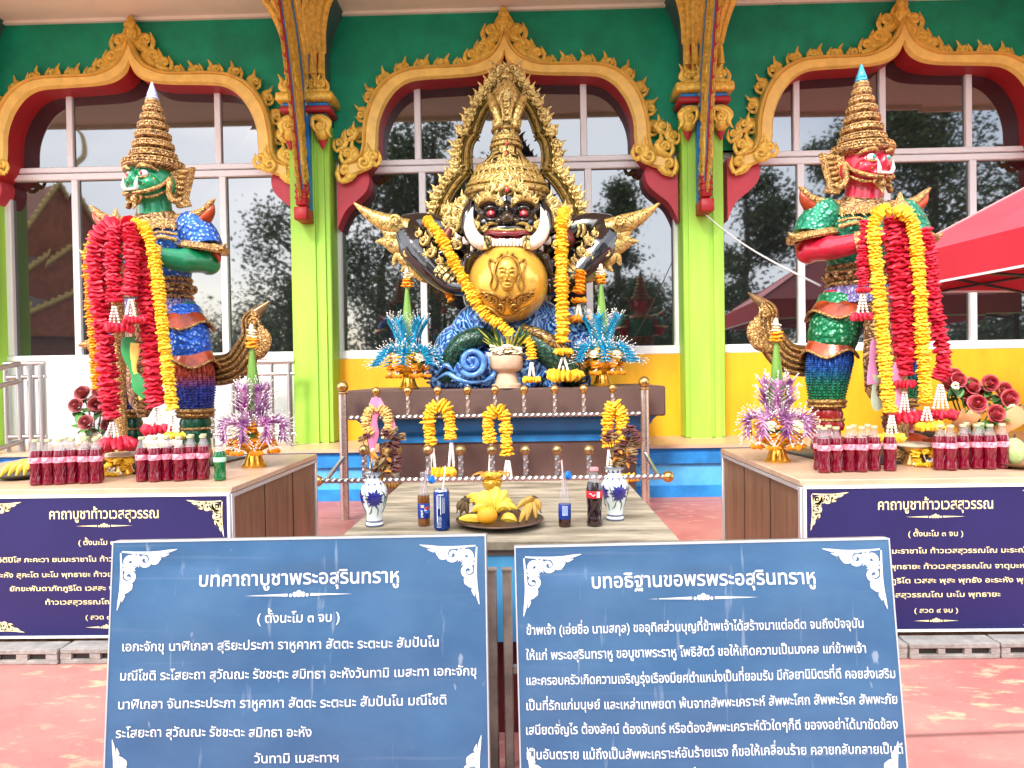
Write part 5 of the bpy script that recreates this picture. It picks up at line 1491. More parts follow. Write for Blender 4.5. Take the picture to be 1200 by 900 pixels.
    for z, r in [(.885, .178), (.915, .182), (.945, .178), (.975, .176)]:
        m.loft([[((r + d) * math.cos(a_), .01 + (r + d) * .84 * math.sin(a_), z + dz) for a_ in np.linspace(0, 2 * PI, 29)[:-1]] for d, dz in ((-.02, -.013), (.004, -.012), (.012, 0), (.004, .012), (-.02, .013))], 0)
    for k in range(16):
        a_ = 2 * PI * k / 16; m.ell((.192 * math.cos(a_), .01 + .162 * math.sin(a_), .93), (.017, .017, .022), 0, 6, 4)
    out(m, 'belt', M_ANT, t)
    m = MB()
    m.loft([[(r * (1 + .03 * math.cos(14 * a_)) * math.cos(a_), .01 + r * .85 * (1 + .03 * math.cos(14 * a_)) * math.sin(a_), z) for a_ in np.linspace(0, 2 * PI, 85)[:-1]] for r, z in [(.16, .88), (.185, .87), (.205, .82), (.215, .785), (.16, .79)]], 0)
    out(m, 'pleated_skirt', carved('lilac_pleats', (.45, .36, .50), (.06, .05, .20), 36, .3, .3, .6, (.02, .3)), t)
    for s_ in (-1, 1):
        def flare(zt_, zb, x, r, name, mt, wob_=.02, peak=.0):
            m = MB()
            rg = []
            for q_, f_ in [(.78, 0), (.95, .25), (1.12, .62), (1.28, .96), (1.22, 1.0), (.85, .55)]:
                rg.append([(s_ * x + r * q_ * math.cos(a_), .01 + r * q_ * math.sin(a_), lerp(zt_, zb, f_) + wob_ * f_ * math.cos(4 * a_ + .8) + (peak * max(0, -math.sin(a_)) ** 4 if f_ < .3 else 0)) for a_ in np.linspace(0, 2 * PI, 33)[:-1]])
            m.loft(rg, 0)
            o_ = out(m, name, mt, t)
            e_ = MB(); e_.tube([Vector(p) for p in rg[3]] + [Vector(rg[3][0])], .007, 6); out(e_, name.replace('flare', 'flare_edge'), M_ANT2, o_)
        flare(.815, .725, .12, .135, 'hip_flare', M_ORFL, .025)
        m = MB()
        m.tube(cr([(s_ * .11, .01, .80), (s_ * .15, .0, .70), (s_ * .175, .0, .60), (s_ * .185, .0, .54)], 3), [.12, .127, .122, .10], 20); out(m, 'thigh_armour', thigh, t)
        flare(.625, .525, .187, .108, 'knee_flare', M_ORFL, .022, .05)
        m = MB()
        m.tube(cr([(s_ * .187, .0, .56), (s_ * .19, .0, .49), (s_ * .197, .01, .40), (s_ * .2, .015, .29)], 3), [.104, .109, .102, .082], 22)
        gp = cr([(s_ * .187, .0, .56), (s_ * .19, .0, .49), (s_ * .197, .01, .40), (s_ * .2, .015, .29)], 5); gr_ = ipl([.104, .109, .102, .082], len(gp))
        for k in range(26):
            a_ = 2 * PI * k / 26
            for q in np.linspace(0, 1, 24):
                i_ = q * (len(gp) - 1); i0 = min(int(i_), len(gp) - 2); p_ = lerp(gp[i0], gp[i0 + 1], i_ - i0); r_ = float(np.interp(q, np.linspace(0, 1, len(gp)), gr_))
                m.ell((p_[0] + r_ * math.cos(a_), p_[1] + r_ * math.sin(a_), p_[2]), (.0085, .0085, .0065), 0, 5, 4)
        out(m, 'greave', greave, t)
        m = MB()
        for z, r in [(.285, .092), (.262, .088)]:
            m.lathe([(r - .02, -.014), (r, -.012), (r + .01, 0), (r, .012), (r - .02, .014)], 20, (s_ * .2, .015, z))
        out(m, 'greave_trim', M_ANT2, t)
        m = MB()
        for z, r in [(.22, .079), (.165, .084)]: m.lathe([(r - .02, -.03), (r - .004, -.028), (r + .003, .0), (r - .004, .024), (r - .02, .026)], 18, (s_ * .2, .015, z))
        out(m, 'anklet', ankle, t)
        m = MB(); m.lathe([(.07, -.008), (.087, -.006), (.09, 0), (.087, .006), (.07, .008)], 18, (s_ * .2, .015, .193)); out(m, 'ankle_ring', M_ANT2, t)
        m = MB(); m.ell((s_ * .21, -.055, .06), (.088, .155, .06), 0, 16, 10); m.tube(cr([(s_ * .215, -.18, .07), (s_ * .22, -.235, .09), (s_ * .22, -.25, .13)], 3), [.035, .025, .005], 8); out(m, 'shoe', M_ORFL, t)
    # front cloth and the club the hands rest on
    m = MB()
    rg = []
    for z, w_, y in [(.86, .07, -.16), (.7, .085, -.17), (.5, .095, -.17), (.34, .08, -.16), (.26, .02, -.15)]:
        rg.append([(-w_, y + .03, z), (-w_ * .5, y, z), (0, y - .02, z), (w_ * .5, y, z), (w_, y + .03, z), (0, y + .035, z)])
    m.loft(rg, 0); out(m, 'front_cloth', M_ANT, t)
    m = MB(); m.lathe([(.03, .0), (.05, .01), (.055, .06), (.03, .09), (.028, .5), (.035, .55), (.028, .6), (.03, .98), (.04, 1.0), (.03, 1.03), (.034, 1.16), (.05, 1.18), (.045, 1.22), (.02, 1.25), (.004, 1.29)], 14, (0, -.30, 0)); out(m, 'club', M_ANT2, t)
    # flame tail of the hip cloth: large on the inner side, a small tip on the outer
    m = MB()
    def tp(px, py, y): # places read off the left statue
        p = P(px, py, GY + y); return (p.x - TCX, y, p.z - PTZ)
    T_ = [(236, 432), (256, 434), (276, 428), (290, 410), (296, 392), (294, 376), (301, 366), (316, 353)]
    m.tube(cr([tp(a_, b_, .14) for a_, b_ in T_], 4), [.080, .085, .083, .078, .066, .056, .034, .004], 14, 0, .55, (0, -1, 0))
    tl_ = out(m, 'tail', tailm, t)
    m = MB()
    for dd in (-.8, -.45, -.1, .25, .6):       # raised strands along it
        pts = cr([tp(a_, b_, .14) for a_, b_ in T_[:-1]], 4); rr = ipl([.080, .085, .083, .078, .066, .056, .034], len(pts))
        ln_ = []
        for i, p in enumerate(pts):
            tt = unit(pts[min(i + 1, len(pts) - 1)] - pts[max(0, i - 1)]); n_ = np.array((-tt[2], 0, tt[0]))
            ln_.append(p + n_ * rr[i] * dd + np.array((0, -.55 * rr[i] * math.sqrt(1 - dd * dd) - .004, 0)))
        m.tube(ln_, [.006, .010, .010, .008, .004], 6)
    m.tube(cr([tp(a_, b_, .10) for a_, b_ in [(290, 420), (303, 412), (309, 398), (306, 386), (309, 382)]], 4), [.02, .045, .045, .03, .004], 10, 0, .55, (0, -1, 0))
    for (px, py, s_, a0) in [(296, 378, .035, 0), (298, 368, .02, 2), (304, 402, .022, 1)]:
        p = tp(px, py, .075); curl(m, MS(p, (1, 0, 0), (0, 0, 1), s_), .8, 1.4, (.3, .15), a0, 0)
    out(m, 'tail_scroll', M_ANT2, tl_)
    m = MB(); m.tube(cr([tp(a_, b_, .05) for a_, b_ in [(135, 425), (120, 412), (108, 404), (98, 404), (91, 405)]], 4), [.05, .045, .03, .02, .003], 10, 0, .6, (0, -1, 0)); out(m, 'tail_tip', M_ANT2, t)
    m = MB(); m.box((-.33, -.36, .0), (.33, .30, .012), bev=.004); out(m, 'footplate', mat('dark_footplate', (.03, .028, .03), .4), t)
    return t
TCX = P(182, 300, GY).x
M_SKG = mat('green_lacquer', (.0, .22, .075), .3, .15, coat=.45, var=.3, vscale=9, bump=.12, bscale=30)
M_SKR = mat('red_lacquer', (.52, .008, .03), .3, .08, coat=.45, var=.25, vscale=9, bump=.12, bscale=30)
M_VB = metal('blue_scale_armour', (.50, .62, .80), (.02, .10, .42), 44, pos=(.12, .34))
M_TB = metal('blue_thigh_scales', (.35, .52, .80), (.01, .09, .46), 46, pos=(.10, .36))
M_GB = metal('orange_blue_greave', (1, .95, .9), (.45, .4, .4), 60, (1, 1, .55), [(.28, (.03, .08, .48)), (.40, (.05, .08, .50)), (.47, (.55, .08, .05)), (.56, (.80, .14, .02))], (.05, .6))
M_VG = metal('green_scale_armour', (.30, .62, .42), (.01, .20, .10), 44, pos=(.12, .34))
M_TG = metal('green_thigh_scales', (.28, .62, .36), (.0, .15, .05), 40, pos=(.12, .40))
M_GG = metal('blue_green_greave', (1, 1, 1), (.4, .4, .4), 60, (1, 1, .55), [(.28, (.015, .32, .10)), (.38, (.015, .28, .16)), (.46, (.02, .14, .55)), (.56, (.03, .10, .60))], (.05, .6))
M_TAIL = mat('dark_gold_tail', (.17, .085, .025), .3, .4, var=.5, vscale=14, coat=.3, stretch=(1, 1, 1))
giant(TCX, 0, 1, M_SKG, M_VB, M_TB, M_GB, mat('pale_blue_tip', (.42, .48, .70), .2, .3, coat=.6), mat('dark_green_lacquer', (.0, .08, .035), .25, .2, coat=.6), mat('red_iris', (.45, .05, .06), .15), 'green faced guardian statue in blue scale armour with tall gold crown', M_TAIL)
giant(P(1012, 300, GY).x, 0, -1, M_SKR, M_VG, M_TG, M_GG, mat('teal_tip', (.02, .30, .42), .2, .3, coat=.6), mat('dark_red_lacquer', (.30, .015, .012), .25, .2, coat=.6), mat('green_iris', (.03, .35, .25), .15), 'red faced guardian statue in green scale armour with tall gold crown', M_TAIL)
# ------------------------------------------------------------ garlands
M_MARI = mat('marigold_petals', (.82, .42, .012), .6, col2=(.94, .60, .04), vscale=30)
M_YEL = mat('yellow_silk_petals', (.82, .46, .012), .55, col2=(.92, .62, .05), vscale=24)
M_ORA = mat('orange_marigold_petals', (.78, .22, .005), .6, col2=(.90, .38, .01), vscale=30)
M_PETR = mat('red_silk_petals', (.50, .006, .03), .5, col2=(.72, .03, .06), vscale=24)
M_PETD = mat('deep_red_silk', (.30, .01, .02), .5, col2=(.50, .02, .03), vscale=24)
M_PEARL = mat('white_bud', (.82, .78, .70), .35)
M_CREAM = mat('cream_bloom', (.80, .72, .50), .6, var=.12, vscale=40)
M_LEAFG = mat('banana_leaf_green', (.10, .24, .03), .4, col2=(.20, .36, .06), vscale=12, stretch=(1, 1, .3))
M_DKLEAF = mat('dark_leaf', (.03, .09, .02), .45, var=.3, vscale=10)
def ruffle(mb, path, r, step=.62, mi=0, n=14, seed=1, wob=.16, droop=.25, flat=1.0, alt=None):
    """flowers threaded on a string: a stack of frilled discs along the path (world places)"""
    rs = random.Random(seed)
    A = [np.array(p, float) for p in path]
    L = [0]
    for a, b in zip(A, A[1:]): L.append(L[-1] + np.linalg.norm(b - a))
    step *= .82; k = max(2, int(L[-1] / (r * step)))
    X = [np.interp(np.linspace(0, L[-1], k + 1), L, [p[i] for p in A]) for i in range(3)]
    C = np.array(X).T
    for i in range(k + 1):
        T = unit(C[min(i + 1, k)] - C[max(i - 1, 0)])
        T = unit(T + np.array((rs.uniform(-.17, .17), rs.uniform(-.17, .17), rs.uniform(-.17, .17))))
        C[i] = C[i] + np.array((rs.uniform(-.05, .05), rs.uniform(-.05, .05), rs.uniform(-.05, .05))) * r
        N = unit(np.cross(T, (0.2, 1., 0.1))); B = np.cross(T, N)
        q = r * rs.uniform(.84, 1.14)
        ph = rs.uniform(0, 6.28); kk = rs.choice((4, 5, 6, 7))
        rings = []
        for f_, h_ in ((.35, -.42), (.78, -.30), (1.0, -.02), (.86, .22), (.40, .40)):
            ring = []
            for j in range(n):
                t = 2 * PI * j / n
                e = 1 + (wob * math.sin(kk * t + ph) + rs.uniform(-.17, .17) + .10 * math.sin((kk + 4) * t + ph * 3)) * (f_ > .6)
                hz = h_ * step * r * 1.5 + (math.sin(kk * t + ph + 1.2) * .12 * r if f_ > .7 else 0) - (droop * r * .3 if f_ > .9 else 0) * (1 if T[2] < 0 else -1) * -1
                ring.append(C[i] + N * q * f_ * e * math.cos(t) + B * q * f_ * e * flat * math.sin(t) + T * hz)
            rings.append(ring)
        mb.loft(rings, (alt if alt is not None and rs.random() < .3 else mi))
def gpath(pts, Y, sub=5):
    return cr([P(p[0], p[1], p[2] if len(p) > 2 else Y) for p in pts], sub)
def garland(name, label, cat_, strands, r_px, Y, mats, group=None, pearls=(), rings=(), ribbons=(), seed=1, step=.62, petal='flower_strand', wob=.16):
    """strands: pixel paths; pearls: (px, py0, py1, n strings); rings: (px, py, rx, material)"""
    p0 = P(strands[0][0][0], strands[0][0][1], Y)
    t = thing(name, label, cat_, tuple(p0), group)
    s_ = S(Y)
    for k, st in enumerate(strands):
        m = MB(); ruffle(m, gpath(st, Y), r_px * .82 / s_, step, 0, 14, seed + k, wob)
        m.build(petal, mats[0] if not isinstance(mats[0], list) else mats[0][k % len(mats[0])], t, smooth=50)
    for k, (px, py0, py1, n_) in enumerate(pearls):
        m = MB(); rs = random.Random(seed + k)
        for j in range(n_):
            a_ = P(px + (j - (n_ - 1) / 2) * 1.5, py0, Y - .01 + .01 * (j % 2)); b_ = P(px + (j - (n_ - 1) / 2) * (5.5 if n_ > 1 else 0), py1, Y - .01 + .012 * (j % 2))
            nb = max(3, int((b_ - a_).length / .0125))
            for q in range(nb + 1):
                m.ell(a_.lerp(b_, q / nb), rs.uniform(.0062, .0078) * (s_ and max(1, 250 / s_) if s_ < 200 else 1), 0, 7, 5)
        m.build('bud_tassel', M_PEARL, t, smooth=80)
    for k, (px, py, rx, mt) in enumerate(rings):
        m = MB(); c = P(px, py, Y - .01); rr = rx / s_
        ruffle(m, [(c.x + rr * .72 * math.cos(a_), c.y + rr * .5 * math.sin(a_), c.z) for a_ in np.linspace(0, 2 * PI, 15)], rr * .34, .9, 0, 9, seed + 31 + k, .2)
        m.build('flower_ring', mt, t, smooth=50)
    for k, (pts, w_, mt) in enumerate(ribbons):
        m = MB()
        pth = gpath(pts, Y, 4); rs = random.Random(seed + 77 + k)
        wv_ = [w_ / s_ * (.7 + .3 * math.sin(i * .9 + k)) for i in range(len(pth))]
        m.tube(pth, wv_, 10, 0, .16, (0.25, -1, 0.1))
        m.build('ribbon', mt, t, smooth=70)
    return t
YG = 3.36
M_PINKR = mat('pink_ribbon', (.78, .25, .42), .35); M_CYANR = mat('light_blue_ribbon', (.20, .50, .70), .35); M_GRNR = mat('green_satin_ribbon', (.04, .28, .08), .3); M_YELR = mat('yellow_satin_ribbon', (.78, .56, .12), .3, var=.2, vscale=8)
GRP_L, GRP_R = 'garlands on the green faced guardian', 'garlands on the red faced guardian'
garland('flower_garland', 'long red silk garland looped widest over the hands of the green faced guardian', 'garland',
        [[(130, 488), (126, 440), (122, 390), (115, 335), (113, 298), (121, 272), (136, 262)], [(150, 262), (163, 275), (169, 310), (174, 370), (179, 430), (183, 474)]], 13.5, YG, [M_PETR], GRP_L,
        pearls=[(132, 496, 515, 4), (184, 480, 500, 3)], rings=[(136, 520, 23, M_PETR), (184, 503, 17, M_PETR)], ribbons=[([(150, 395), (153, 425), (163, 450), (170, 466)], 9, M_GRNR), ([(159, 402), (157, 430), (161, 450), (166, 468)], 6, M_YELR)], seed=3, step=.52)
garland('flower_garland', 'short red silk garland with two bud tassels on the green faced guardian', 'garland',
        [[(134, 352), (133, 318), (133, 290), (137, 268)], [(152, 264), (155, 290), (154, 320), (151, 344)]], 11, YG - .07, [M_PETR], GRP_L,
        pearls=[(134, 360, 378, 3), (153, 352, 371, 3)], rings=[(140, 384, 17, M_PETR), (157, 375, 13, M_PETR)], seed=9, step=.52)
garland('flower_garland', 'long yellow garland hanging at the inner side of the green faced guardian', 'garland',
        [[(158, 262), (170, 268), (178, 290), (185, 330), (190, 380), (196, 430), (202, 478)]], 8.8, YG - .05, [M_YEL], GRP_L, pearls=[(203, 486, 505, 3)], rings=[(205, 511, 12, M_YEL)], seed=15, step=.6)
garland('flower_garland', 'orange yellow garland half hidden behind the red one on the green faced guardian', 'garland',
        [[(112, 275), (104, 300), (106, 350), (110, 400), (114, 455)]], 7.5, YG + .09, [M_ORA], GRP_L, seed=19, step=.6)
garland('flower_garland', 'yellow garland looped over the hands of the red faced guardian', 'garland',
        [[(1044, 482), (1039, 450), (1034, 390), (1028, 320), (1024, 275), (1028, 252), (1040, 245)], [(1050, 246), (1064, 252), (1073, 280), (1078, 340), (1081, 400), (1085, 472)]], 9.2, YG - .06, [M_YEL], GRP_R,
        pearls=[(1045, 488, 508, 3), (1086, 478, 492, 3)], rings=[(1045, 513, 15, M_YEL), (1088, 500, 17, M_YEL)], seed=23, step=.56)
garland('flower_garland', 'thick red silk garland hanging in the middle of the red faced guardian', 'garland',
        [[(1046, 256), (1049, 300), (1053, 350), (1057, 400), (1060, 438)], [(1060, 262), (1066, 310), (1069, 370), (1066, 420)]], 12.5, YG, [M_PETR], GRP_R,
        pearls=[(1060, 460, 486, 3)], rings=[(1060, 450, 13, M_PETR), (1062, 489, 20, M_PETR)], ribbons=[([(1054, 425), (1052, 450), (1055, 478)], 9, M_PINKR), ([(1030, 400), (1022, 420), (1024, 450)], 9, mat('mauve_ribbon', (.50, .20, .38), .35)), ([(1028, 440), (1024, 462), (1030, 480)], 7, mat('grey_green_ribbon', (.35, .42, .32), .35))], seed=29, step=.52)
garland('flower_garland', 'short red silk garland at the inner arm of the red faced guardian', 'garland',
        [[(1016, 260), (1012, 285), (1011, 310), (1012, 334)]], 8, YG - .02, [M_PETR], GRP_R, pearls=[(1011, 345, 366, 3)], rings=[(1012, 340, 9, M_PETR), (1010, 371, 13, M_PETR)], seed=33, step=.52)
garland('flower_garland', 'red silk garland hanging outermost beside the rose bouquet of the red faced guardian', 'garland',
        [[(1084, 270), (1090, 320), (1097, 370), (1104, 410), (1106, 430), (1100, 444)]], 10.5, YG + .06, [M_PETR], GRP_R, pearls=[(1102, 452, 478, 4)], rings=[(1104, 486, 17, M_PETR)], seed=37, step=.52)
GRP_D = 'garlands on the black demon statue'
garland('flower_garland', 'long yellow marigold garland slanting across the golden globe', 'garland',
        [[(500, 258, 6.1), (514, 274, 6.0), (528, 300, 5.98), (544, 330, 5.97), (556, 352, 5.96), (572, 372, 5.97), (586, 380, 5.98), (598, 392, 5.98)]], 8.2, 5.98, [M_MARI], GRP_D, seed=41, step=.62)
garland('flower_garland', 'thick yellow marigold garland hanging straight beside the right tusk', 'garland',
        [[(662, 246, 6.1), (658, 262, 6.02), (658, 310, 6.0), (659, 350, 5.98), (659, 400, 5.98)]], 9.6, 6.0, [M_MARI], GRP_D, pearls=[(660, 420, 434, 3)], rings=[(660, 412, 12, M_MARI), (661, 440, 21, M_MARI)], seed=45, step=.66)
garland('flower_garland', 'short orange garland with white buds under the right arm of the demon statue', 'garland',
        [[(679, 318), (680, 330), (678, 342)]], 8.5, 6.2, [M_ORA], GRP_D, pearls=[(678, 358, 370, 2)], rings=[(678, 352, 9, M_ORA), (679, 374, 14, M_ORA)], seed=49, step=.66)
garland('flower_garland', 'small orange garland hanging under the left arm of the demon statue', 'garland',
        [[(519, 330), (524, 340), (529, 352)]], 5.5, 6.3, [M_ORA], GRP_D, seed=51, step=.66)
garland('flower_garland', 'small yellow garland with a long bud tassel beside the stone flower bowl', 'garland',
        [[(617, 398), (622, 405), (623, 420)]], 7, 6.0, [M_MARI], GRP_D, pearls=[(623, 426, 440, 2)], rings=[(623, 445, 11, M_MARI)], seed=53, step=.66)
GRP_F = 'garlands hung on the barrier rail'
YF = YR - .045
garland('flower_garland', 'faded marigold garland tied with a pink ribbon on the rail', 'garland',
        [[(436, 508), (430, 500), (430, 486), (438, 478)], [(446, 478), (454, 486), (455, 500), (452, 512)]], 7, YF, [mat('faded_petals', (.66, .42, .10), .6, col2=(.80, .60, .24), vscale=30)], GRP_F,
        ribbons=[([(441, 466), (440, 485), (437, 505), (436, 526)], 7.5, M_PINKR), ([(443, 470), (452, 482), (459, 496), (464, 506)], 4, M_PINKR)], pearls=[(437, 527, 548, 2)], rings=[(455, 568, 12, mat('withered_petals', (.35, .20, .04), .7, var=.3, vscale=30))], seed=61, step=.6)
garland('flower_garland', 'yellow garland on the rail hanging left of the middle one, above the drink can', 'garland',
        [[(505, 520), (503, 500), (503, 484), (511, 475)], [(515, 474), (524, 480), (528, 497), (528, 514)]], 9, YF, [M_MARI], GRP_F, pearls=[(507, 526, 548, 2), (529, 520, 546, 2)], rings=[(516, 554, 18, M_YEL)], seed=65, step=.6)
garland('flower_garland', 'yellow garland in the middle of the rail above the banana plate', 'garland',
        [[(574, 517), (572, 500), (573, 486), (579, 480)], [(584, 479), (591, 486), (593, 505), (594, 532)]], 8.8, YF, [M_MARI], GRP_F, pearls=[(576, 522, 556, 2), (595, 541, 566, 3)], rings=[(600, 573, 14, M_YEL)], seed=69, step=.6)
garland('flower_garland', 'yellow garland on the rail behind the dried flowers at the right', 'garland',
        [[(713, 522), (712, 500), (713, 484), (717, 474)], [(721, 474), (728, 484), (729, 500), (727, 518)]], 9, YF, [M_MARI], GRP_F, pearls=[(714, 528, 552, 2)], rings=[(736, 560, 12, M_YEL)], seed=73, step=.6)

# ------------------------------------------------------------ folded leaf offerings
def baisri(name, label, base, h, wid, spike, spike2, group, seed):
    """gold footed bowl, green leaf cone, a ring of curved fronds with rows of folded petals tipped by white buds"""
    t = thing(name, label, 'offering', base, group, local=True)
    rs = random.Random(seed)
    k = h                                     # everything scales with the height
    m = MB(); m.lathe([(.085 * k, 0), (.09 * k, .012 * k), (.07 * k, .03 * k), (.055 * k, .075 * k), (.045 * k, .10 * k), (.06 * k, .115 * k), (.105 * k, .135 * k), (.135 * k, .175 * k), (.14 * k, .21 * k), (.13 * k, .215 * k), (.12 * k, .20 * k)], 28, (0, 0, 0))
    m.build('gold_bowl', M_GOLDB, t, (0, 0, 0))
    m = MB()
    for i in range(8):
        a_ = i * PI / 4 + .2; rr = rs.uniform(.06, .12) * k
        c = np.array((rr * math.cos(a_), rr * math.sin(a_), rs.uniform(.215, .27) * k))
        ruffle(m, [c, c + np.array((.01 * k * math.cos(a_), .01 * k * math.sin(a_), .05 * k))], .042 * k, .5, 0, 10, seed + i, .2)
    m.build('marigold_heap', M_ORA if spike2 else M_MARI, t, (0, 0, 0))
    m = MB(); m.lathe([(.075 * k, .2 * k), (.075 * k, .24 * k), (.05 * k, .5 * k), (.028 * k, .72 * k), (.01 * k, .87 * k)], 14, (0, 0, 0)); 
    for i in range(5):
        a_ = i * 1.257; m.tube([(.07 * k * math.cos(a_), .07 * k * math.sin(a_), .25 * k), (.05 * k * math.cos(a_ + .5), .05 * k * math.sin(a_ + .5), .52 * k), (.012 * k, 0, .84 * k)], [.008 * k, .007 * k, .003 * k], 5)
    m.build('leaf_cone', M_LEAFG, t, (0, 0, 0))
    m = MB()
    ruffle(m, [(0, 0, .855 * k), (0, 0, .905 * k)], .042 * k, .55, 0, 12, seed + 30, .2); m.build('top_marigold', M_ORA, t, (0, 0, 0))
    m = MB(); ruffle(m, [(0, 0, .925 * k), (.004 * k, 0, .965 * k)], .034 * k, .5, 0, 10, seed + 31, .3); m.ell((.0, 0, .985 * k), (.018 * k, .018 * k, .028 * k), 0, 8, 6); m.build('top_white_bloom', M_CREAM, t, (0, 0, 0))
    m = MB()
    for i in range(3):
        a_ = -PI / 2 + (i - 1) * .8; rr = .14 * k
        c = np.array((rr * math.cos(a_) + .02 * k, rr * math.sin(a_), .25 * k))
        if i != 1: ruffle(m, [c, c + np.array((0, -.012 * k, .03 * k))], .043 * k, .45, 0, 12, seed + 50 + i, .24)
    m.build('white_bloom', M_CREAM, t, (0, 0, 0))
    # hanging flower loops on the bowl
    m = MB()
    for i in range(4):
        a_ = -PI / 2 + (i - 1.5) * .95; rr = .15 * k
        c = np.array((rr * math.cos(a_), rr * math.sin(a_), .19 * k))
        ruffle(m, [c, c - np.array((0, 0, .03 * k))], .03 * k, .6, 0, 9, seed + 60 + i, .2)
        ruffle(m, [(c[0] + .035 * k * math.cos(q), c[1] + .02 * k * math.sin(q), .11 * k) for q in np.linspace(0, 6.28, 9)], .017 * k, .8, 0, 8, seed + 70 + i, .2)
    m.build('hanging_marigold', M_ORA, t, (0, 0, 0))
    m = MB()
    for i in range(4):
        a_ = -PI / 2 + (i - 1.5) * .95; rr = .15 * k
        for q in range(7): m.ell((rr * math.cos(a_) + rs.uniform(-.014, .014) * k, rr * math.sin(a_) - .005, lerp(.165, .115, q / 6) * k), .0085 * k, 0, 6, 4)
    m.build('bud_tassel', M_PEARL, t, (0, 0, 0))
    # fronds in two tiers
    for tier, (nf, r0, z0, r1, z1, ph) in enumerate([(8, .09, .24, wid * .52, .21, 0), (6, .06, .36, wid * .30, .52, .26)]):
        for i in range(nf):
            a_ = 2 * PI * i / nf + ph + (-PI / 2 if tier == 0 else 0)
            d = np.array((math.cos(a_), math.sin(a_), 0))
            if tier == 0: pts = [d * .07 * k + np.array((0, 0, .25 * k)), d * .13 * k + np.array((0, 0, .315 * k)), d * .20 * k + np.array((0, 0, .30 * k)), d * r1 * .86 * k + np.array((0, 0, z1 * k))]
            else: pts = [d * .05 * k + np.array((0, 0, .30 * k)), d * .085 * k + np.array((0, 0, .40 * k)), d * r1 * .62 * k + np.array((0, 0, .485 * k)), d * r1 * .86 * k + np.array((0, 0, (z1 + .03) * k))]
            pth = cr(pts, 4)
            fr_ = MB(); side = np.array((-d[1], d[0], 0))
            fr_.tube(pth, [.013 * k, .014 * k, .012 * k, .006 * k], 7, 0)
            bd = MB()
            for j, p in enumerate(pth):
                T = unit(pth[min(j + 1, len(pth) - 1)] - pth[max(j - 1, 0)])
                up_ = unit(np.cross(side, T)); up_ = up_ if up_[2] + .3 * np.dot(up_, d) > 0 else -up_
                for sg in (-1, 0, 1):
                    dr = unit(side * sg * 1.0 + up_ * (1.0 if sg == 0 else .45) + T * .85 + np.array((rs.uniform(-.12, .12), rs.uniform(-.12, .12), rs.uniform(-.12, .12))))
                    q = p + dr * .074 * k * rs.uniform(.85, 1.15)
                    fr_.tube([p, p + dr * .022 * k, q], [.006 * k, .0075 * k, .0012 * k], 5, 0, 1, None)
                    e_ = q + dr * .03 * k * rs.uniform(.7, 1.2)
                    bd.tube([q - dr * .008 * k, e_], [.0012 * k, .0012 * k], 4); bd.ell(e_, (.0052 * k,) * 3, 0, 6, 4)
            f_ = fr_.build('petal_frond', spike if (i + tier) % 2 == 0 or not spike2 else spike2, t, (0, 0, 0), smooth=50)
            bd.build('white_tip', M_PEARL, f_, (0, 0, 0), smooth=60)
    return t
M_CYAN = mat('turquoise_petals', (.0, .17, .34), .45, col2=(.005, .36, .56), vscale=30)
M_PURP = mat('purple_orchid_petals', (.13, .012, .13), .5, col2=(.46, .22, .40), vscale=16, band=(.4, .6))
M_PURP2 = mat('magenta_orchid_petals', (.26, .02, .20), .5, col2=(.60, .36, .52), vscale=16, band=(.4, .6))
b = P(479, 454, 6.14); baisri('leaf_offering', 'turquoise petalled leaf offering in a gold bowl left of the black statue', (b.x, b.y, PEDZ), 1.02, .62, M_CYAN, None, 'turquoise leaf offerings', 5)
b = P(706, 450, 6.14); baisri('leaf_offering', 'turquoise petalled leaf offering in a gold bowl right of the black statue', (b.x, b.y, PEDZ), 1.02, .62, M_CYAN, None, 'turquoise leaf offerings', 6)
b = PZ(298, 547, PTZ); baisri('leaf_offering', 'purple orchid leaf offering in a gold bowl on the left plinth', (b.x, b.y, PTZ), .72, .44, M_PURP, M_PURP2, 'purple leaf offerings', 7)
b = PZ(911, 541, PTZ); baisri('leaf_offering', 'purple orchid leaf offering in a gold bowl on the right plinth', (b.x, b.y, PTZ), .70, .44, M_PURP, M_PURP2, 'purple leaf offerings', 8)

# stone bowl of flowers in front of the wave
b = P(594, 454, 6.06); c0_ = (b.x, b.y, PEDZ)
sb = thing('flower_bowl', 'pale stone pedestal bowl of white blooms and yellow leaves before the golden globe', 'flower bowl', c0_, local=True)
m = MB(); m.lathe([(.125, 0), (.125, .03), (.10, .04), (.085, .10), (.08, .13), (.12, .15), (.135, .17), (.14, .255), (.13, .27), (.115, .25)], 26); m.build('stone_bowl', mat('sandstone', (.58, .40, .26), .6, var=.15, vscale=14), sb, (0, 0, 0))
m = MB(); rs = random.Random(4)
for i in range(9):
    a_ = i * .7; c = np.array((.1 * math.cos(a_), .1 * math.sin(a_), .29 + .02 * (i % 2))); ruffle(m, [c, c + np.array((0, -.01, .04))], .045, .5, 0, 11, i, .22)
m.build('white_bloom', M_CREAM, sb, (0, 0, 0))
m = MB()
for i in range(60):
    a_ = rs.uniform(0, 6.28); l_ = rs.uniform(.16, .34); ti = rs.uniform(.2, .95)
    d = np.array((math.cos(a_) * ti, math.sin(a_) * ti * .8, 1)); d = unit(d)
    p = np.array((.05 * math.cos(a_), .05 * math.sin(a_), .27))
    m.tube([p, p + d * l_ * .6, p + d * l_ + np.array((0, 0, -.03))], [.006, .009, .002], 5, 0 if rs.random() < .6 else 1)
m.build('leaf_spray', [mat('yellow_green_leaf', (.45, .42, .06), .5), M_DKLEAF], sb, (0, 0, 0))

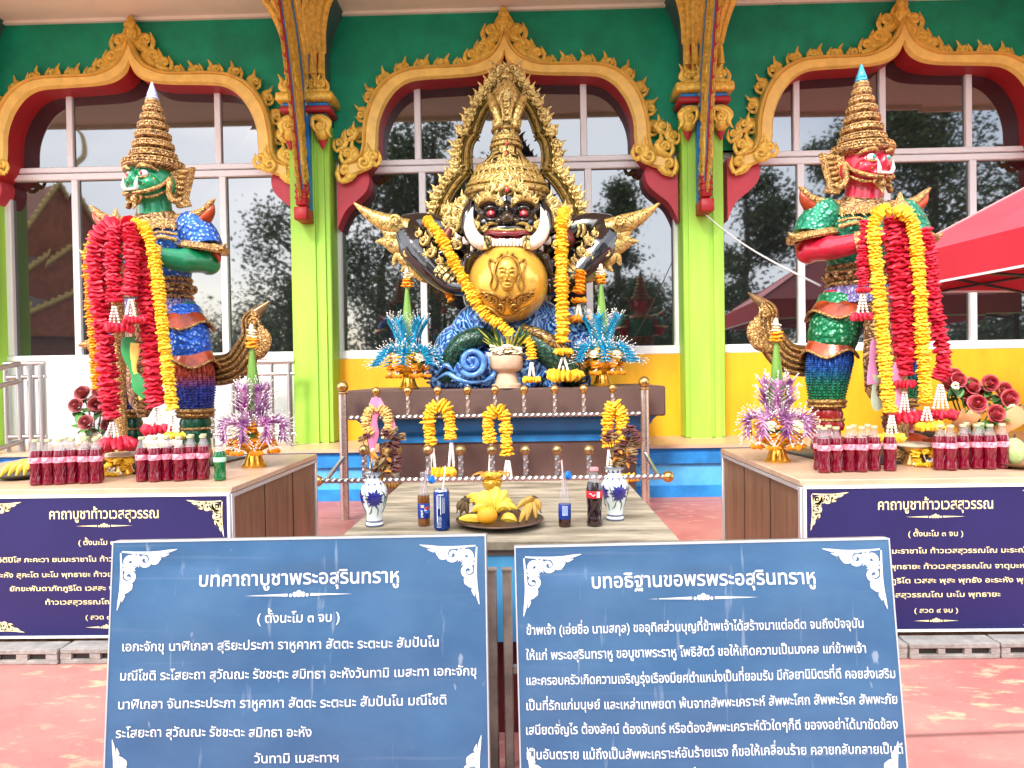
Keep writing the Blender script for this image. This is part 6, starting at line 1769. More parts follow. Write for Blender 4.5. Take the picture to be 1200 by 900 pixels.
# ------------------------------------------------------------ drinks on the plinths
M_SODA = mat('red_soda', (.20, .0, .016), .08, trans=.2, ior=1.33, coat=1)
M_GSODA = mat('green_plastic', (.0, .20, .035), .08, trans=.45, ior=1.35, coat=1)
def clear():
    m = mat('clear_plastic', (.50, .47, .47), .05, alpha=.24, coat=1)
    return m
M_CLEAR = clear()
M_PLABEL = mat('pink_label', (.74, .12, .20), .4, col2=(.80, .45, .50), vscale=60, band=(.45, .6))
M_CAP = mat('pale_yellow_cap', (.40, .40, .22), .4)
def bottle_mesh_parts():
    body = [(.018, .0), (.0255, .003), (.027, .012), (.0235, .03), (.0215, .05), (.0225, .068), (.026, .085), (.0272, .098), (.0272, .122), (.0268, .128), (.025, .140), (.0222, .151)]
    neck = [(.0222, .1512), (.0205, .157), (.016, .170), (.0125, .181), (.0125, .188)]
    return body, neck
def wobf(t, j): return 1 + (.035 * math.cos(6 * t) if j in (2, 3, 4, 5) else 0)
def make_bottle(label, group, liquid, lab, cap, fill='dark'):
    t = thing('soda_bottle', label, 'bottle', (0, 0, 0), group, local=True)
    body, neck = bottle_mesh_parts()
    m = MB(); m.lathe(body, 24, (0, 0, 0), 0, wob=wobf)
    for k in range(9):                        # moulded swirls that catch the light
        a_ = k * 2 * PI / 9
        m.tube([((.0262 - .0035 * math.sin(PI * q)) * math.cos(a_ + q * .9), (.0262 - .0035 * math.sin(PI * q)) * math.sin(a_ + q * .9), lerp(.014, .082, q)) for q in np.linspace(0, 1, 7)], [.0006, .0022, .0006], 5)
    m.build('bottle_body', liquid, t, (0, 0, 0), smooth=60)
    m = MB(); m.lathe(neck, 18, (0, 0, 0)); nk = m.build('neck', M_CLEAR, t, (0, 0, 0))
    m = MB(); m.lathe([(.0276, .098), (.0279, .099), (.0279, .121), (.0276, .122)], 24, (0, 0, 0), cap=False); m.build('label', lab, t, (0, 0, 0))
    m = MB(); m.lathe([(.0135, .1885), (.0145, .189), (.0145, .199), (.0135, .2005)], 18, (0, 0, 0), 0, wob=lambda q, j: 1 + .03 * math.cos(14 * q)); m.build('cap', cap, t, (0, 0, 0))
    return t
bot = None
lrow = [43, 57.5, 71, 85, 99.5, 113], [167, 182, 196, 210.5, 223.5, 238.5]
rrow = [966, 980, 995.5, 1010, 1024.5, 1043], [1101, 1114, 1128.5, 1144.5, 1160, 1174.5]
sides = ['left of the left plinth tray', 'right of the left plinth tray', 'left of the right plinth tray', 'right of the right plinth tray']
ordn = ['leftmost', 'second', 'third', 'fourth', 'fifth', 'sixth']
for gi, (row, py0, py1) in enumerate([(lrow[0], 570.5, 569), (lrow[1], 567, 565), (rrow[0], 556, 554.5), (rrow[1], 553.5, 552)]):
    for i, px in enumerate(row):
        p = PZ(px, lerp(py0, py1, i / 5) - .5 + rnd.uniform(-.6, .6) - 2.0, PTZ)
        lab = '%s red soda bottle of the front row %s' % (ordn[i], sides[gi])
        if bot is None:
            bot = make_bottle(lab, 'red soda bottles on the plinths', M_SODA, M_PLABEL, M_CAP); bot.location = (p.x, p.y, PTZ)
        else: bt = dup(bot, (p.x, p.y, PTZ), rnd.uniform(-1.2, 1.2), lab, 'red soda bottles on the plinths')
        if i in (1, 3, 4) or gi == 2 and i == 0:
            back = {1: 'second', 3: 'third', 4: 'rightmost', 0: 'leftmost'}[i]
            dup(bot, (p.x + rnd.uniform(.006, .02), p.y + .085 + rnd.uniform(0, .02), PTZ), rnd.uniform(-1.2, 1.2), '%s red soda bottle of the back row %s' % (back, sides[gi]), 'red soda bottles on the plinths')
for px, py, lab in [(975, 506, 'white straw in a bottle at the left end of the right plinth'), (1108, 500, 'white straw in a bottle right of the brass tray')]:
    q = P(px, py, 3.36); m = MB(); m.tube([q - Vector((.004, 0, .13)), q], .0026, 8); single(m, 'straw', lab, 'straw', [M_WHITE], tuple(q - Vector((.004, 0, .13))))
gb = make_bottle('green soda bottle with a white cap at the right end of the bottles', None, M_GSODA, mat('pale_green_label', (.45, .75, .52), .4), M_WHITE)
p = PZ(258, 563, PTZ); gb.location = (p.x, p.y, PTZ); gb.scale = (.98, .98, .86)

# trays between the bottles
def tray(px, py, label, flowers, white):
    p = PZ(px, py, PTZ)
    t = thing('brass_tray', label, 'tray', (p.x, p.y, PTZ), local=True)
    m = MB(); m.lathe([(.055, 0), (.057, .008), (.045, .03), (.04, .05), (.05, .062), (.075, .078), (.08, .088), (.075, .089), (.045, .075)], 26); m.build('footed_tray', M_GOLDB if flowers else M_BRASS, t, (0, 0, 0))
    m = MB(); m.lathe([(.079, .0895), (.081, .094), (.07, .104), (.03, .107), (.005, .107)], 22); m.build('tray_lid', mat('pale_tray', (.62, .52, .36), .4), t, (0, 0, 0))
    return (p.x, p.y, PTZ)
def tray_flowers(c, label, seed):
    rs = random.Random(seed); m = MB()
    for i in range(9):
        a_ = rs.uniform(-2.6, -.5); rr = rs.uniform(.055, .085)
        q = np.array((c[0] + rr * math.cos(a_), c[1] + rr * math.sin(a_), c[2] + rs.uniform(.015, .075)))
        ruffle(m, [q, q + np.array((0, -.006, .015))], .019, .5, 0, 10, i + seed, .22)
    ruffle(m, [(c[0] - .06, c[1] - .07, c[2] + .012), (c[0] - .02, c[1] - .085, c[2] + .012), (c[0] + .03, c[1] - .08, c[2] + .012)], .012, .8, 0, 9, seed + 4, .2)
    t = thing('marigold_garland', label, 'garland', (c[0], c[1] - .08, c[2])); m.build('flower_strand', M_MARI, t)
    b_ = MB()
    for j in range(26): b_.ell((c[0] + rs.uniform(-.02, .045), c[1] - .08 + rs.uniform(-.006, .006), c[2] + rs.uniform(.006, .04)), rs.uniform(.005, .007), 0, 6, 5)
    b_.build('bud_tassel', M_PEARL, t)
c = tray(143, 556, 'gold footed tray between the two groups of red bottles on the left plinth', True, True); tray_flowers(c, 'marigold garland with white buds draped on the left plinth tray', 4)
c = tray(1072, 545, 'brass footed tray between the two groups of red bottles on the right plinth', False, True); tray_flowers((c[0] + .03, c[1], c[2]), 'marigold garland with white buds draped on the right plinth tray', 14)

# fruit at the plinths' outer ends
M_BAN = mat('ripe_banana_skin', (.66, .42, .03), .45, col2=(.80, .58, .08), vscale=10)
M_BANO = mat('overripe_banana_skin', (.38, .20, .03), .5, col2=(.62, .38, .06), vscale=16)
M_STALK = mat('dark_stalk', (.06, .035, .02), .8, var=.4, vscale=30)
def banana(mb, a, b, sag, r, up=(0, 0, 1), mi=0, tip=1):
    a, b = np.array(a, float), np.array(b, float); mid = (a + b) / 2 + np.array(up) * sag
    pts = cr([a, lerp(a, mid, .55) + np.array(up) * sag * .2, mid, lerp(mid, b, .45) + np.array(up) * sag * .2, b], 4)
    mb.tube(pts, [r * .35, r * .8, r, r, r * .95, r * .75, r * .25], 7, mi)
    mb.tube([pts[-1], pts[-1] + unit(pts[-1] - pts[-2]) * .010], [r * .22, r * .18], 5, tip)
p = PZ(22, 561, PTZ)
t = thing('fruit_dish', 'dark dish at the left end of the left plinth', 'dish', (p.x, p.y, PTZ), local=True); m = MB(); m.lathe([(.05, 0), (.06, .004), (.105, .022), (.108, .024), (.10, .022), (.05, .010)], 26); m.build('dish', mat('grey_dish', (.12, .11, .10), .35, .3), t, (0, 0, 0))
m = MB()
for i in range(5): banana(m, (p.x + .01 + .018 * i, p.y + .01, PTZ + .035), (p.x - .05 + .03 * i, p.y - .05 + .01 * i, PTZ + .018), .035, .017)
for i in range(3): banana(m, (p.x + .04 + .01 * i, p.y + .02, PTZ + .05), (p.x + .0 + .03 * i, p.y - .02, PTZ + .045), .03, .016)
single(m, 'banana_bunch', 'small bunch of bananas on the dark dish beside the red bottles', 'bananas', [M_BAN, M_STALK], (p.x, p.y, PTZ + .012))
p = PZ(1196, 548, PTZ)
t = thing('fruit_dish', 'brown dish with pale rim at the right end of the right plinth', 'dish', (p.x, p.y, PTZ), local=True); m = MB(); m.lathe([(.05, 0), (.06, .004), (.12, .024), (.123, .026), (.115, .024), (.05, .010)], 26); m.build('dish', mat('brown_dish', (.30, .18, .09), .4), t, (0, 0, 0))
m = MB(); m.ell((p.x - .035, p.y - .01, PTZ + .075), (.045, .045, .06), 0, 20, 12); m.tube([(p.x - .035, p.y - .01, PTZ + .132), (p.x - .03, p.y - .01, PTZ + .15)], [.005, .004], 6, 1)
single(m, 'melon', 'pale green melon on the brown dish at the right', 'melon', [mat('melon_skin', (.30, .46, .14), .45, col2=(.62, .66, .38), vscale=14), M_STALK], (p.x - .035, p.y - .01, PTZ + .013))

# rose bouquets beside the guardians
def rose(mb, c, r, n_, mi=0):
    n_ = Vector(n_).normalized(); u = n_.cross(Vector((.2, .1, 1))).normalized(); v = n_.cross(u)
    mb.ell(Vector(c) + n_ * r * .40, r * .27, mi, 8, 6)
    for ring, (cnt, rr, op) in enumerate([(3, .26, 0), (3, .44, .1), (4, .64, .3), (5, .84, .6), (5, .98, 1.1)]):
        for i in range(cnt):
            a0 = 2 * PI * (i + ring * .37) / cnt; w = 2 * PI / cnt * .72
            vs = []
            for j in range(5):
                for k in range(5):
                    a_ = a0 + w * (k / 4 - .5) * 2 * .75; f_ = j / 4
                    q = rr * r * (.35 + .65 * math.sin(f_ * 1.35)) * (1 + (.12 * op if j == 4 else 0)) * (1 - .4 * f_ ** 3 * max(0, .5 - op)); hgt = r * (-.5 + f_ * (1.35 - .5 * op) - (.16 * op if j == 4 else 0) + .05 * math.cos(6 * (k / 4 - .5)))
                    vs.append(Vector(c) + u * q * math.cos(a_) + v * q * math.sin(a_) + n_ * hgt)
            mb.add(vs, [(j * 5 + k, j * 5 + k + 1, (j + 1) * 5 + k + 1, (j + 1) * 5 + k) for j in range(4) for k in range(4)], mi)
def leafcard(mb, a, d, n_, l, w, mi=0):
    d = Vector(d).normalized(); n_ = Vector(n_); s_ = d.cross(n_).normalized(); n_ = s_.cross(d)
    a = Vector(a); prof = [(0, .0), (.25, .8), (.5, 1), (.75, .7), (1, .0)]
    vs = []
    for f_, q in prof:
        c = a + d * l * f_ + n_ * (-.25 * l * f_ * f_)
        vs += [c + s_ * w * q * .5 + n_ * .12 * w * q, c, c - s_ * w * q * .5 + n_ * .12 * w * q]
    mb.add(vs, [(3 * i + k, 3 * i + k + 1, 3 * i + 4 + k, 3 * i + 3 + k) for i in range(4) for k in range(2)], mi)
M_ROSE = mat('dusty_rose_petals', (.36, .05, .06), .5, col2=(.58, .20, .20), vscale=26)
M_ROSE2 = mat('crimson_rose_petals', (.46, .02, .045), .5, col2=(.74, .20, .20), vscale=26)
def bouquet(label, base, roses, r_px, mt, seed, wrap=None, white=()):
    Y = base[1]
    t = thing('rose_bouquet', label, 'bouquet', base)
    rs = random.Random(seed); lf = MB(); stem = MB()
    for px, py, y in roses:
        m = MB(); c = P(px, py, y); rose(m, c, r_px / S(y) * rs.uniform(.9, 1.1), (rs.uniform(-.4, .4), -1, rs.uniform(.1, .6)))
        m.build('rose', mt, t, smooth=60, fix=False)
        stem.tube(cr([c, (lerp(c.x, base[0], .4), c.y + .03, lerp(c.z, base[2], .4)), base], 3), .004, 5)
        for k in range(5):
            leafcard(lf, c + Vector((rs.uniform(-.03, .03), .02, -.03)), (rs.uniform(-1, 1), rs.uniform(-.8, .2), rs.uniform(-.8, .5)), (0, -.4, 1), rs.uniform(.05, .09), .035, 0 if rs.random() < .7 else 1)
    stem.build('stems', M_DKLEAF, t)
    lf.build('leaf_spray', [mat('fresh_leaf', (.07, .22, .03), .45, var=.3, vscale=12), M_DKLEAF], t, fix=False)
    if white:
        m = MB()
        for px, py, y, r in white:
            c = P(px, py, y)
            for k in range(10):
                a_ = k * .63; m.ell(c + Vector((math.cos(a_) * r * .6, rs.uniform(-.01, .01), math.sin(a_) * r * .6)), (r * .42, r * .25, r * .42), 0, 7, 5)
        m.build('white_filler_bloom', M_CREAM, t)
    if wrap:
        m = MB()
        for pts, w_ in wrap:
            m.tube(cr([P(*q) for q in pts], 3), w_, 8, 0, .15, (.3, -1, .3))
        m.build('paper_wrap', mat('peach_wrap', (.62, .28, .12), .5), t)
    return t
bb_ = PZ(118, 535, PTZ)
bouquet('dusty red silk rose bouquet with white fillers beside the green faced guardian', tuple(P(112, 522, 3.62)), [(89, 475, 3.5), (97, 461, 3.58), (113, 474, 3.5), (101, 495, 3.46), (117, 460, 3.6), (127, 498, 3.55), (126, 482, 3.6)], 8.6, M_ROSE, 3, None, [(104, 508, 3.5, .04), (98, 515, 3.48, .035), (113, 514, 3.5, .035)])
bb_ = PZ(1140, 535, PTZ)
bouquet('crimson silk rose bouquet in peach paper beside the red faced guardian', tuple(P(1140, 518, 3.62)),
        [(1123, 445, 3.56), (1117, 441, 3.62), (1138, 452, 3.58), (1160, 449, 3.56), (1176, 457, 3.56), (1183, 467, 3.52), (1145, 473, 3.46), (1167, 485, 3.46), (1130, 460, 3.6), (1112, 449, 3.62), (1150, 462, 3.62), (1186, 480, 3.6)], 9.5, M_ROSE2, 13,
        [([(1120, 500, 3.5), (1140, 488, 3.45), (1150, 476, 3.48)], .03), ([(1160, 505, 3.5), (1185, 492, 3.46), (1199, 483, 3.5)], .045), ([(1128, 505, 3.52), (1132, 492, 3.5), (1126, 482, 3.5)], .03)], [(1140, 484, 3.46, .02), (1120, 452, 3.5, .02), (1186, 478, 3.5, .02)])
# small dark urns and a base under the hanging garlands
for px, py, lab in [(138, 538, 'dark red lacquer bowl under the pearl tassels on the left plinth'), (1080, 528, 'dark bowl behind the brass tray on the right plinth')]:
    p = PZ(px, py, PTZ); m = MB(); m.lathe([(.07, 0), (.075, .01), (.05, .03), (.06, .045), (.105, .085), (.11, .10), (.10, .1), (.05, .06)], 24, (p.x, p.y, PTZ))
    single(m, 'offering_bowl', lab, 'bowl', [M_PETD if px < 500 else mat('dark_bronze', (.06, .05, .05), .35, .6)], (p.x, p.y, PTZ))

# ------------------------------------------------------------ things on the offering table
def vase(px, py, label, grp):
    p = PZ(px, py, TZ)
    t = thing('porcelain_vase', label, 'vase', (p.x, p.y, TZ), grp, local=True)
    def glaze():
        m = mat('blue_white_glaze', (.70, .76, .74), .12, coat=1)
        return m
    m = MB()
    prof = cr([(.028, 0, 0), (.0305, .006, 0), (.027, .02, 0), (.030, .045, 0), (.042, .085, 0), (.047, .112, 0), (.040, .138, 0), (.026, .156, 0), (.024, .166, 0), (.034, .182, 0), (.031, .182, 0), (.022, .168, 0)], 3)
    m.lathe([(q[0], q[1]) for q in prof], 32); m.build('vase_body', glaze(), t, (0, 0, 0), smooth=60)
    blu = mat('cobalt_brushwork', (.012, .012, .20), .15, coat=1, var=.3, vscale=60)
    R_ = lambda z: np.interp(z, [q[1] for q in prof[:-6]], [q[0] for q in prof[:-6]])
    def on(a_, z, l_=.0012): r = R_(z) + l_; return Vector((r * math.cos(a_), r * math.sin(a_), z))
    d = MB()
    for a0, z0, s_ in [(-PI / 2 + .25, .098, 1), (-PI / 2 - 1.2, .098, .9), (-PI / 2 + 1.75, .1, .9), (-PI / 2 + 3.1, .1, .9)]:
        for k in range(14):
            th = k * 2 * PI / 14; l1 = .036 * s_ * (1 if k % 2 else .8)
            vs = []
            for f_, w_ in ((0, .3), (.35, 1), (.7, .8), (1, 0)):
                for sg in (-1, 1):
                    dz = math.sin(th) * l1 * f_ + math.cos(th) * w_ * .0058 * sg; da = (math.cos(th) * l1 * f_ - math.sin(th) * w_ * .0058 * sg) / .044
                    vs.append(on(a0 + da, z0 + dz))
            d.add(vs, [(2 * i, 2 * i + 1, 2 * i + 3, 2 * i + 2) for i in range(3)])
        for pts in ([(a0 + .1, z0 - .02), (a0 + .35, z0 - .04), (a0 + .3, z0 - .062)], [(a0 - .2, z0 - .02), (a0 - .4, z0 - .045), (a0 - .7, z0 - .055)], [(a0 + .5, z0 + .03), (a0 + .8, z0 + .01), (a0 + .9, z0 - .03)]):
            d.tube([on(q[0], q[1], .0003) for q in cr([(a_, b_, 0) for a_, b_ in pts], 4)], [.001, .0028, .0008], 5, 1)
    for k in range(10):
        a_ = k * 2 * PI / 10
        d.add([on(a_ - .14, .150), on(a_ + .14, .150), on(a_, .139)], [(0, 1, 2)]); d.add([on(a_ - .2, .166), on(a_ + .2, .166), on(a_, .179)], [(0, 1, 2)])
    d.build('painted_flowers', [blu, mat('grey_green_brushwork', (.10, .16, .12), .15, coat=1)], t, (0, 0, 0), smooth=0, fix=False)
    m = MB()
    for z in (.004, .018, .183): m.lathe([(R_(min(z, .18)) + .0004, z - .003), (R_(min(z, .18)) + .0014, z - .002), (R_(min(z, .18)) + .0014, z + .002), (R_(min(z, .18)) + .0004, z + .003)], 30, (0, 0, 0), cap=False)
    m.build('rim_band', mat('grey_blue_band', (.09, .10, .16), .2, coat=.6), t, (0, 0, 0))
    return p
def dried(p, px_list, label, seed):
    rs = random.Random(seed); t = thing('dried_bouquet', label, 'dried flowers', (p.x, p.y, TZ + .16))
    st, fl_, lf = MB(), MB(), MB()
    for px, py in px_list:
        c = P(px, py, p.y + rs.uniform(-.02, .03))
        st.tube(cr([(p.x + rs.uniform(-.01, .01), p.y, TZ + .14), (lerp(p.x, c.x, .45), c.y, lerp(TZ + .17, c.z, .5)), c], 3), .0018, 5)
        ruffle(fl_, [c - Vector((0, 0, .006)), c + Vector((rs.uniform(-.004, .004), 0, .010))], rs.uniform(.012, .019), .42, 0 if rs.random() < .7 else 1, 9, rs.randint(0, 999), .34)
        for k in range(3): leafcard(lf, (lerp(p.x, c.x, .6) + rs.uniform(-.012, .012), c.y, lerp(TZ + .18, c.z, .6)), (rs.uniform(-1, 1), rs.uniform(-1, .5), rs.uniform(-1, .4)), (rs.uniform(-.5, .5), -.5, 1), rs.uniform(.02, .04), .014, 0 if rs.random() < .5 else 1)
    st.build('stems', mat('dry_stem', (.16, .09, .04), .8), t); fl_.build('withered_bloom', [mat('withered_maroon', (.13, .035, .03), .75, var=.5, vscale=50), mat('withered_brown', (.30, .17, .07), .75, var=.4, vscale=50)], t); lf.build('dry_leaf', [mat('dry_leaf', (.28, .17, .06), .7, var=.4, vscale=30), mat('dry_orange_leaf', (.55, .20, .02), .7)], t, fix=False)
pv = vase(439, 616, 'blue and white porcelain vase at the left of the table holding dried flowers', 'blue and white vases on the table')
dried(pv, [(424, 515), (430, 512), (452, 508), (458, 513), (462, 506), (455, 522), (466, 516), (449, 530), (461, 532), (457, 545), (463, 550), (444, 540), (452, 552), (467, 540), (440, 552), (463, 522), (470, 512)], 'dried maroon flowers in the left vase', 2)
pv = vase(721, 609, 'blue and white porcelain vase at the right of the table beside the dark cola', 'blue and white vases on the table')
dried(pv, [(715, 508), (720, 512), (733, 506), (739, 503), (744, 508), (738, 516), (745, 520), (730, 520), (725, 530), (735, 532), (742, 530), (720, 536), (728, 541), (712, 515), (740, 540), (747, 514)], 'dried maroon flowers in the right vase', 6)
def straw(name, label, a, b, mt):
    m = MB(); m.tube([a, lerp(np.array(a), np.array(b), .8), b], .0028, 8); single(m, name, label, 'straw', [mt], a)
M_PINKS = mat('pale_pink_straw', (.78, .50, .50), .4)
M_COLA = mat('cola_liquid', (.045, .010, .006), .06, trans=.25, ior=1.33, coat=1)
M_AMBER = mat('amber_cola', (.26, .085, .015), .06, trans=.45, ior=1.33, coat=1)
M_BLAB = mat('blue_drink_label', (.010, .035, .26), .35, var=.1)
def globe_mark(mb, R_, a0, z, r, l_=.0006):
    """round red, white and blue mark wrapped on a cylinder: the disc and its two halves"""
    def on(u, w): return Vector(((R_ + l_) * math.cos(a0 + u / R_), (R_ + l_) * math.sin(a0 + u / R_), z + w))
    def half(s_, mi):
        pts = [(r * .93 * math.cos(t), s_ * r * .93 * math.sin(t)) for t in np.linspace(.25, PI - .25, 10)]
        low_ = [(x, s_ * r * (.18 + .12 * math.sin(x / r * 2.6) * s_)) for x in np.linspace(-r * .88, r * .88, 8)]
        mb.add([on(*q) for q in pts + low_], [tuple(range(len(pts) + len(low_)))], mi)
    l0 = l_
    mb.add([on(r * math.cos(t) * 1.0, r * math.sin(t)) for t in np.linspace(0, 2 * PI, 21)[:-1]], [tuple(range(20))], 0)
    l_ = l0 + .0004
    half(1, 1); half(-1, 2)
def wrap_text(mb, s_, R_, a0, z, size, l_=.0006, vertical=False, mi=0):
    tmp = MB(); lay(tmp, s_, Matrix(), size, 'C', 0, .02)
    vs = []
    for x, y, _ in tmp.v:
        u, w = (x, y) if not vertical else (-y, x)
        vs.append(((R_ + l_) * math.cos(a0 + u / R_), (R_ + l_) * math.sin(a0 + u / R_), z + w))
    mb.add(vs, tmp.f, mi)
def lines_block(mb, R_, a0, z0, z1, w, n_, mi=0, l_=.0006, seed=1):
    rs = random.Random(seed)
    for k in range(n_):
        z = lerp(z1, z0, (k + .5) / n_); x = -w / 2
        while x < w / 2 - .001:
            l1 = rs.uniform(.0015, .005); e = min(x + l1, w / 2)
            mb.add([((R_ + l_) * math.cos(a0 + q / R_), (R_ + l_) * math.sin(a0 + q / R_), zz_) for q, zz_ in ((x, z - .0006), (e, z - .0006), (e, z + .0006), (x, z + .0006))], [(0, 1, 2, 3)], mi)
            x = e + .0012
M_WHITEL = mat('white_print', (.80, .82, .84), .45); M_REDL = mat('red_print', (.60, .02, .03), .4)
def glass_bottle(px, py, h, liquid, level, lab, label, marks, straw_to=None, cap=None):
    p = PZ(px, py, TZ)
    t = thing('drink_bottle', label, 'bottle', (p.x, p.y, TZ), local=True)
    k = h / .2
    prof = [(.016, 0), (.0205, .003), (.0215, .012), (.0205, .03), (.0205, .085), (.0215, .095), (.020, .112), (.0155, .135), (.0115, .155), (.0105, .185), (.0115, .187), (.0115, .197), (.0095, .2)]
    prof = [(r, z * k) for r, z in prof]
    li = [(r * .985, z) for r, z in prof if z <= level * k] + [(np.interp(level * k, [q[1] for q in prof], [q[0] for q in prof]) * .985, level * k)]
    m = MB(); m.lathe(li, 22); m.build('drink', liquid, t, (0, 0, 0))
    up_ = [(np.interp(level * k, [q[1] for q in prof], [q[0] for q in prof]), level * k + .0004)] + [(r, z) for r, z in prof if z > level * k]
    m = MB(); m.lathe(up_, 22, cap=False); m.build('glass_neck', M_CLEAR, t, (0, 0, 0))
    m = MB(); m.lathe([(.0207, .030 * k), (.0212, .031 * k), (.0212, .084 * k), (.0207, .085 * k)], 26, cap=False); lb = m.build('label', lab, t, (0, 0, 0))
    for nm, mm, mt in marks(.0213, k): mm.build(nm, mt, lb, (0, 0, 0), smooth=0, fix=False)
    if straw_to:
        a_ = np.array((p.x, p.y, TZ + .12 * k)); e_ = P(*straw_to, p.y + .004); straw('straw', label_s, tuple(a_), tuple(e_), M_PINKS)
    if cap:
        q = P(cap[0], cap[1], p.y - .012); m = MB(); Mx = Matrix.Translation(q) @ Matrix.Rotation(1.35, 4, 'Y') @ Matrix.Rotation(.5, 4, 'X')
        c_ = MB(); c_.lathe([(.013, -.006), (.0135, -.005), (.0135, .005), (.012, .0065)], 18, wob=lambda t_, j: 1 + .03 * math.cos(16 * t_)); m.merge(c_, Mx)
        m.tube([q - Vector((.012, 0, 0)), (p.x + .011, p.y, TZ + .19 * k)], .0015, 5)
        m.build('open_cap', mat('bright_blue_cap', (.0, .16, .58), .4), t, None).location = (0, 0, 0)
        o_ = t.children[-1]
        for v in o_.data.vertices: v.co -= Vector((p.x, p.y, TZ))
    return p
def pmarks(R_, k):
    a = MB(); globe_mark(a, R_, -PI / 2 + .75, .062 * k, .0115)
    b = MB(); wrap_text(b, 'pepsi', R_, -PI / 2 - .05, .048 * k, .012, vertical=True)
    c = MB()
    c.add([((R_ + .0006) * math.cos(-PI / 2 - .1 + q / R_), (R_ + .0006) * math.sin(-PI / 2 - .1 + q / R_), z) for q, z in ((-.005, .070 * k), (.006, .070 * k), (.006, .08 * k), (-.005, .08 * k))], [(0, 1, 2, 3)])
    return [('round_mark', a, [M_WHITEL, M_REDL, mat('mid_blue_print', (.02, .12, .5), .4)]), ('printed_word', b, M_WHITEL), ('pale_patch', c, mat('pale_orange_print', (.75, .5, .3), .5))]
def bmarks(R_, k):
    a = MB()
    a.add([((R_ + .0004) * math.cos(-PI / 2 + q / R_), (R_ + .0004) * math.sin(-PI / 2 + q / R_), z) for q, z in [(-.009, .045 * k), (-.003, .045 * k), (.003, .045 * k), (.009, .045 * k), (.009, .08 * k), (.003, .08 * k), (-.003, .08 * k), (-.009, .08 * k)]], [(0, 1, 6, 7), (1, 2, 5, 6), (2, 3, 4, 5)])
    b = MB(); lines_block(b, R_, -PI / 2, .047 * k, .078 * k, .015, 9, 0, .0010)
    return [('printed_panel', a, mat('pale_blue_print', (.45, .55, .75), .5)), ('fine_print', b, M_BLAB)]
label_s = 'pink straw in the amber cola bottle with the blue label at left'
glass_bottle(497, 616, .185, M_AMBER, .115, M_BLAB, 'half full amber cola bottle with a blue label beside the blue can', pmarks, (502, 548), (506, 562))
label_s = 'pink straw in the nearly empty bottle right of the banana plate'
glass_bottle(662, 617, .18, M_COLA, .034, M_BLAB, 'nearly empty cola bottle with a blue label and open blue cap right of the fruit', bmarks, (658, 539), (666, 557))
# the can
p = PZ(518, 621, TZ)
t = thing('drink_can', 'slim dark blue drink can with a white straw beside the amber bottle', 'can', (p.x, p.y, TZ), local=True)
m = MB(); m.lathe([(.020, .0), (.0215, .002), (.0262, .008), (.0268, .012), (.0268, .124), (.0255, .130)], 30); cn_ = m.build('can_body', mat('blue_can_print', (.012, .045, .24), .25, .5), t, (0, 0, 0))
m = MB(); m.lathe([(.0255, .1303), (.0235, .134), (.0232, .1365), (.0222, .1365), (.0218, .133), (.004, .1325)], 30); m.ell((.0, -.008, .1345), (.008, .010, .0012), 0, 12, 6); m.build('can_lid', M_STEEL, t, (0, 0, 0))
m = MB()
lines_block(m, .0268, -PI / 2 - .25, .075, .115, .012, 12, 0, .0006, 3); lines_block(m, .0268, -PI / 2 + .35, .060, .112, .010, 16, 0, .0006, 4); lines_block(m, .0268, -PI / 2 - .2, .012, .05, .016, 9, 0, .0006, 5)
wrap_text(m, 'pepsi', .0268, -PI / 2 - .0, .118, .010)
for a_, z0, z1, w_ in [(-.45, .03, .118, .0012), (.0, .055, .115, .001)]:
    m.add([((.0274) * math.cos(-PI / 2 + a_ + q / .0268), (.0274) * math.sin(-PI / 2 + a_ + q / .0268), z) for q, z in ((-w_, z0), (w_, z0), (w_, z1), (-w_, z1))], [(0, 1, 2, 3)])
m.build('fine_print', M_WHITEL, cn_, (0, 0, 0), smooth=0, fix=False)
straw('straw', 'white straw standing in the blue can', (p.x + .004, p.y - .008, TZ + .12), tuple(P(522, 546, p.y - .01)), M_WHITE)
# dark cola in a contour bottle
p = PZ(697, 616, TZ)
cb = make_bottle('dark cola bottle with a red label and pink cap beside the right vase', None, mat('dark_cola', (.022, .006, .008), .06, trans=.15, coat=1), M_REDL, mat('pink_cap', (.72, .25, .26), .4))
cb.location = (p.x, p.y, TZ); cb.scale = (1.0, 1.0, .98)
lb = [c_ for c_ in cb.children if c_.name.startswith('label')][0]
m = MB()
m.tube([((.0283) * math.cos(-PI / 2 - .75 + q), (.0283) * math.sin(-PI / 2 - .75 + q), .110 + .004 * math.sin(q * 9)) for q in np.linspace(0, .8, 22)], [.0004, .0016, .0008, .0016, .0004], 5)
m.add([(.0284 * math.cos(-PI / 2 + q), .0284 * math.sin(-PI / 2 + q), z) for q, z in [(.2, .1), (.4, .1), (.6, .1), (.6, .12), (.4, .12), (.2, .12)]], [(0, 1, 4, 5), (1, 2, 3, 4)])
m.build('label_script', M_WHITEL, lb, (0, 0, 0), smooth=0, fix=False)
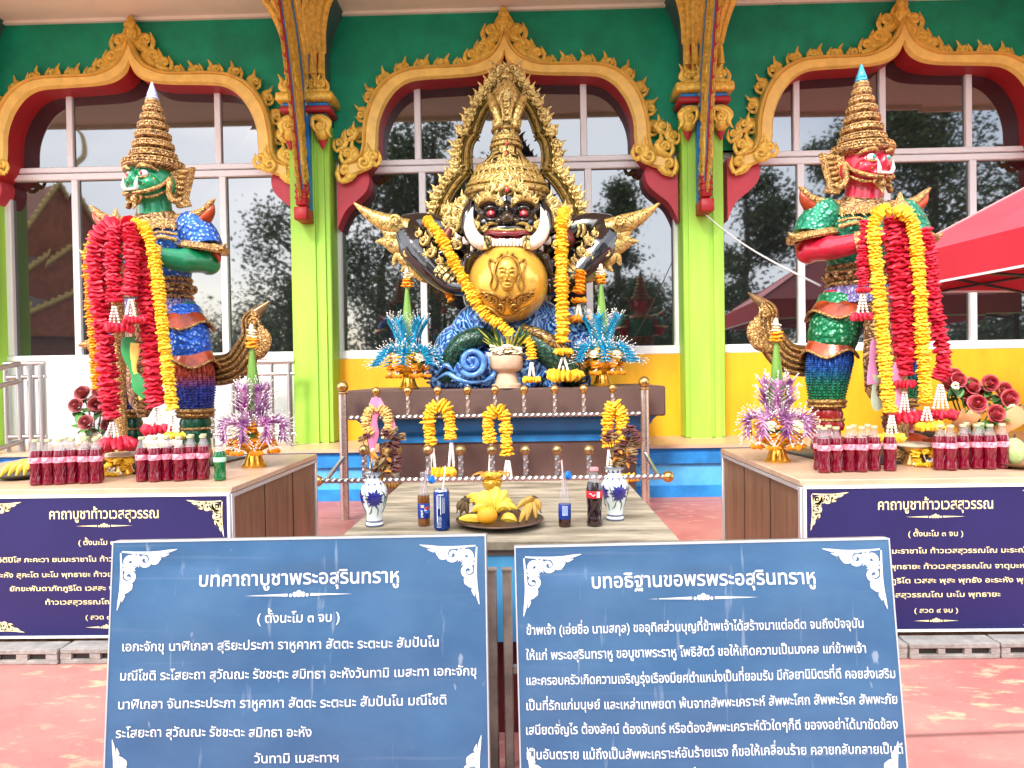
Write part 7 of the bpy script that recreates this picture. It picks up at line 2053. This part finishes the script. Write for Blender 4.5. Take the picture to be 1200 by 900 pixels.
# plate of fruit
p = PZ(586, 616, TZ)
t = thing('fruit_plate', 'round dark brown plate in the middle of the table', 'plate', (p.x, p.y, TZ), local=True)
m = MB(); m.lathe([(.08, 0), (.09, .003), (.145, .020), (.150, .023), (.148, .026), (.142, .022), (.09, .008), (.002, .007)], 44); m.build('plate', mat('brown_metal_plate', (.10, .055, .035), .3, .5, var=.3, vscale=10), t, (0, 0, 0))
def ztab(px, py, y): return P(px, py, y)
def bunch(label, hub, fingers, mt, r):
    m = MB(); h_ = Vector(hub)
    for (px, py, y, sag) in fingers:
        e_ = P(px, py, y); banana(m, h_ + (e_ - h_) * .12, e_, sag, r * rnd.uniform(.9, 1.1), (rnd.uniform(-.2, .2), -.2, 1), 0)
    m.ell(h_, (.018, .014, .016), 1, 10, 7)
    single(m, 'banana_bunch', label, 'bananas', [mt, M_STALK], (h_.x, h_.y, TZ + .012))
hub = P(580, 601, p.y - .01)
bunch('ripe yellow banana bunch at the middle and left of the brown plate', hub, [(547, 582, p.y + .02, .02), (551, 588, p.y - .0, .022), (557, 590, p.y - .02, .02), (566, 578, p.y + .05, .02), (575, 577, p.y + .05, .02), (588, 579, p.y + .05, .02), (600, 590, p.y + .03, .02), (606, 597, p.y, .016), (560, 583, p.y + .03, .03), (582, 575, p.y + .06, .03), (594, 582, p.y + .04, .03), (554, 600, p.y - .03, .02), (598, 598, p.y - .02, .02)], M_BAN, .0155)
m = MB()
for (a_, b_, y, s_) in [((570, 610), (538, 608), p.y - .06, .004), ((588, 609), (605, 611), p.y - .06, .01)]: banana(m, P(*a_, y), P(*b_, y), s_, .0165, (0, -.3, 1))
single(m, 'loose_banana', 'two loose yellow bananas lying at the front of the brown plate', 'bananas', [M_BAN, M_STALK], (p.x, p.y - .06, TZ + .012))
hub2 = P(625, 586, p.y + .03)
bunch('overripe brown spotted banana bunch at the right of the plate', hub2, [(609, 612, p.y - .03, .01), (606, 596, p.y + .0, .012), (617, 610, p.y - .03, .012), (628, 607, p.y - .01, .012), (633, 598, p.y + .0, .01), (616, 590, p.y + .01, .01)], M_BANO, .0125)
bunch('dark shrivelled banana hand at the left rear of the plate', P(545, 588, p.y + .06), [(536, 598, p.y + .02, .01), (540, 602, p.y + .02, .01), (548, 603, p.y + .03, .01)], mat('brown_banana_skin', (.16, .09, .03), .6, var=.4, vscale=14), .012)
o_ = P(571, 611, p.y - .10)
m = MB(); m.lathe([(.002, -.030), (.018, -.027), (.029, -.015), (.034, 0), (.029, .017), (.018, .027), (.006, .0285), (.001, .0275)], 28, (o_.x, p.y - .098, TZ + .055)); m.ell((o_.x, p.y - .098, TZ + .083), (.004, .004, .002), 1, 8, 5)
single(m, 'orange_fruit', 'round orange at the front of the brown plate', 'orange', [mat('orange_peel', (.80, .33, .01), .4, bump=.35, bscale=500), M_DKLEAF], (o_.x, p.y - .098, TZ + .012))
# footed bowl of orange flowers at the back of the table
p = PZ(577, 590, TZ)
t = thing('flower_bowl', 'small gold footed bowl of orange flowers behind the banana plate', 'flower bowl', (p.x, p.y, TZ), local=True)
m = MB(); m.lathe([(.035, 0), (.036, .006), (.022, .025), (.02, .05), (.034, .066), (.042, .088), (.040, .092), (.03, .08)], 22); m.build('gold_bowl', M_GOLDB, t, (0, 0, 0))
m = MB()
for i in range(5):
    a_ = i * 1.257; c = np.array((.022 * math.cos(a_), .022 * math.sin(a_), .095)); ruffle(m, [c, c + np.array((0, 0, .02))], .018, .5, 0, 10, i, .22)
for i in range(9):
    a_ = i * .7; leafcard(m, (.03 * math.cos(a_), .03 * math.sin(a_), .12), (math.cos(a_), math.sin(a_), .12), (0, 0, 1), .055, .03, 1)
m.build('orange_bloom', [M_MARI, mat('orange_paper_petal', (.62, .24, .03), .6, var=.3, vscale=30)], t, (0, 0, 0), fix=False)

# cord from the pillar to the red faced guardian
a_, b_ = P(824, 249, PY - .035), P(962, 335, 3.95)
m = MB(); m.tube([a_.lerp(b_, k / 12) - Vector((0, 0, .05 * math.sin(PI * k / 12))) for k in range(13)], .006, 6); m.ell(a_, .02, 0, 8, 6)
single(m, 'tie_cord', 'thin pale cord from the lime pillar to the red faced guardian', 'cord', [mat('pale_cord', (.55, .55, .52), .6)], tuple(a_))
m = MB(); 
# ------------------------------------------------------------ what stands behind the camera and shows in the windows
M_CROWN = mat('tree_leaf', (.035, .075, .018), .55, col2=(.075, .125, .03), vscale=1.2)
M_BARK = mat('bark', (.09, .065, .045), .85, var=.3, vscale=10, bump=.5)
def tree(x, y, h, rw, label, seed, conic=False, n=14000, z0=.08):
    rs = random.Random(seed)
    t = thing('shade_tree', label, 'tree', (x, y, 0), 'trees facing the temple')
    k_ = MB(); tips = []
    k_.tube(cr([(x, y, 0), (x + rs.uniform(-.1, .1), y, h * .35), (x + rs.uniform(-.2, .2), y, h * .7), (x, y, h * .95)], 4), [.2 * h / 8, .15 * h / 8, .09 * h / 8, .02], 8)
    for i in range(34):
        z = h * lerp(z0 + .05, .92, rs.random()); a_ = rs.uniform(0, 6.28)
        f_ = (z / h - z0) / (1 - z0)
        rr = rw * ((1 - f_) ** .8 if conic else math.sqrt(max(.05, 1 - (2 * f_ - .9) ** 2))) * rs.uniform(.6, 1)
        e = np.array((x + rr * math.cos(a_), y + rr * math.sin(a_), z + rr * .25))
        k_.tube(cr([(x, y, z - rr * .3), (lerp(x, e[0], .5), lerp(y, e[1], .5), z), e], 3), [.04, .025, .008], 5)
        tips.append(e); tips.append(np.array((lerp(x, e[0], .55), lerp(y, e[1], .55), z + .1)))
    k_.build('trunk', M_BARK, t)
    vs, fs = [], []
    for i in range(n):
        c = tips[rs.randrange(len(tips))] + np.array((rs.gauss(0, .42), rs.gauss(0, .42), rs.gauss(0, .4))) * rw / 2.6
        l = rs.uniform(.09, .19); d = unit(np.array((rs.gauss(0, 1), rs.gauss(0, 1), rs.gauss(-.4, .6)))); s_ = unit(np.cross(d, (rs.gauss(0, 1), rs.gauss(0, 1), rs.gauss(0, 1)))) * l * .28
        b = len(vs); vs += [c, c + d * l * .5 + s_, c + d * l, c + d * l * .5 - s_]; fs.append((b, b + 1, b + 2, b + 3))
    c_ = MB(); c_.add(vs, fs); c_.build('crown', M_CROWN, t, smooth=0, fix=False)
def mirror_at(px, py, d):
    """place at distance d behind the camera line whose reflection shows at that pixel"""
    p = P(px, py, 7.5 + 7.5 + d); return p.x, -d, p.z
def tr(px, py_top, d, rw, lab, seed, **k):
    x, y, z = mirror_at(px, py_top, d); tree(x, y, z, rw, lab, seed, **k)
tr(505, 128, 6.5, 1.9, 'broad leafy tree mirrored in the left of the middle window', 2)
tr(445, 175, 9, 2.4, 'leafy tree mirrored at the left edge of the middle window', 3)
tr(730, 192, 7.5, 1.35, 'tall pointed tree mirrored in the right of the middle window', 4, conic=True)
tr(868, 190, 8, 1.6, 'dark rounded tree mirrored at the left of the right window', 5)
tr(1090, 70, 5.0, 2.6, 'large spreading tree mirrored across the right window', 6, n=16000)
tr(985, 128, 8.0, 1.5, 'slim leafy tree mirrored behind the red faced guardian', 7)
tr(338, 215, 7, 1.5, 'thin branched tree mirrored at the right of the left window', 8, n=5000)
tr(1195, 150, 6, 2.2, 'leafy tree mirrored at the far right edge', 9)
tr(620, 330, 16, 3.0, 'low far tree mirrored behind the black statue', 10)
tr(290, 372, 18, 3.2, 'low far tree mirrored beside the green faced guardian', 12)
tr(770, 330, 14, 2.4, 'bushy tree mirrored low in the right of the middle window', 14)
# small temple with tiered tiled roofs, mirrored in the left window
x0, y0, z0 = mirror_at(92, 330, 9)
th = thing('temple_hall', 'small temple with tiered orange tiled roofs and gilded gables mirrored in the left window', 'building', (x0, y0, 0))
M_RT = mat('orange_roof_tile', (.30, .085, .03), .5, var=.35, vscale=6); M_GR = mat('green_roof_border', (.03, .10, .05), .5, var=.3, vscale=6)
m = MB(); m.box((x0 - 2.2, y0 - 3, 0), (x0 + 1.6, y0 + .4, 3.0)); m.build('wall', mat('dark_wood_wall', (.16, .06, .03), .6, var=.3), th)
for k_, (zb, zt_, ex) in enumerate([(2.7, 4.1, 0), (3.9, 5.6, -.6), (5.2, 7.6, -1.1)]):
    m = MB()
    xc = x0 - .3
    w_ = 2.6 + ex
    for sg in (-1, 1):
        m.add([(xc, y0 + .6 - k_ * .3, zt_), (xc, y0 - 3.2, zt_), (xc + sg * w_, y0 - 3.2, zb), (xc + sg * w_, y0 + .6 - k_ * .3, zb), (xc, y0 + .6 - k_ * .3, zt_ - .1), (xc, y0 - 3.2, zt_ - .1), (xc + sg * w_, y0 - 3.2, zb - .1), (xc + sg * w_, y0 + .6 - k_ * .3, zb - .1)], [(0, 1, 2, 3), (4, 7, 6, 5), (0, 3, 7, 4), (1, 5, 6, 2), (3, 2, 6, 7)])
    rf_ = m.build('roof', M_RT, th, smooth=0)
    m = MB()
    for sg in (-1, 1):
        for q in range(12):
            f_ = q / 12; m.ell((xc + sg * w_ * f_, y0 + .66 - k_ * .3, lerp(zt_, zb, f_) + .08), (.09, .07, .12), 0, 6, 4)
        m.tube([(xc, y0 + .66 - k_ * .3, zt_ + .05), (xc + sg * w_, y0 + .66 - k_ * .3, zb + .05)], .07, 6)
    if k_ == 2: m.tube(cr([(xc, y0 + .66, zt_), (xc + .05, y0 + .7, zt_ + .5), (xc + .35, y0 + .75, zt_ + .9), (xc + .3, y0 + .75, zt_ + 1.5), (xc + .05, y0 + .75, zt_ + 1.7)], 4), [.12, .1, .09, .06, .02], 8)
    m.build('gilded_gable', M_PGOLD, rf_)
    m = MB(); m.add([(xc - w_, y0 + .55 - k_ * .3, zb - .1), (xc + w_, y0 + .55 - k_ * .3, zb - .1), (xc, y0 + .55 - k_ * .3, zt_ - .1)], [(0, 1, 2)]); m.build('gable_panel', M_RT, rf_, smooth=0)
th.rotation_euler[2] = R(-62)
# boundary wall and hedge far behind
m = MB(); m.box((-30, -26.2, 0), (30, -26, 2.0)); single(m, 'boundary_wall', 'long low boundary wall mirrored far behind the trees', 'wall', [mat('grey_render', (.30, .26, .22), .8, var=.2)], (0, -26, 0))
m = MB(); rs = random.Random(3); vs, fs = [], []
for i in range(9000):
    c = np.array((rs.uniform(-28, 28), -22 + rs.gauss(0, .6), abs(rs.gauss(0, 1.3)) + .2 + math.sin(i) * .2)); l = rs.uniform(.2, .45); d = unit(np.array((rs.gauss(0, 1), rs.gauss(0, 1), rs.gauss(0, 1)))); s_ = unit(np.cross(d, (rs.gauss(0, 1), 1, rs.gauss(0, 1)))) * l * .3
    b = len(vs); vs += [c, c + d * l * .5 + s_, c + d * l, c + d * l * .5 - s_]; fs.append((b, b + 1, b + 2, b + 3))
m.add(vs, fs); o_ = m.build('hedge', M_CROWN, smooth=0, fix=False); o_['kind'] = 'stuff'; o_['label'] = 'far dark hedge mirrored low in the windows'; o_['category'] = 'hedge'
